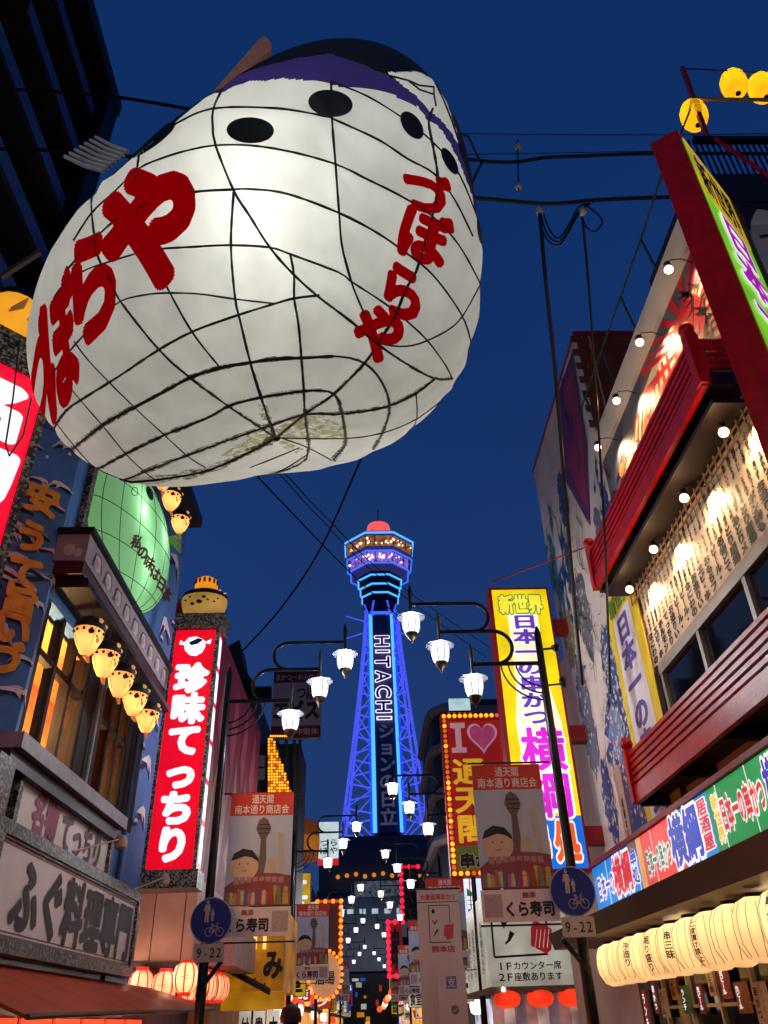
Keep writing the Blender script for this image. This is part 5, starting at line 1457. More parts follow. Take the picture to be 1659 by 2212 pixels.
# ================================================================== STREET BANNERS
bred = mat('banner_red', '#d2402e', rough=0.7, noise=0.15, nscale=2); bgrey = mat('banner_sky', '#b6bcd2', rough=0.75, noise=0.08)
bbrown = mat('banner_tower', '#6d5654', noise=0.1); bskin = mat('banner_skin', '#d3ad96', noise=0.05); bdark = mat('banner_dark', '#241c20', noise=0.2)
bmaroon = mat('banner_maroon', '#8a4448', noise=0.2); bcrm = mat('banner_cream', '#bfb096', noise=0.1); bplate = mat('banner_plate', '#e2cbc8', noise=0.06)
figc = [mat('crowd_%d' % i, h, noise=0.1) for i, h in enumerate(('#8a7a60', '#c0a24a', '#c2c07a', '#b85a70', '#4f62a0', '#dcae90', '#b53030'))]
def street_banner(label, group, flip=False):
    """1.1 m wide cloth and a plate hung below; local origin at the lower left corner of the plate"""
    t = thing('street_banner', label, 'banner', (0, 0, 0), group)
    fr = front_fr(0, 0, 0)
    W_ = 1.08
    m = MB(); nx = 10
    for i in range(nx):                                   # gently waving cloth
        a, b = W_ * i / nx, W_ * (i + 1) / nx
        da, db = 0.012 * math.sin(i * 1.1), 0.012 * math.sin((i + 1) * 1.1)
        m.hexa([fr.pt(a, 0.44, -0.012), fr.pt(b, 0.44, -0.012), fr.pt(b, 2.22, -0.012), fr.pt(a, 2.22, -0.012), fr.pt(a, 0.44, 0.0), fr.pt(b, 0.44, 0.0), fr.pt(b, 2.22, 0.0), fr.pt(a, 2.22, 0.0)])
    m.build('cloth', bgrey, t)
    m = MB(); m.fbox(fr, 0, 1.84, W_, 2.22, 0.001, 0.004); m.build('red_header', bred, t)
    text('通天閣', fr, 0.36, 2.03, 0.74, 2.19, mat('banner_pale', '#eed8d2'), t, 0.02, n=0.008)
    text('南本通り商店会', fr, 0.07, 1.86, 1.01, 2.02, mat('banner_pale', '#eed8d2'), t, 0.02, n=0.008)
    m = MB(); blob(fr, m, [(0.46, 1.62), (0.5, 1.76), (0.58, 1.81), (0.66, 1.76), (0.72, 1.62), (0.66, 1.5), (0.64, 1.45), (0.66, 1.15), (0.7, 0.9), (0.5, 0.9), (0.54, 1.15), (0.55, 1.45)], 0.004); m.build('tower_picture', bbrown, t)
    m = MB()
    for z in (1.55, 1.62, 1.69): stroke(fr, m, [(0.49, z), (0.70, z)], 0.016, 0.007)
    m.build('tower_lines', bdark, t)
    m = MB(); blob(fr, m, ell(0.30, 1.03, 0.235, 0.22, 26), 0.009); m.build('face_picture', bskin, t)
    m = MB(); blob(fr, m, [(0.07, 1.12), (0.12, 1.24), (0.26, 1.31), (0.42, 1.28), (0.52, 1.16), (0.53, 1.1), (0.42, 1.17), (0.3, 1.19), (0.18, 1.15)], 0.012)
    for u in (0.22, 0.36): blob(fr, m, ell(u, 1.07, 0.012, 0.016, 8), 0.013)
    stroke(fr, m, [(0.25, 0.97), (0.3, 0.955), (0.35, 0.97)], 0.008, 0.013)
    m.build('hair_picture', bdark, t)
    m = MB(); blob(fr, m, [(0.9, 0.8), (0.98, 0.8), (0.92, 1.55), (0.84, 1.56)], 0.006); m.build('signboard_picture', bcrm, t)
    m = MB(); blob(fr, m, [(0.62, 0.86), (0.82, 0.86), (0.82, 1.1), (0.76, 1.16), (0.66, 1.14)], 0.005); m.build('house_picture', bcrm, t)
    m = MB(); blob(fr, m, [(0.0, 0.44), (W_, 0.44), (W_, 0.88), (0.85, 0.92), (0.5, 0.93), (0.2, 0.86), (0.0, 0.72)], 0.0065); m.build('street_picture', bmaroon, t)
    m = MB()
    for k in range(8): blob(fr, m, [(0.14 + k * 0.105, 0.76 + 0.012 * (4 - abs(k - 4))), (0.225 + k * 0.105, 0.76 + 0.012 * (4 - abs(k - 4))), (0.225 + k * 0.105, 0.87), (0.14 + k * 0.105, 0.87)], 0.010)
    m.build('shop_sign_picture', mat('banner_pink', '#b07c80'), t)
    rr = random.Random(4)
    for k in range(16):
        m = MB(); u = 0.06 + (k % 9) * 0.118 + (0.06 if k > 8 else 0); s = rr.uniform(0.7, 1.3)
        blob(fr, m, [(u - 0.045 * s, 0.455), (u + 0.045 * s, 0.455), (u + 0.035 * s, 0.455 + 0.15 * s), (u - 0.035 * s, 0.455 + 0.15 * s)], 0.011); blob(fr, m, ell(u, 0.455 + 0.19 * s, 0.034 * s, 0.04 * s, 10), 0.011)
        m.build('crowd_picture', figc[k % 7], t)
    MB().fbox(fr, -0.02, 0, W_ + 0.02, 0.42, -0.02, 0.0).build('plate', bplate, t)
    o = 0.30 if not flip else 0.02
    text('無添', fr, o + 0.28, 0.30, o + 0.48, 0.39, mat('plate_red', '#a8202a'), t, 0.02, n=0.006)
    text('くら寿司', fr, o, 0.06, o + 0.74, 0.27, ink, t, 0.035, n=0.006)
    if flip: MB().fbox(fr, 0.80, 0.06, 1.06, 0.36, 0.001, 0.003).build('blank_square', mat('plate_pale', '#b3989a', noise=0.3, nscale=40), t)
    else: MB().fbox(fr, 0.02, 0.06, 0.28, 0.36, 0.001, 0.003).build('blank_square', mat('plate_pale', '#b3989a', noise=0.3, nscale=40), t)
    return t
sb = street_banner('red headed picture banner over a white plate hung from the lamp post by the skewer restaurant', 'banners hung from the lamp posts')
sb.location = (1.66, 12.55, 2.76)
sb['label'] = 'red headed picture banner with white plate hung from the right hand row of lamp posts'
for y in (24.2, 35.0, 47.0, 62.0):
    dup(sb, (1.66 - (y - 12.6) * 0.004, y - 0.05, 2.76))
sl = street_banner('red headed picture banner with white plate hung from the left hand row of lamp posts', 'banners hung from the left lamp posts', True)
sl.location = (-2.36, 14.15, 2.80)
for y in (29.5, 44.5, 60.0):
    dup(sl, (-2.42, y - 0.05, 2.80))
sb['group'] = 'banners hung from the right lamp posts'
for o in list(col.objects):
    if o.name.startswith('street_banner') and o.location.x > 0: o['group'] = 'banners hung from the right lamp posts'

# ================================================================== THE TOWER
tw = thing('observation_tower', 'tall lattice observation tower with blue neon edges and a pink lit top', 'tower', (3.8, 165, 0))
TY = 165.0
def tz(y): return P(822, y, Y=TY).z
def tx(x, y): return P(x, y, Y=TY).x
tdark = mat('tower_dark', '#26283a', rough=0.5, noise=0.2, nscale=0.3)
tblue = mat('tower_led_glow_steel', '#4c58c8', rough=0.5, noise=0.2, nscale=0.3, emit='#4a58f0', es=1.0)  # LED light falling on the steel is put in as emission
neon = lit('neon_blue', '#3a6cff', 1.2, 0); neonc = lit('neon_cyan', '#4aa4ff', 1.6, 0); neonw = lit('neon_lilac', '#e6dcff', 1.4, 0)
tpink = lit('beacon_pink', '#ff5a60', 1.05, 0)
tmauve = mat('tower_mauve', '#4c4a6c', noise=0.2, nscale=0.4, emit='#5a50b0', es=0.22)
owin = lit('deck_amber', '#b8764a', 0.65, 0.3); pwin = lit('deck_violet', '#9a7ae8', 0.8, 0.3)
tcx = tx(820, 1250)
def octa(r, z, k=8): return [(tcx + r * math.cos(2 * math.pi * (i + 0.5) / 8 - math.pi / 2 * 0), TY + r * math.sin(2 * math.pi * (i + 0.5) / 8), z) for i in range(8)]
def drum(r0, y0, r1, y1, name, m, smooth=False):
    a = octa(r0, tz(y0)); b = octa(r1, tz(y1))
    MB().add(a + b, [tuple(range(8))[::-1], tuple(range(8, 16))] + [(i, (i + 1) % 8, (i + 1) % 8 + 8, i + 8) for i in range(8)]).build(name, m, tw, smooth)
def ring(r, y, rad, m, name='neon_ring'): MB().tube(octa(r, tz(y)), rad, 6, closed=True).build(name, m, tw)
drum(4.2, 1312, 4.6, 1286, 'lower_drum', tdark); ring(4.55, 1297, 0.22, neonc)
drum(4.7, 1285, 5.0, 1270, 'lower_drum', tdark); ring(4.95, 1280, 0.22, neonc)
drum(5.0, 1269, 5.4, 1255, 'lower_drum', tdark); ring(5.5, 1263, 0.22, neonc)
drum(5.6, 1254, 7.2, 1244, 'middle_soffit', tmauve)
drum(7.2, 1243, 7.6, 1223, 'middle_deck', pwin); ring(7.4, 1246, 0.18, neon)
drum(7.6, 1222, 8.3, 1214, 'upper_soffit', tmauve); ring(8.35, 1224, 0.2, neon)
drum(8.3, 1213, 8.5, 1193, 'upper_deck', owin); 
drum(8.5, 1192, 8.8, 1184, 'roof_slab', tmauve); ring(8.85, 1188, 0.24, neonc)
for i in range(8):
    for (r, ya, yb, n_) in ((8.5, 1213, 1193, 3), (7.55, 1243, 1223, 3)):
        a, b = octa(r, tz(ya))[i], octa(r, tz(ya))[(i + 1) % 8]
        for j in range(n_):
            f = j / n_
            p = Vector(a).lerp(Vector(b), f); p2 = Vector((p.x, p.y, tz(yb)))
            MB().bar(p, p2, 0.16).build('window_mullion', tdark, tw)
MB().lathe([(3.4, tz(1184)), (3.4, tz(1162))], (tcx, TY, 0), 20).build('beacon_drum', tdark, tw)
MB().lathe([(3.0, tz(1161)), (3.0, tz(1146)), (2.7, tz(1138)), (1.6, tz(1134.5)), (0.3, tz(1134))], (tcx, TY, 0), 20).build('beacon', tpink, tw, True)
for k in range(10):
    a = 2 * math.pi * k / 10
    MB().bar((tcx + 5.2 * math.cos(a), TY + 5.2 * math.sin(a), tz(1184)), (tcx + 5.2 * math.cos(a), TY + 5.2 * math.sin(a), tz(1166)), 0.15).build('roof_mast', tdark, tw)
MB().tube([(tcx, TY, tz(1135)), (tcx, TY, tz(1100))], 0.12, 5).build('mast', tdark, tw)
dl = MB().ball((0, 0, 0), 0.26, 6, 5); dls = [dl.mesh('deck_light', lit('deck_light_warm', '#ffe0b0', 2.2, 0), True), dl.mesh('deck_light', lit('deck_light_pink', '#ffd0f0', 1.8, 0), True)]
rt = random.Random(8)
for i in range(46):
    k = i % 2
    f = rt.uniform(0, 1); e = rt.choice((5, 5, 4, 6, 5))
    ring_ = octa((8.75, 7.75)[k], tz((rt.uniform(1199, 1211), rt.uniform(1228, 1240))[k]))
    o = link('deck_light', dls[k], tw); o.location = Vector(ring_[e % 8]).lerp(Vector(ring_[(e + 1) % 8]), f); o.scale = (rt.uniform(0.5, 1.3),) * 3
# neck and shaft
zt_, zb_ = tz(1338), tz(1805)
def sh_x(side, z):
    f = (zt_ - z) / (zt_ - zb_)
    return (tx(800, 1340) + (tx(810, 1800) - tx(800, 1340)) * f) if side < 0 else (tx(845, 1340) + (tx(867, 1800) - tx(845, 1340)) * f)
MB().hexa([(sh_x(-1, zb_), TY - 2.6, zb_), (sh_x(1, zb_), TY - 2.6, zb_), (sh_x(1, zb_), TY + 2.6, zb_), (sh_x(-1, zb_), TY + 2.6, zb_),
           (sh_x(-1, zt_), TY - 2.2, zt_), (sh_x(1, zt_), TY - 2.2, zt_), (sh_x(1, zt_), TY + 2.2, zt_), (sh_x(-1, zt_), TY + 2.2, zt_)]).build('sign_shaft', mat('shaft_dark', '#3c3860', noise=0.2, nscale=0.3), tw)
for s in (-1, 1):
    MB().bar((sh_x(s, zt_), TY - 2.5, zt_), (sh_x(s, zb_), TY - 2.9, zb_), 0.75, 0.3).build('neon_tube', neonc, tw)
    MB().bar((sh_x(s, zt_) + s * 0.65, TY - 2.3, zt_), (sh_x(s, zb_) + s * 0.65, TY - 2.7, zb_), 0.5, 0.3).build('neon_edge', lit('neon_deep', '#1a40ff', 1.0, 0), tw)
MB().bar((sh_x(-1, zt_), TY - 2.3, zt_ + 0.6), (sh_x(1, zt_), TY - 2.3, zt_ + 0.6), 0.5).build('neon_head', neon, tw)
for i in range(8):
    a = Vector(octa(4.0, tz(1312))[i]); b = Vector((tcx + (2.4 if a.x > tcx else -2.4), TY + (2.0 if a.y > TY else -2.0), zt_ - 1))
    MB().bar(a, b, 0.35).build('neck_strut', tblue, tw)
# legs and lattice
for s in (-1, 1):
    for d in (-1, 1):
        def leg(z, s=s, d=d):
            f = (zt_ - z) / (zt_ - zb_)
            xo = tx(790, 1340) + (tx(742, 1800) - tx(790, 1340)) * (f ** 1.25) if s < 0 else tx(858, 1340) + (tx(922, 1800) - tx(858, 1340)) * (f ** 1.25)
            return Vector((xo, TY + d * (3.0 + 5.0 * f), z))
        N_ = 11
        for k in range(N_):
            za = zt_ + (zb_ - 6 - zt_) * k / N_; zn = zt_ + (zb_ - 6 - zt_) * (k + 1) / N_
            MB().bar(leg(za), leg(zn), 0.42).build('leg', tblue, tw)
            inner = lambda z: Vector((sh_x(s, z), TY + d * 2.4, z))
            MB().bar(leg(zn), inner(zn), 0.28).build('lattice_bar', tblue, tw)
            MB().bar(leg(za), inner(zn), 0.2).build('lattice_bar', tblue, tw) if k % 2 else MB().bar(inner(za), leg(zn), 0.2).build('lattice_bar', tblue, tw)
    for k in range(0, N_, 2):
        zn = zt_ + (zb_ - 6 - zt_) * (k + 1) / N_
        a, b = leg(zn), Vector((leg(zn).x, 2 * TY - leg(zn).y, zn))
        MB().bar(a, b, 0.25).build('lattice_bar', tblue, tw)
for s in (-1, 1):            # aerial booms under the deck
    for y_ in (1352, 1372):
        MB().bar((tcx + s * 3, TY - 2, tz(y_)), (tcx + s * 8.0, TY - 2, tz(y_ + 14 * (1 if y_ > 1360 else -1))), 0.22).build('aerial_boom', tblue, tw)
# sign lettering down the shaft
zA, zB = tz(1383), tz(1570)
sx0, sx1 = sh_x(-1, zA) + 0.6, sh_x(1, zA) - 0.35
tf = Fr((sx0, TY - 3.2, zA), (0, 0, -1), (1, 0, 0))
tl = zA - zB
wds = (1.0, 0.5, 1.0, 1.05, 1.05, 1.0, 0.5); u_ = 0.0
inner_, outer_ = MB(), MB()
for ch_, w_ in zip('HITACHI', wds):
    a_, b_ = u_ * tl / sum(wds), (u_ + w_) * tl / sum(wds); u_ += w_
    g_ = 0.06 * (b_ - a_)
    if ch_ == 'I':
        for mb_, ex in ((outer_, 0.42), (inner_, 0.0)):
            hh_ = sx1 - sx0
            pts_ = [(a_ + g_ + 0.1, 0.3), (a_ + g_ + 0.1 + 0.9, 0.3), (a_ + g_ + 1.0, hh_ - 0.3), (a_ + g_ + 0.1, hh_ - 0.3)]
            c_ = ((a_ + b_) / 2, hh_ / 2); wI = 0.2 + ex * 0.55; 
            mb_.fbox(tf, c_[0] - wI, 0.62 - ex * 0.75, c_[0] + wI, hh_ - 0.62 + ex * 0.75, 0.0, 0.04 if ex else 0.08)
    else:
        letters(outer_, ch_, tf, a_ + g_, 0.1, b_ - g_, sx1 - sx0 - 0.1, 0.045, 0.085)
        letters(inner_, ch_, tf, a_ + g_, 0.1, b_ - g_, sx1 - sx0 - 0.1, 0.09, 0.02)
outer_.build('lettering_outline', neonw, tw); inner_.build('lettering', mat('letter_dark', '#2a2740'), tw)
zC, zD = tz(1572), tz(1792)
tf2 = Fr((sh_x(-1, zC) + 1.0, TY - 3.2, zD), (1, 0, 0), (0, 0, 1))
text('ションの日立', tf2, 0, 0, 3.6, zC - zD, mat('letter_grey', '#8a8a98', noise=0.1, emit='#6a6a78', es=0.3), tw, 0.03, True, n=0.02)
# base building under the legs
tbm = mat('tower_base_grey', '#777c84', rough=0.7, noise=0.25, nscale=0.2)
MB().box((-9, TY - 9, 20.5), (17, TY + 9, 26)).build('base_upper', mat('tower_base_dark', '#4a4d52', noise=0.2, nscale=0.3), tw)
MB().box((-9, TY - 9, 26.1), (17, TY + 9, 31)).build('base_roof', mat('tower_base_navy', '#3c4058', noise=0.2, nscale=0.3), tw)
MB().box((-10, TY - 10, 9), (18, TY + 9, 20.4)).build('base_lower', tbm, tw)
for x0_, x1_ in ((-9, -4.5), (12.5, 17)):
    MB().box((x0_, TY - 9, 0), (x1_, TY + 9, 8.99)).build('base_pier', tbm, tw)
for k in range(9):
    MB().box((-6 + k * 2.2, TY - 10.1, 17.8), (-4.9 + k * 2.2, TY - 10.01, 18.6)).build('base_window', lit('base_window_lit', '#c8d8e0', 0.7), tw)
for k in range(12):
    MB().ball((-5.5 + k * 1.65, TY - 9.4, 24.0 + 0.2 * (k % 3)), 0.38, 8, 6).build('base_bulb', lit('base_amber', '#e09038', 0.8, 0), tw)
MB().box((-2.5, TY - 9.2, 20.6), (8.5, TY - 9.01, 23.2)).build('base_picture_window', lit('base_picture', '#6d7a88', 0.35, 0.3), tw)

for x_ in (-3.0, 4.0, 11.0): lamp('base_fill_light', (x_, TY - 16, 12), 220, (0.9, 0.92, 1.0), 0.4, tw)  # unseen lights added to brighten the tower base
for s in (-1, 1):
    MB().bar((4 + s * 11, TY - 8, 0), (4 + s * 2.5, TY - 8, 9), 1.2).build('base_leg', mat('tower_base_rib', '#8c9096'), tw)
# ================================================================== HEART SIGN WITH BULBS
t = thing('heart_sign', 'red sign with a pink heart and yellow lettering edged with amber bulbs', 'sign', (3.3, 24.1, 5))
x0, x1, z0, z1 = 2.46, 4.26, 5.1, 9.55
fr = front_fr(x0, 24.0, z0); W_, H_ = x1 - x0, z1 - z0
MB().fbox(fr, -0.12, -0.12, W_ + 0.12, H_ + 0.12, -0.4, -0.002).build('case', dkred, t)
MB().fbox(fr, 0.08, 0.7, W_ - 0.08, H_ - 0.1, -0.001, 0.01).build('red_face', mat('heart_red', '#a81a1e', noise=0.1, emit='#a81a1e', es=0.35), t)
MB().fbox(fr, 0.08, 0.05, W_ - 0.08, 0.695, -0.001, 0.01).build('green_foot', mat('heart_green', '#5d6a20', noise=0.2, emit='#5d6a20', es=0.3), t)
pk = mat('heart_pale', '#d8a0a8', emit='#d8a0a8', es=0.35); pk2 = mat('heart_pink', '#c2487c', emit='#c2487c', es=0.35)
m = MB(); blob(fr, m, [(0.16, 3.35), (0.62, 3.35), (0.62, 3.5), (0.48, 3.52), (0.48, 4.1), (0.62, 4.12), (0.62, 4.28), (0.16, 4.28), (0.16, 4.12), (0.30, 4.1), (0.30, 3.52), (0.16, 3.5)], 0.016); m.build('letter_i', pk, t)
def heart(cx, cz, s): return [(cx + s * 16 * math.sin(a) ** 3 / 17, cz + s * (13 * math.cos(a) - 5 * math.cos(2 * a) - 2 * math.cos(3 * a) - math.cos(4 * a)) / 15) for a in [2 * math.pi * i / 40 for i in range(40)]]
m = MB(); blob(fr, m, heart(1.14, 3.85, 0.50), 0.016); m.build('heart_edge', pk, t)
m = MB(); blob(fr, m, heart(1.14, 3.85, 0.42), 0.022); m.build('heart', pk2, t)
text('通天閣', fr, 0.12, 0.75, 1.15, 3.2, lit('lit_heart_yellow', '#e0a81c', 0.75), t, 0.03, True, n=0.02)
text('串かつ', fr, 0.15, 0.1, 1.5, 0.5, ink, t, 0.05, n=0.02, outline=mat('heart_cream', '#c9b890'), ow=0.06)
ambb = lit('bulb_amber', '#ff9a1e', 2.2, 0); ambd = lit('bulb_amber_dim', '#e06a14', 0.8, 0)
bl = MB().ball((0, 0, 0), 0.062, 8, 6)
bms = [bl.mesh('bulb', ambb, True), bl.mesh('bulb', ambd, True)]
def bulb_line(parent, a, b, n, meshes):
    for k in range(n):
        q = Vector(a).lerp(Vector(b), k / max(1, n - 1))
        o = link('bulb', meshes[0 if random.random() < 0.6 else 1], parent)
        o.location = q
c4 = [fr.pt(-0.02, -0.04, 0.05), fr.pt(W_ + 0.02, -0.04, 0.05), fr.pt(W_ + 0.02, H_ + 0.04, 0.05), fr.pt(-0.02, H_ + 0.04, 0.05)]
bulb_line(t, c4[0], c4[1], 11, bms); bulb_line(t, c4[1], c4[2], 30, bms); bulb_line(t, c4[3], c4[2], 12, bms); bulb_line(t, c4[0], c4[3], 30, bms)
t = thing('small_light_box', 'small white lit panel on top of the heart sign', 'sign', (2.95, 23.9, 9.7))
MB().box((2.62, 23.8, 9.72), (3.28, 23.95, 10.1)).build('lit_panel', lit('cool_white', '#bfe0e4', 0.8), t)
MB().box((2.58, 23.82, 9.66), (3.32, 24.0, 9.719)).build('frame', blackm, t)

# ================================================================== WHITE BOX SIGN, VINYL CURTAIN, FLAGS
t = thing('white_box_sign', 'white corner sign box with brush strokes and a red seal over the vinyl curtain', 'sign', (4, 22, 2.3))
z0, z1 = P(1060, 2132, Y=22).z, P(1060, 1950, Y=22).z + 0.25
x0 = P(1056, 2050, Y=22).x
wb = lit('box_white', '#cfcdbd', 0.5, 0.15)
MB().box((x0, 22, z0), (5.6, 24.0, z1)).build('box', wb, t)
fr = front_fr(x0, 22, z0); Hb = z1 - z0
m = MB(); 
for a in ([(0.12, 0.62), (0.12, Hb - 0.1)], [(0.12, 0.62), (1.45, 0.66)], [(1.5, 1.1), (1.5, Hb - 0.1)]): stroke(fr, m, a, 0.05, 0.004)
stroke(fr, m, [(0.3, 1.55), (0.42, 1.3), (0.6, 1.55)], [0.05, 0.14, 0.06], 0.004); stroke(fr, m, [(0.42, 0.9), (0.52, 0.98), (0.62, 1.16)], [0.04, 0.07, 0.14], 0.004)
m.build('brush_strokes', ink, t)
m = MB(); blob(fr, m, [(1.05, 0.85), (1.1, 1.25), (1.2, 1.42), (1.62, 1.2), (1.55, 0.75), (1.42, 0.66)], 0.006); m.build('red_seal', mat('seal_red', '#b3202a', emit='#b3202a', es=0.3), t)
m = MB(); 
for k in range(4): stroke(fr, m, [(1.15 + 0.1 * k, 0.8), (1.25 + 0.1 * k, 1.2)], 0.02, 0.009)
m.build('seal_strokes', wb, t)
text('1Fカウンター席', fr, 0.16, 0.33, 1.75, 0.52, ink, t, 0.02, n=0.006)
text('2F座敷あります', fr, 0.16, 0.1, 1.75, 0.29, ink, t, 0.02, n=0.006)
sf2 = Fr((x0, 27.5, z0), (0, -1, 0), (0, 0, 1))
MB().box((x0 + 0.02, 24.01, z0 + 0.02), (5.6, 27.5, z1 - 0.05)).build('side_box', wb, t)
m = MB()
for k in range(5): letters(m, '自家製とんかつ'[:6], sf2, 0.5 + k * 0.9, 0.3, 1.0 + k * 0.9, 1.5, 0.03, 0.02, True)
m.build('side_lettering', mat('grey_ink', '#4a4c50'), t)
MB().box((x0 - 0.05, 21.9, z0 - 0.14), (5.6, 27.6, z0 - 0.005)).build('soffit', mat('soffit_tan', '#6a5a42', noise=0.3), t)
MB().ball((x0 + 0.25, 21.88, z0 - 0.06), 0.05, 10, 6).build('spot_lamp', lit('spot_white', '#fff2d8', 6, 0), t)
t = thing('vinyl_curtain', 'clear vinyl shop curtain glowing pink and white with red lanterns behind it', 'curtain', (4, 22, 0))
vm = [lit('vinyl_pink', '#b08078', 0.55, 0.3), lit('vinyl_white', '#c9b3a8', 0.65, 0.3), lit('vinyl_grey', '#8a7a80', 0.5, 0.3)]
for k in range(10):
    u = x0 + k * 0.27
    MB().box((u, 22.3 + 0.03 * (k % 2), 0.2), (u + 0.275, 22.33 + 0.03 * (k % 2), z0 - 0.15)).build('vinyl_strip', vm[k % 3], t)
rl = lit('red_paper', '#ff3a1a', 1.0, 0.15)
for k, x in enumerate((x0 + 0.35, x0 + 1.15, x0 + 1.9)):
    t = thing('red_paper_lantern', 'round red paper lantern at the vinyl curtain under the white box sign', 'lantern', (x, 22.15, 1.7), 'red lanterns at the vinyl curtain')
    MB().lathe([(0.12, -0.2), (0.28, -0.13), (0.33, 0.0), (0.28, 0.13), (0.12, 0.2)], (x, 22.1, 2.0), 18).build('paper', rl, t, True)
    MB().lathe([(0.12, 0.201), (0.12, 0.24)], (x, 22.1, 2.0), 12).build('cap', blackm, t)
t = thing('narrow_flag', 'tall white hanging flag with ink drawing, red headline and a payment notice', 'banner', (1.7, 23, 0.5))
fl = mat('flag_white', '#cdb2a6', rough=0.8, noise=0.06)
fx0, fx1 = P(900, 1930, Y=23.2).x, P(990, 1930, Y=23.2).x; fz1 = P(945, 1922, Y=23.2).z
fr = front_fr(fx0, 23.2, 0.9); Hf = fz1 - 0.9; Wf = fx1 - fx0
MB().fbox(fr, 0, 0, Wf, Hf, -0.01, 0).build('cloth', fl, t)
MB().bar(fr.pt(-0.05, Hf + 0.02, 0), fr.pt(Wf + 0.05, Hf + 0.02, 0), 0.04).build('rod', blackm, t)
text('大衆酒場串カツ', fr, 0.08, Hf - 0.26, Wf - 0.08, Hf - 0.10, mat('flag_red', '#c0402c'), t, 0.03, n=0.005)
m = MB(); stroke(fr, m, [(0, Hf - 0.3), (Wf, Hf - 0.3)], 0.02, 0.004)
for a in ([(0.3, Hf - 1.25), (0.3, Hf - 0.38)], [(0.3, Hf - 1.25), (0.85, Hf - 1.25)], [(0.85, Hf - 0.8), (0.85, Hf - 0.38)], [(0.3, Hf - 0.38), (0.85, Hf - 0.38)]): stroke(fr, m, a, 0.02, 0.004)
blob(fr, m, ell(0.42, Hf - 0.52, 0.045, 0.055, 10), 0.004); stroke(fr, m, [(0.38, Hf - 0.72), (0.44, Hf - 0.82), (0.52, Hf - 0.72)], [0.02, 0.06, 0.02], 0.004); stroke(fr, m, [(0.4, Hf - 1.1), (0.52, Hf - 0.95)], [0.02, 0.05], 0.004)
m.build('ink_drawing', ink, t)
m = MB(); blob(fr, m, [(0.66, Hf - 1.05), (0.7, Hf - 0.85), (0.95, Hf - 0.82), (0.9, Hf - 1.15), (0.76, Hf - 1.2)], 0.006); m.build('red_seal', mat('flag_red', '#c0402c'), t)
text('熊本店', fr, 0.32, Hf - 1.48, 0.95, Hf - 1.32, mat('flag_red', '#c0402c'), t, 0.04, n=0.005)
t = thing('payment_flag', 'pale flag with a blue square and a green round mark before the white flag', 'banner', (1.8, 23, 0.3))
fr = front_fr(fx0 + 0.42, 23.0, P(955, 2082, Y=23.0).z - 2.1)
MB().prism(fr, [(0, 0), (0.72, 0), (0.72, 1.95), (0.5, 1.97), (0.36, 2.1), (0.22, 1.97), (0, 1.95)], -0.01, 0).build('cloth', fl, t)
MB().prism(fr, [(0.22, 1.55), (0.48, 1.55), (0.48, 1.82), (0.22, 1.82)], 0.001, 0.004).build('blue_square', mat('pay_blue', '#4a6a98'), t)
text('支', fr, 0.25, 1.58, 0.45, 1.80, fl, t, 0.02, n=0.008)
MB().prism(fr, ell(0.40, 1.1, 0.10, 0.10, 20), 0.001, 0.004).build('green_disc', mat('pay_green', '#5f6a34'), t)
m = MB(); stroke(fr, m, [(0.35, 1.1), (0.39, 1.06), (0.46, 1.14)], 0.02, 0.008); m.build('tick', fl, t)

# ================================================================== OVERHEAD CABLES
def smooth3(pts, m=6):
    pts = [Vector(p) for p in pts]; out = []; k = len(pts)
    if k > 8: return pts
    for i in range(k - 1):
        p0, p1, p2, p3 = pts[max(i - 1, 0)], pts[i], pts[i + 1], pts[min(i + 2, k - 1)]
        for j in range(m):
            t = j / m
            out.append(0.5 * ((2 * p1) + (p2 - p0) * t + (2 * p0 - 5 * p1 + 4 * p2 - p3) * t * t + (3 * p1 - p0 - 3 * p2 + p3) * t ** 3))
    return out + [pts[-1]]
def cable(label, pts, r=0.02, n=6):
    pts = smooth3(pts)
    o = MB().tube(pts, r, n).build('overhead_cable', cablem)
    return tag(o, label, 'cable', None)
def sag(a, b, d, n=12): return [Vector(a).lerp(Vector(b), i / n) - Vector((0, 0, d * 4 * (i / n) * (1 - i / n))) for i in range(n + 1)]
cable('thick black cable crossing high behind the puffer lantern, upper of the pair', [P(-60, 188, Y=8), P(200, 205, Y=8), P(390, 232, Y=8), P(1000, 343, Y=8), P(1200, 339, Y=8), P(1440, 331, Y=8), P(1760, 334, Y=8)], 0.034)
cable('thick black cable crossing high behind the puffer lantern, lower of the pair', [P(-60, 320, Y=8), P(260, 335, Y=8), P(600, 400, Y=8), P(1030, 428, Y=8), P(1180, 440, Y=8), P(1290, 432, Y=8), P(1440, 426, Y=8), P(1760, 420, Y=8)], 0.036)
cable('thin wire above the thick cables beside the puffer lantern', sag(P(980, 288, Y=8), P(1700, 288, Y=8), 0.05), 0.009)
cable('hairline wire tight above the upper thick cable', sag(P(1000, 334, Y=8), P(1440, 326, Y=8), 0.0), 0.008)
insm = mat('insulator_white', '#c5b5a8', rough=0.25)
t = thing('insulator_rod', 'rod with white porcelain insulators between the two thick cables', 'insulator', P(1120, 410, Y=8))
MB().tube([P(1118, 300, Y=8), P(1120, 412, Y=8)], 0.014, 6).build('rod', blackm, t)
for px, py in ((1119, 316), (1120, 402)):
    MB().lathe([(0.02, -0.07), (0.055, -0.05), (0.06, 0.0), (0.045, 0.05), (0.02, 0.07)], P(px, py, Y=8), 12).build('insulator', insm, t, True)
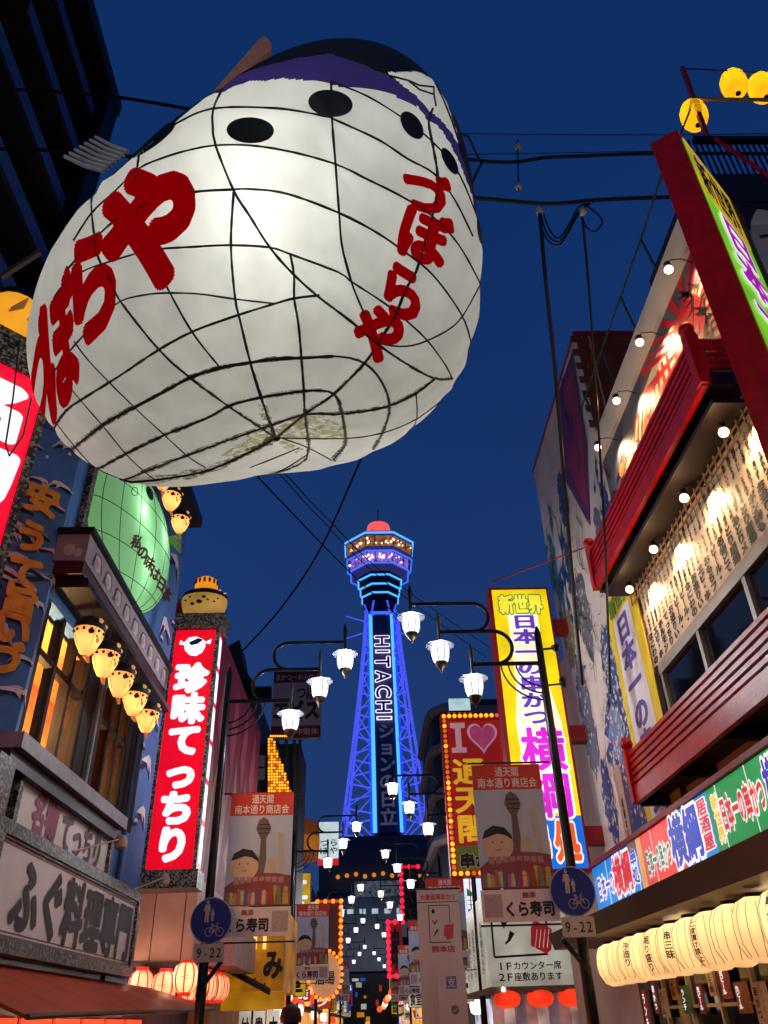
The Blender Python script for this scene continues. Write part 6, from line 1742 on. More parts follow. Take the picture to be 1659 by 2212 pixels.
for px, lb in ((1165, 'white insulator where the first drop cable leaves the lower thick cable'), (1258, 'white insulator where the second drop cable leaves the lower thick cable')):
    tag(MB().lathe([(0.02, -0.08), (0.06, -0.05), (0.062, 0.02), (0.04, 0.06), (0.015, 0.1)], P(px, 456, Y=8), 12).build('insulator', insm, None, True), lb, 'insulator')
cable('first long drop cable hanging down in front of the white painted house', [P(1166, 462, Y=8), P(1180, 620, Y=8.6), P(1199, 800, Y=9.6), P(1222, 1080, Y=11), P(1244, 1340, Y=12), P(1258, 1480, Y=12.4)], 0.032)
cable('second long drop cable hanging down in front of the white painted house', [P(1258, 470, Y=8), P(1272, 620, Y=8.6), P(1288, 850, Y=9.6), P(1302, 1080, Y=10.4), P(1310, 1250, Y=11), P(1318, 1500, Y=11.5)], 0.02)
for k, (dx, dy) in enumerate(((0, 0), (6, -8), (-4, 7))):
    cable('slack loop of black cable between the insulators, coil %s' % ('outer', 'inner', 'lowest')[k], [P(1168 + dx, 462, Y=8), P(1182 + dx, 505 + dy, Y=8), P(1206, 522 + dy, Y=8), P(1228, 495 + dy, Y=8), P(1250, 455 + dy, Y=8), P(1275, 440, Y=8)], 0.014)
cable('hanging loop of spare cable beside the second insulator', [P(1270, 446, Y=8), P(1296, 468, Y=8), P(1300, 484, Y=8), P(1284, 500, Y=8), P(1266, 490, Y=8), P(1258, 470, Y=8)], 0.014)
cable('black wire running down from the puffer lantern to the dark roof on the left', [P(800, 960, Y=22), P(780, 992, Y=22), P(695, 1180, Y=25), P(610, 1310, Y=27), P(525, 1405, Y=29.5)], 0.035)
cable('wire slanting from behind the lantern past the tower, lower one', [P(540, 1010, Y=24), P(566, 1040, Y=25), P(770, 1250, Y=40), P(905, 1370, Y=50)], 0.035)
cable('wire slanting from behind the lantern past the tower, upper one', [P(600, 1020, Y=24), P(615, 1036, Y=24.5), P(690, 1118, Y=30), P(830, 1255, Y=40), P(1050, 1420, Y=60)], 0.026)
cable('wire slanting from behind the lantern past the tower, beside the upper one', [P(612, 1022, Y=24), P(628, 1036, Y=24.5), P(705, 1118, Y=30), P(850, 1255, Y=40), P(1060, 1400, Y=60)], 0.026)
# ================================================================== FARTHER DOWN THE STREET, LEFT
# shop with the cream box and red and white lanterns
t = thing('cream_box_shop', 'shop with a plain cream upper box lit warm from below, past the fish restaurant', 'building', (-5, 19, 0))
bx = mat('box_cream', '#cfa287', rough=0.6, noise=0.12, nscale=1.5)
MB().box((-8, 18.0, 2.72), (-3.55, 22.0, 4.25)).build('upper_box', bx, t)
MB().box((-3.54, 19.6, 2.72), (-2.95, 23.3, 3.5)).build('side_box', mat('box_pink', '#cf9f92', rough=0.6, noise=0.15), t)
MB().box((-8, 18.3, 0), (-4.3, 22.0, 2.70)).build('ground_floor', mat('shop_violet', '#5a5068', noise=0.2), t)
for x in (-4.4, -3.78):
    MB().box((x, 17.985, 2.72), (x + 0.012, 17.999, 4.25)).build('panel_joint', mat('joint_brown', '#5a3a30'), t)
MB().box((-8, 17.9, 2.62), (-3.5, 22, 2.715)).build('box_edge', mat('edge_grey', '#4a3c40'), t)
MB().box((-8, 22.0, 0), (-3.8, 29.0, 3.1)).build('wall', mat('pink_wall', '#b98a7c', noise=0.2), t)
for x_ in (-4.6, -3.7): lamp('box_fill', (x_, 17.35, 2.5), 16, (1.0, 0.62, 0.42), 0.1, t)  # extra lights added in front to warm the cream box
t = thing('mural_house', 'narrow house with a maroon and peach mountain mural behind the tall red sign', 'building', (-5, 22, 4))
MB().box((-9, 18.0, 4.3), (-3.95, 29.0, 10.8)).build('wall', mat('mural_maroon', '#8a1f36', noise=0.2, nscale=1), t)
mf2 = left_fr(-3.95, 18.0, 4.3)
m = MB()
for k in range(5):
    blob(mf2, m, [(1.0 + k * 2.0, 0.2 + k * 0.5), (2.2 + k * 2, 0.2), (3.2 + k * 2.0, 3.6), (2.6 + k * 2, 2.4), (2.0 + k * 2, 4.2), (1.6 + k * 2, 2.0)], 0.006 + 0.001 * k)
m.build('mural_peak', mat('mural_peach', '#b9816a', noise=0.3), t)
m = MB()
for k in range(5): blob(mf2, m, [(0.3 + k * 2.1, 4.2), (1.2 + k * 2.1, 6.3), (1.6 + k * 2.1, 5.2), (1.0 + k * 2.1, 3.2)], 0.012)
m.build('mural_peak', mat('mural_rose', '#b34a5a', noise=0.3), t)
rw = cloth('paper_peach', H('#e0b49a'), H('#ffc39a'), emit=0.15); rwr = lit('paper_red', '#f02a1c', 0.85, 0.1)
rl0 = None
spots = [P(304, 2128, Y=17.7), P(355, 2131, Y=17.6), P(401, 2112, Y=17.4)] + [Vector((-3.45, 17.7 + 0.55 * k, 2.30 + 0.01 * k)) for k in range(7)]
for c in spots:
    if rl0 is None:
        t = thing('striped_lantern', 'red capped white paper lantern glowing under the cream box', 'lantern', (0, 0, 0), 'red and white lanterns under the cream box')
        MB().lathe([(0.13, -0.24), (0.2, -0.18), (0.235, -0.06), (0.235, 0.06), (0.2, 0.18), (0.13, 0.24)], (0, 0, 0), 18).build('paper', rw, t, True)
        MB().lathe([(0.13, 0.241), (0.12, 0.30)], (0, 0, 0), 14).build('red_cap', rwr, t)
        MB().lathe([(0.11, -0.30), (0.13, -0.241)], (0, 0, 0), 14).build('red_base', rwr, t)
        for k in range(8):
            a = 2 * math.pi * k / 8
            MB().tube([(r * math.cos(a), r * math.sin(a), z) for r, z in ((0.135, -0.235), (0.203, -0.18), (0.238, -0.06), (0.238, 0.06), (0.203, 0.18), (0.135, 0.235))], 0.013, 5).build('stripe', mat('stripe_red', '#c02818', emit='#e0301c', es=0.5), t)
        m = MB(); letters(m, '一二', Fr((-0.08, -0.245, -0.03), (1, 0, 0), (0, 0, 1)), 0, 0, 0.16, 0.07, 0.0, 0.02); m.build('lettering', ink, t)
        lamp('lantern_bulb', (0, 0, 0), 5.5, (1.0, 0.8, 0.6), 0.03, t)
        rl0 = t; t.location = c
    else: dup(rl0, c, random.uniform(-0.4, 0.4))
# dark high building with steel structure
t = thing('dark_roof_building', 'dark stepped building with steelwork against the sky beyond the mural house', 'building', (-6, 32, 0))
MB().box((-10, 30.0, 0), (-4.55, 38, 13.3)).build('wall', darkc, t)
MB().add([P(485, 1400, Y=30), P(517, 1382, Y=30), P(525, 1440, Y=30), P(545, 1470, Y=30), P(545, 1600, Y=30), P(485, 1600, Y=30)] + [p + Vector((0, 2, 0)) for p in (P(485, 1400, Y=30), P(517, 1382, Y=30), P(525, 1440, Y=30), P(545, 1470, Y=30), P(545, 1600, Y=30), P(485, 1600, Y=30))],
         [(0, 1, 2, 3, 4, 5), (11, 10, 9, 8, 7, 6)] + [(i, i + 6, (i + 1) % 6 + 6, (i + 1) % 6) for i in range(6)]).build('roof_tower', mat('black_cladding', '#121317', noise=0.3), t)
MB().box((-5.6, 31.0, 12.9), (-3.9, 31.4, 13.35)).build('beam', blackm, t)
for px in (600, 618, 636, 648):
    a, b = P(px, 1590, Y=33.5), P(px + 2, 1760, Y=33.5)
    MB().bar(a, b, 0.13).build('column', darkc, t)
MB().box((P(560, 1600, Y=35).x, 34.5, 4), (P(652, 1600, Y=35).x, 38, 12.0)).build('rear_wall', darkc, t)
for k in range(2):
    a = P(555, 1645 + 28 * k, Y=30.0)
    MB().box((a.x - 0.25, 29.9, a.z - 0.2), (a.x + 0.3, 29.99, a.z + 0.2)).build('vent_panel', concrete, t)
t = thing('brush_letter_sign', 'unlit grey sign with maroon bands and brush lettering above the amber bulb sign', 'sign', (-3.1, 34, 12))
fr = front_fr(-4.15, 33.0, 11.85); 
a, b = P(592, 1452, Y=33.0), P(692, 1592, Y=33.0)
fr = front_fr(a.x, 33.0, b.z); W_, H_ = b.x - a.x, a.z - b.z
MB().fbox(fr, 0, 0, W_, H_, -0.3, 0).build('panel', mat('ebi_grey', '#8d8088', noise=0.1), t)
MB().fbox(fr, 0, H_ - 0.5, W_, H_ + 0.01, 0.001, 0.02).build('top_band', mat('ebi_maroon', '#4a1418'), t)
MB().fbox(fr, 0, -0.01, W_, 0.5, 0.001, 0.02).build('bottom_band', mat('ebi_maroon', '#4a1418'), t)
text('つぼ', fr, W_ * 0.48, H_ * 0.56, W_ * 0.9, H_ * 0.78, ink, t, 0.03, n=0.02)
text('エビス', fr, 0.05, H_ * 0.25, W_ - 0.05, H_ * 0.56, ink, t, 0.05, n=0.02)
text('年中無休', fr, W_ * 0.35, 0.08, W_ * 0.95, 0.42, mat('ebi_pale', '#b08c8c'), t, 0.02, n=0.03)
text('まかつーおみ焼き', fr, 0.08, H_ - 0.42, W_ - 0.08, H_ - 0.1, mat('ebi_pale', '#b08c8c'), t, 0.02, n=0.03)
t = thing('amber_bulb_sign', 'tall triangular sign covered in rows of amber bulbs', 'sign', (-3.6, 32, 7.5))
pts = [(580, 1592), (590, 1592), (634, 1725), (578, 1725)]
q = [P(x, y, Y=32.2) for x, y in pts]
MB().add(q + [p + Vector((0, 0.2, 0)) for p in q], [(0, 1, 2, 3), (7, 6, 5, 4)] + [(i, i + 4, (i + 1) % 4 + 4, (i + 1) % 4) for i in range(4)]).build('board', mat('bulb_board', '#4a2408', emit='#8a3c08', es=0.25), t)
random.seed(9)
for r_ in range(21):
    y = 1597 + r_ * 6.2
    x1_ = 590 + 44 * (y - 1592) / 133
    for k in range(9):
        x = 581 + k * 5.8
        if x > x1_: break
        o = link('bulb', bms[0 if random.random() < 0.65 else 1], t); o.location = P(x, y, Y=32.15); o.scale = (0.75,) * 3
for k in range(8):
    o = link('bulb', bms[0], t); o.location = P(585 + k * 5, 1590, Y=32.1); o.scale = (0.7,) * 3
# yellow shop
t = thing('yellow_shop', 'bright yellow lit shop with black lettering and a small tiled eave', 'building', (-3.6, 25, 0))
yw = lit('shop_yellow', '#d88c10', 0.42, 0.3)
MB().box((-7.5, 23.6, 2.35), (-1.72 - 0.5, 27.5, 4.25)).build('yellow_wall', yw, t)
MB().box((-7.5, 23.62, 1.95), (-2.2, 23.9, 2.34)).build('yellow_band', lit('shop_yellow2', '#c88a08', 0.55, 0.2), t)
fr = front_fr(-3.4, 23.6, 2.35)
text('み', fr, 0.62, 0.25, 1.15, 0.95, ink, t, 0.05, n=0.012)
MB().hexa([(-4.0, 22.6, 2.95), (-2.55, 23.4, 2.25), (-2.55, 23.58, 2.3), (-4.0, 23.58, 3.0), (-4.0, 22.6, 3.06), (-2.55, 23.4, 2.36), (-2.55, 23.58, 2.41), (-4.0, 23.58, 3.11)]).build('tiled_eave', mat('eave_tile', '#2c2520', noise=0.4, nscale=20), t)
for k in range(6):
    MB().tube([(-4.0 + k * 0.26, 22.62 + k * 0.15, 3.08 - k * 0.125), (-4.0 + k * 0.26, 23.55, 3.13 - k * 0.125)], 0.03, 6).build('roof_tile', mat('eave_tile', '#2c2520'), t)
for k in range(4):
    MB().box((-3.3 + k * 0.36, 23.5, 1.0), (-3.0 + k * 0.36, 23.52, 1.93)).build('white_curtain', lit('noren_white', '#d8d2c4', 0.6, 0.2), t)
for k, s in enumerate(('付', '串け', '本', '技')):
    text(s, front_fr(-3.28 + k * 0.36, 23.5, 1.3), 0.02, 0, 0.24, 0.5, ink, t, 0.04, True, n=0.006)
for k in range(3):
    MB().box((-3.3 + 0.25 * k, 23.55, 3.3), (-3.22 + 0.25 * k, 23.59, 4.1)).build('light_streak_tube', lit('amber_tube', '#ffd070', 1.3, 0), t)
t = thing('brown_puffed_sign', 'round topped brown and amber sign past the left lamp posts', 'sign', (-2.9, 48, 8))
c = P(662, 1796, Y=48)
MB().lathe([(0.5, -1.6), (0.72, -1.5), (0.76, 0.0), (0.72, 0.3), (0.45, 0.6), (0.1, 0.7)], c, 18).build('body', mat('brown_lantern', '#7a4218', noise=0.3, nscale=2, emit='#b05a10', es=0.18), t, True)
MB().lathe([(0.77, -1.1), (0.77, -0.3)], c, 18).build('band', mat('amber_band', '#a8641c', emit='#d8801c', es=0.35), t, True)
for k in range(14):
    o = link('bulb', bms[0], t); o.location = P(640 + 0.9 * k, 1730 + 4.4 * k, Y=40); o.scale = (0.9,) * 3
t = thing('white_lit_board', 'white lit signboard with a red foot and ink lettering beside the far lamps', 'sign', (-2.8, 60, 10))
a, b = P(688, 1776, Y=60), P(731, 1868, Y=60)
fr = front_fr(a.x, 60, b.z); W_, H_ = b.x - a.x, a.z - b.z
MB().fbox(fr, 0, 0.45, W_, H_, -0.2, 0).build('panel', lit('board_white', '#d8ecec', 0.8), t)
MB().fbox(fr, 0, 0, W_, 0.44, -0.2, 0).build('red_foot', lit('board_red', '#e02030', 0.8), t)
text('づぼ', fr, 0.1, 0.7, W_ * 0.55, H_ * 0.6, mat('grey_ink2', '#3a4a4c'), t, 0.02, True, n=0.02)
text('らや', fr, W_ * 0.55, 0.7, W_ * 0.98, H_ * 0.6, mat('grey_ink2', '#3a4a4c'), t, 0.02, True, n=0.02)

def bulb_frame(name, label, cat, x0, y0, x1, y1, Y, m_bulb, face, r=0.07, sides='tlrb', n=16, txt=None, tm=None, strip=None):
    t = thing(name, label, cat, P((x0 + x1) / 2, y1, Y=Y))
    a, b = P(x0, y0, Y=Y), P(x1, y1, Y=Y)
    fr = front_fr(a.x, Y, b.z); W_, H_ = b.x - a.x, a.z - b.z
    MB().fbox(fr, 0, 0, W_, H_, -0.25, 0).build('panel', face, t)
    me = MB().ball((0, 0, 0), r, 6, 5).mesh('bulb', m_bulb, True)
    c = {'b': ((0, 0), (W_, 0)), 't': ((0, H_), (W_, H_)), 'l': ((0, 0), (0, H_)), 'r': ((W_, 0), (W_, H_))}
    for s in sides:
        p, q = c[s]; L_ = math.dist(p, q); MB().bar(fr.pt(p[0], p[1], 0.03), fr.pt(q[0], q[1], 0.03), r * 1.1).build('glow_strip', strip or m_bulb, t); k = max(3, int(L_ / (r * 2.3)))
        for i in range(k):
            o = link('bulb', me, t); f = i / (k - 1)
            o.location = fr.pt(p[0] + (q[0] - p[0]) * f, p[1] + (q[1] - p[1]) * f, 0.06)
    if txt: text(txt, fr, W_ * 0.15, H_ * 0.1, W_ * 0.85, H_ * 0.9, tm or ink, t, 0.05, True, n=0.03)
    return t, fr, W_, H_
ored = lit('bulb_red', '#ff1838', 2.6, 0); oor = lit('bulb_orange', '#ff7a14', 2.2, 0)
facer = mat('face_red', '#8a1c1c', emit='#a02020', es=0.25); faced = mat('face_dark', '#1a1a20')
bulb_frame('orange_framed_sign', 'dark sign framed on two sides with orange bulbs on the left', 'sign', 686, 1948, 736, 2075, 44, oor, mat('face_rust', '#5a3020', emit='#5a2818', es=0.15), 0.11, 'tr', strip=lit('strip_orange', '#d05008', 0.8, 0))
bulb_frame('red_bulb_sign', 'tall sign edged with red bulbs and one black character on the right', 'sign', 838, 1992, 872, 2108, 60, ored, facer, 0.15, 'tlb', txt='串', tm=ink, strip=lit('strip_red', '#e01028', 0.9, 0))
bulb_frame('far_red_bulb_sign', 'dark tall sign with red bulbs along its left edge and top, higher and farther', 'sign', 866, 1873, 908, 1990, 80, ored, faced, 0.2, 'tl', strip=lit('strip_red', '#e01028', 0.9, 0))
t = thing('oval_bulb_sign', 'oval peach sign ringed with orange bulbs', 'sign', P(702, 2130, Y=36))
c = P(702, 2106, Y=36); fr = front_fr(c.x, 36, c.z)
MB().prism(fr, ell(0, 0, 0.62, 0.78, 26), -0.2, 0).build('panel', mat('oval_peach', '#d89a6c', emit='#d89a6c', es=0.4), t)
me = MB().ball((0, 0, 0), 0.07, 6, 5).mesh('bulb', oor, True)
for u, v in ell(0, 0, 0.68, 0.85, 24):
    o = link('bulb', me, t); o.location = fr.pt(u, v, 0.05)
text('酒場', fr, -0.4, -0.35, 0.4, 0.15, mat('grey_ink3', '#4a3c30'), t, 0.02, n=0.02)

# ================================================================== FAR HOUSES, BOTH SIDES
rnd = random.Random(21)
walls = [mat('far_wall_%d' % i, h, rough=0.8, noise=0.25, nscale=0.6) for i, h in enumerate(('#4a4648', '#3a3d44', '#5a5048', '#463a38', '#3c4046'))]
fsig = [('#c8402c', 0.5), ('#d8cfc0', 0.55), ('#e08a1c', 0.6), ('#b81c2c', 0.6), ('#c8b890', 0.5), ('#2a54c8', 0.6), ('#e0b020', 0.6), ('#3a8a50', 0.45)]
fs_m = [lit('far_sign_%d' % i, h, e) for i, (h, e) in enumerate(fsig)]
warmw = lit('far_shop_glow', '#ffb060', 1.0, 0.3); coolw = lit('far_shop_cool', '#dfe6ff', 0.9, 0.3)
kanji = ['串カツ', '居酒屋', '将棋', '寿司', '食堂', '喫茶', '鉄板焼', '大衆酒場', 'たこ焼', 'ゲーム', '薬局', '立呑']
adj = ['grey', 'slate', 'tan', 'brown', 'dark']
order = ['first', 'second', 'third', 'fourth', 'fifth', 'sixth', 'seventh', 'eighth', 'ninth', 'tenth', 'eleventh', 'twelfth']
for side, X, y in ((-1, -4.3, 38.5), (1, 4.55, 27.8)):
    k = 0
    while y < 138:
        d = rnd.uniform(7, 12); h = rnd.uniform(6.5, 11) if side < 0 else rnd.uniform(7.5, 12.5)
        sd = 'left' if side < 0 else 'right'
        t = thing('far_shop_house', '%s %s shop house down the street, %s past the %s' % (adj[k % 5], 'lower' if h < 9 else 'taller', order[min(k, 11)], 'dark stepped building' if side < 0 else 'white box sign'), 'building', (X, y, 0))
        MB().box((min(X, X + side * 7), y, 0), (max(X, X + side * 7), y + d - 0.05, h)).build('wall', walls[k % 5], t)
        fr = (left_fr(X, y, 0) if side < 0 else right_fr(X, y + d, 0))
        nw = max(2, int(d / 2))
        for fl_ in range(int((h - 3.6) / 2.6)):
            for j in range(nw):
                u = 0.5 + j * (d - 0.6) / nw
                wn = MB().fbox(fr, u, 4.0 + fl_ * 2.6, u + 1.1, 5.4 + fl_ * 2.6, -0.02, 0.01).build('window', warmw if rnd.random() < 0.12 else glassd, t)
                MB().fbox(fr, u - 0.05, 3.92 + fl_ * 2.6, u + 1.15, 3.99 + fl_ * 2.6, 0.0, 0.08).build('sill', alu, wn)
        MB().fbox(fr, 0.2, 0.2, d - 0.3, 2.3, -0.02, 0.012).build('shop_glow', warmw if rnd.random() < 0.7 else coolw, t)
        MB().fbox(fr, 0.1, 2.45, d - 0.2, 3.3, 0.0, 0.35).build('fascia_sign', fs_m[rnd.randrange(8)], t)
        MB().fbox(fr, 0.0, 2.32, d - 0.1, 2.44, 0.0, 0.9).build('awning', walls[(k + 2) % 5], t)
        # projecting signs
        for j in range(4):
            yy = y + 0.7 + j * (d / 4); wd = rnd.uniform(0.8, 1.7); zb = rnd.uniform(2.6, 5.6); hh = rnd.uniform(0.9, 3.0)
            ci = rnd.randrange(8); tt = thing('projecting_sign', '%s lit projecting sign on the %s %s shop house, %s past the %s' % (('vermilion', 'cream', 'amber', 'crimson', 'beige', 'blue', 'yellow', 'green')[ci], adj[k % 5], 'lower' if h < 9 else 'taller', order[min(k, 11)], 'dark stepped building' if side < 0 else 'white box sign'), 'sign', (X, yy, zb), 'projecting signs of house %s %d' % (sd, k))
            x0_ = X + 0.05 if side < 0 else X - wd - 0.05
            f2 = front_fr(x0_, yy, zb)
            MB().fbox(f2, -0.03, -0.03, wd + 0.03, hh + 0.03, -0.25, -0.002).build('case', blackm, tt)
            MB().fbox(f2, 0, 0, wd, hh, -0.001, 0.01).build('lit_face', fs_m[ci], tt)
            text(rnd.choice(kanji), f2, 0.1, 0.1, wd - 0.1, hh - 0.1, ink if rnd.random() < 0.6 else lw, tt, 0.04, True, n=0.02)
        y += d; k += 1
# curved dark building high on the right
t = thing('curved_front_building', 'dark high building with a curved striped front behind the heart sign', 'building', (8, 48, 0))
m = MB(); pts = [(4.0 + 2.5 * (1 - math.cos(a)), 48 - 2.5 * math.sin(a)) for a in [math.pi / 2 * i / 8 for i in range(9)]]
pts = [(14, 56), (4.0, 56)] + [(6.5 - 2.5 * math.cos(a), 47.5 - 2.5 * math.sin(a)) for a in [math.pi / 2 * i / 8 for i in range(9)]] + [(14, 45.0)]
k = len(pts)
m.add([(x, y, 4.0) for x, y in pts] + [(x, y, 17.6) for x, y in pts], [tuple(range(k))[::-1], tuple(range(k, 2 * k))] + [(i, (i + 1) % k, (i + 1) % k + k, i + k) for i in range(k)]).build('body', darkc, t)
for z in (7.5, 10, 12.5, 15, 17.3):
    pp = [(x - 0.12, y - 0.12) for x, y in pts[1:-1]]
    MB().tube([(x, y, z) for x, y in pp], 0.28, 6).build('floor_band', mat('band_grey', '#8c8284', noise=0.2), t)
MB().box((4.3, 40.0, 0), (9, 44.0, 15.5)).build('grey_office', mat('office_grey', '#57575f', noise=0.25), None)
tag(bpy.data.objects['grey_office'], 'plain grey office block standing in front of the curved building', 'building')
for k_, (x, y, yy) in enumerate(((880, 2075, 70), (868, 2085, 66), (895, 2072, 58))):
    pass
t = thing('blue_white_light_box', 'bright white and blue lit shop box between the heart sign and the white box sign', 'sign', (2.9, 26, 3))
for k, (x_0, y_0, x_1, y_1) in enumerate(((990, 1895, 1012, 1975), (1022, 1895, 1046, 1975))):
    a, b = P(x_0, y_0, Y=27.5), P(x_1, y_1, Y=27.5)
    MB().box((a.x, 27.5, b.z), (b.x, 27.6, a.z)).build('lit_pane', lit('cool_pane', '#d8e4ff', 1.0), t)
a, b = P(1012, 1890, Y=27.4), P(1021, 1985, Y=27.4)
MB().box((a.x, 27.38, b.z), (b.x, 27.48, a.z)).build('blue_post', mat('blue_post', '#1c1c78'), t)
# low far glow: strings of lights where the street meets the tower
rr = MB().ball((0, 0, 0), 0.34, 6, 5)
rws = [rr.mesh('bulb', lit('far_bulb_%d' % i, h, 1.4, 0), True) for i, h in enumerate(('#ff5030', '#ffffff', '#ff9a50'))]
for s, pa, pb in (('left', (688, 2120), (712, 2180)), ('right', (885, 2090), (822, 2180))):
    t = thing('light_string', 'string of red and white bulbs along the far arcade on its %s side' % s, 'lights', P(*pb, Y=100))
    for k in range(16):
        f = k / 15
        o = link('bulb', rws[k % 3], t)
        o.location = P(pa[0] + (pb[0] - pa[0]) * f + rnd.uniform(-3, 3), pa[1] + (pb[1] - pa[1]) * f, Y=75 + 40 * f)
# passer-by whose head just shows above the lower edge of the view
def person():
    V_ = {'pel': (0, 0, 0.95), 'chest': (0, 0, 1.25), 'neck': (0, 0, 1.47), 'head': (0, -0.015, 1.60), 'top': (0, -0.01, 1.68),
          'sl': (-0.19, 0, 1.40), 'el': (-0.25, 0.02, 1.12), 'wl': (-0.25, -0.06, 0.88), 'hl': (-0.25, -0.08, 0.80), 'sr': (0.19, 0, 1.40), 'er': (0.25, 0.02, 1.12), 'wr': (0.25, -0.06, 0.88), 'hr': (0.25, -0.08, 0.80),
          'jl': (-0.10, 0, 0.9), 'kl': (-0.11, -0.03, 0.5), 'al': (-0.11, 0.03, 0.09), 'tl': (-0.11, -0.13, 0.05), 'jr': (0.10, 0, 0.9), 'kr': (0.11, 0.03, 0.5), 'ar': (0.11, 0.10, 0.09), 'tr': (0.11, -0.05, 0.05)}
    E = [('pel', 'chest'), ('chest', 'neck'), ('neck', 'head'), ('head', 'top'), ('chest', 'sl'), ('sl', 'el'), ('el', 'wl'), ('wl', 'hl'), ('chest', 'sr'), ('sr', 'er'), ('er', 'wr'), ('wr', 'hr'), ('pel', 'jl'), ('jl', 'kl'), ('kl', 'al'), ('al', 'tl'), ('pel', 'jr'), ('jr', 'kr'), ('kr', 'ar'), ('ar', 'tr')]
    rad = dict(pel=.15, chest=.16, neck=.055, head=.095, top=.07, sl=.07, el=.05, wl=.035, hl=.035, sr=.07, er=.05, wr=.035, hr=.035, jl=.09, kl=.06, al=.045, tl=.035, jr=.09, kr=.06, ar=.045, tr=.035)
    ks = list(V_)
    me = bpy.data.meshes.new('body'); me.from_pydata([V_[k] for k in ks], [(ks.index(a), ks.index(b)) for a, b in E], [])
    o = bpy.data.objects.new('body', me); col.objects.link(o)
    sk = o.modifiers.new('skin', 'SKIN'); sd_ = o.modifiers.new('sub', 'SUBSURF'); sd_.levels = 2; sd_.render_levels = 2
    for i, k in enumerate(ks):
        me.skin_vertices[0].data[i].radius = (rad[k], rad[k]); me.skin_vertices[0].data[i].use_root = (k == 'pel')
    me.materials.append(mat('dark_coat', '#1c1a1e', noise=0.2))
    return o
body = person()
pt = thing('person', 'person in dark clothes and a dark red cap walking ahead in the street', 'person', (0, 0, 0))
body.parent = pt
MB().lathe([(0.105, 1.62), (0.112, 1.66), (0.095, 1.73), (0.05, 1.765), (0.01, 1.77)], (0, -0.01, 0), 16, 0.95, 1.1).build('cap', mat('cap_red', '#3c0c10'), pt, True)
q = P(628, 2204, Z=1.72); pt.location = (P(628, 2204, Y=9.0).x, 9.0, 0.0)

# small glowing shop lanterns low along both sides
gl_m = [lit('shop_lantern_amber', '#ffb04a', 1.3, 0.1), lit('shop_lantern_white', '#fff0dc', 1.5, 0.1), lit('shop_lantern_red', '#ff4a24', 1.1, 0.1)]
protos = []
for i in range(3):
    t = thing('shop_lantern', ('amber', 'white', 'red')[i] + ' paper lantern hung low over a shop door farther down the street', 'lantern', (0, 0, 0), ('amber', 'white', 'red')[i] + ' lanterns over far shop doors')
    MB().lathe([(0.1, -0.26), (0.2, -0.2), (0.24, 0.0), (0.2, 0.2), (0.1, 0.26)], (0, 0, 0), 14).build('paper', gl_m[i], t, True)
    MB().lathe([(0.1, 0.261), (0.1, 0.3)], (0, 0, 0), 10).build('cap', blackm, t)
    protos.append(t)
used = [False] * 3
for k in range(44):
    sd = -1 if k % 2 else 1
    q = ((-3.3 if sd < 0 else 3.6) + rnd.uniform(-0.25, 0.25), (24.5 if sd < 0 else 28.5) + k * 1.5 + rnd.uniform(-0.4, 0.4), rnd.uniform(1.9, 2.9))
    i = rnd.choice((0, 0, 1, 2))
    if not used[i]: protos[i].location = q; used[i] = True
    else: dup(protos[i], q)
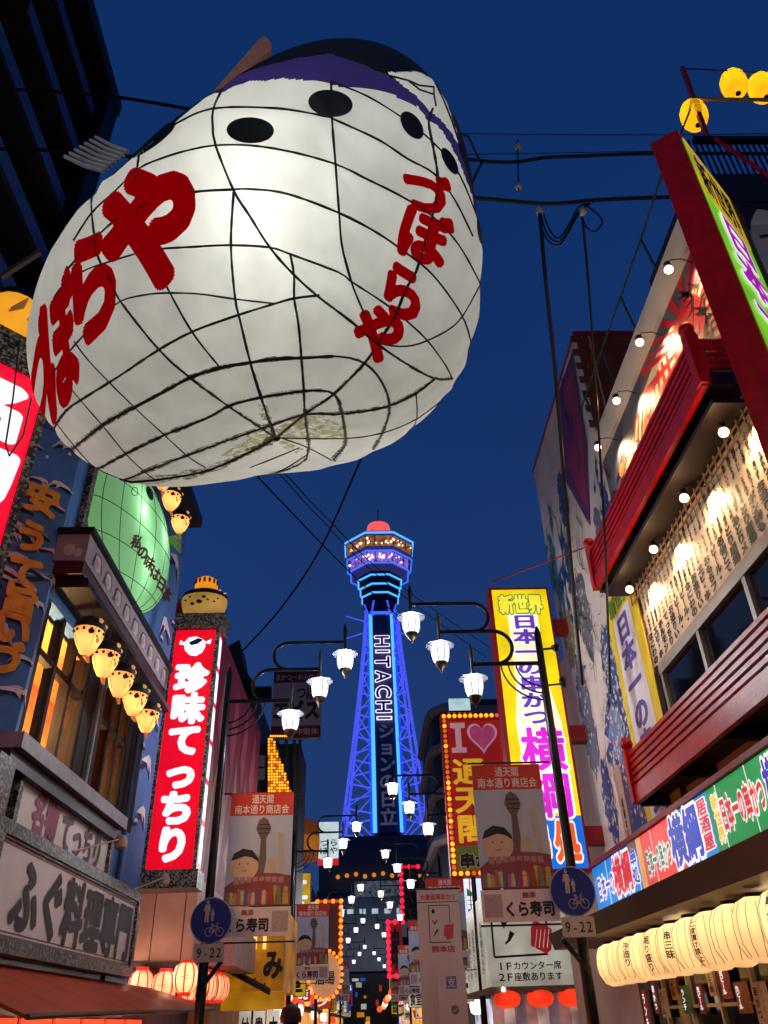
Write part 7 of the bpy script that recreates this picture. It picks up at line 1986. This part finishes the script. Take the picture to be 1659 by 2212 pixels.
# cloth shop curtains and boards standing out low along the far street
rk = random.Random(77)
for k in range(26):
    sd = -1 if k % 2 else 1
    yy = 31 + k * 2.6; wd = rk.uniform(0.6, 1.2); hh = rk.uniform(0.8, 2.0); zb = rk.uniform(1.75, 3.4)
    x0_ = -4.2 + rk.uniform(0, 0.9) if sd < 0 else 4.4 - wd - rk.uniform(0, 1.1)
    ci = rk.randrange(8)
    hous = 'left' if sd < 0 else 'right'
    t = thing('hanging_board', '%s board over the far pavement, %s past the %s' % (('vermilion', 'cream', 'amber', 'crimson', 'beige', 'blue', 'yellow', 'green')[ci], ('first', 'second', 'third', 'fourth', 'fifth', 'sixth', 'seventh', 'eighth', 'ninth', 'tenth', 'eleventh', 'twelfth', 'thirteenth')[k // 2], 'oval bulb sign' if sd < 0 else 'white box sign'), 'sign', (x0_, yy, zb))
    f2 = front_fr(x0_, yy, zb)
    MB().fbox(f2, -0.03, -0.03, wd + 0.03, hh + 0.03, -0.1, -0.002).build('case', blackm, t)
    MB().fbox(f2, 0, 0, wd, hh, -0.001, 0.01).build('lit_face', fs_m[ci], t)
    text(rk.choice(kanji), f2, 0.08, 0.06, wd - 0.08, hh - 0.06, ink if ci in (1, 2, 4, 6) else lw, t, 0.03, hh > wd, n=0.02)
# lit stalls under the tower base
ra = random.Random(5)
t = thing('arcade_row', 'low row of small lit shop signs under the tower base', 'shops', (4, 152, 0))
for k in range(40):
    x = -9 + ra.uniform(0, 22); z = ra.uniform(1.0, 8.0); wd = ra.uniform(0.4, 1.3); hh = ra.uniform(0.3, 0.9)
    MB().box((x, 150 + k * 0.12, z), (x + wd, 150.1 + k * 0.12, z + hh)).build('lit_sign', (fs_m + [warmw, warmw, warmw, coolw])[ra.randrange(12)], t)
MB().box((-12, 153.2, 0), (18, 153.6, 8.6)).build('back_wall', darkc, t)
# far end of the street behind the tower
MB().box((-60, 190, 0), (70, 200, 16)).build('end_block', mat('far_dark', '#15161c', noise=0.3, nscale=0.2), None)
tag(bpy.data.objects['end_block'], 'long dark block closing the street behind the tower base', 'building')

# labels that single out the near lamps and banners
for o in col.objects:
    if o.parent is None and o.get('category') == 'street lamp':
        if abs(o.location.y - 12.6) < 0.1: o['label'] = 'black three lantern street lamp carrying a round blue sign before the tall yellow sign'
        elif abs(o.location.y - 14.2) < 0.1: o['label'] = 'black three lantern street lamp carrying a round blue sign beside the tall red sign'
        elif abs(o.location.y - 24.2) < 0.1: o['label'] = 'black three lantern street lamp standing just left of the heart sign bulbs'
        elif abs(o.location.y - 29.5) < 0.1: o['label'] = 'black three lantern street lamp standing beside the bright yellow shop'
    if o.parent is None and o.get('category') == 'banner' and o.name.startswith('street_banner'):
        if abs(o.location.y - 12.55) < 0.1: o['label'] = 'red headed picture banner overlapping the tall yellow sign and the heart sign'
        elif abs(o.location.y - 14.15) < 0.1: o['label'] = 'red headed picture banner beside the maroon mountain mural'
        elif abs(o.location.y - 29.45) < 0.1: o['label'] = 'red headed picture banner beside the yellow shop and the oval bulb sign'

for o in list(col.objects):                     # distant lamps shine but need no light of their own
    if o.type == 'LIGHT' and o.name.startswith('lamp_light'):
        r = o.parent.parent
        if r.location.y > 50: bpy.data.objects.remove(o)
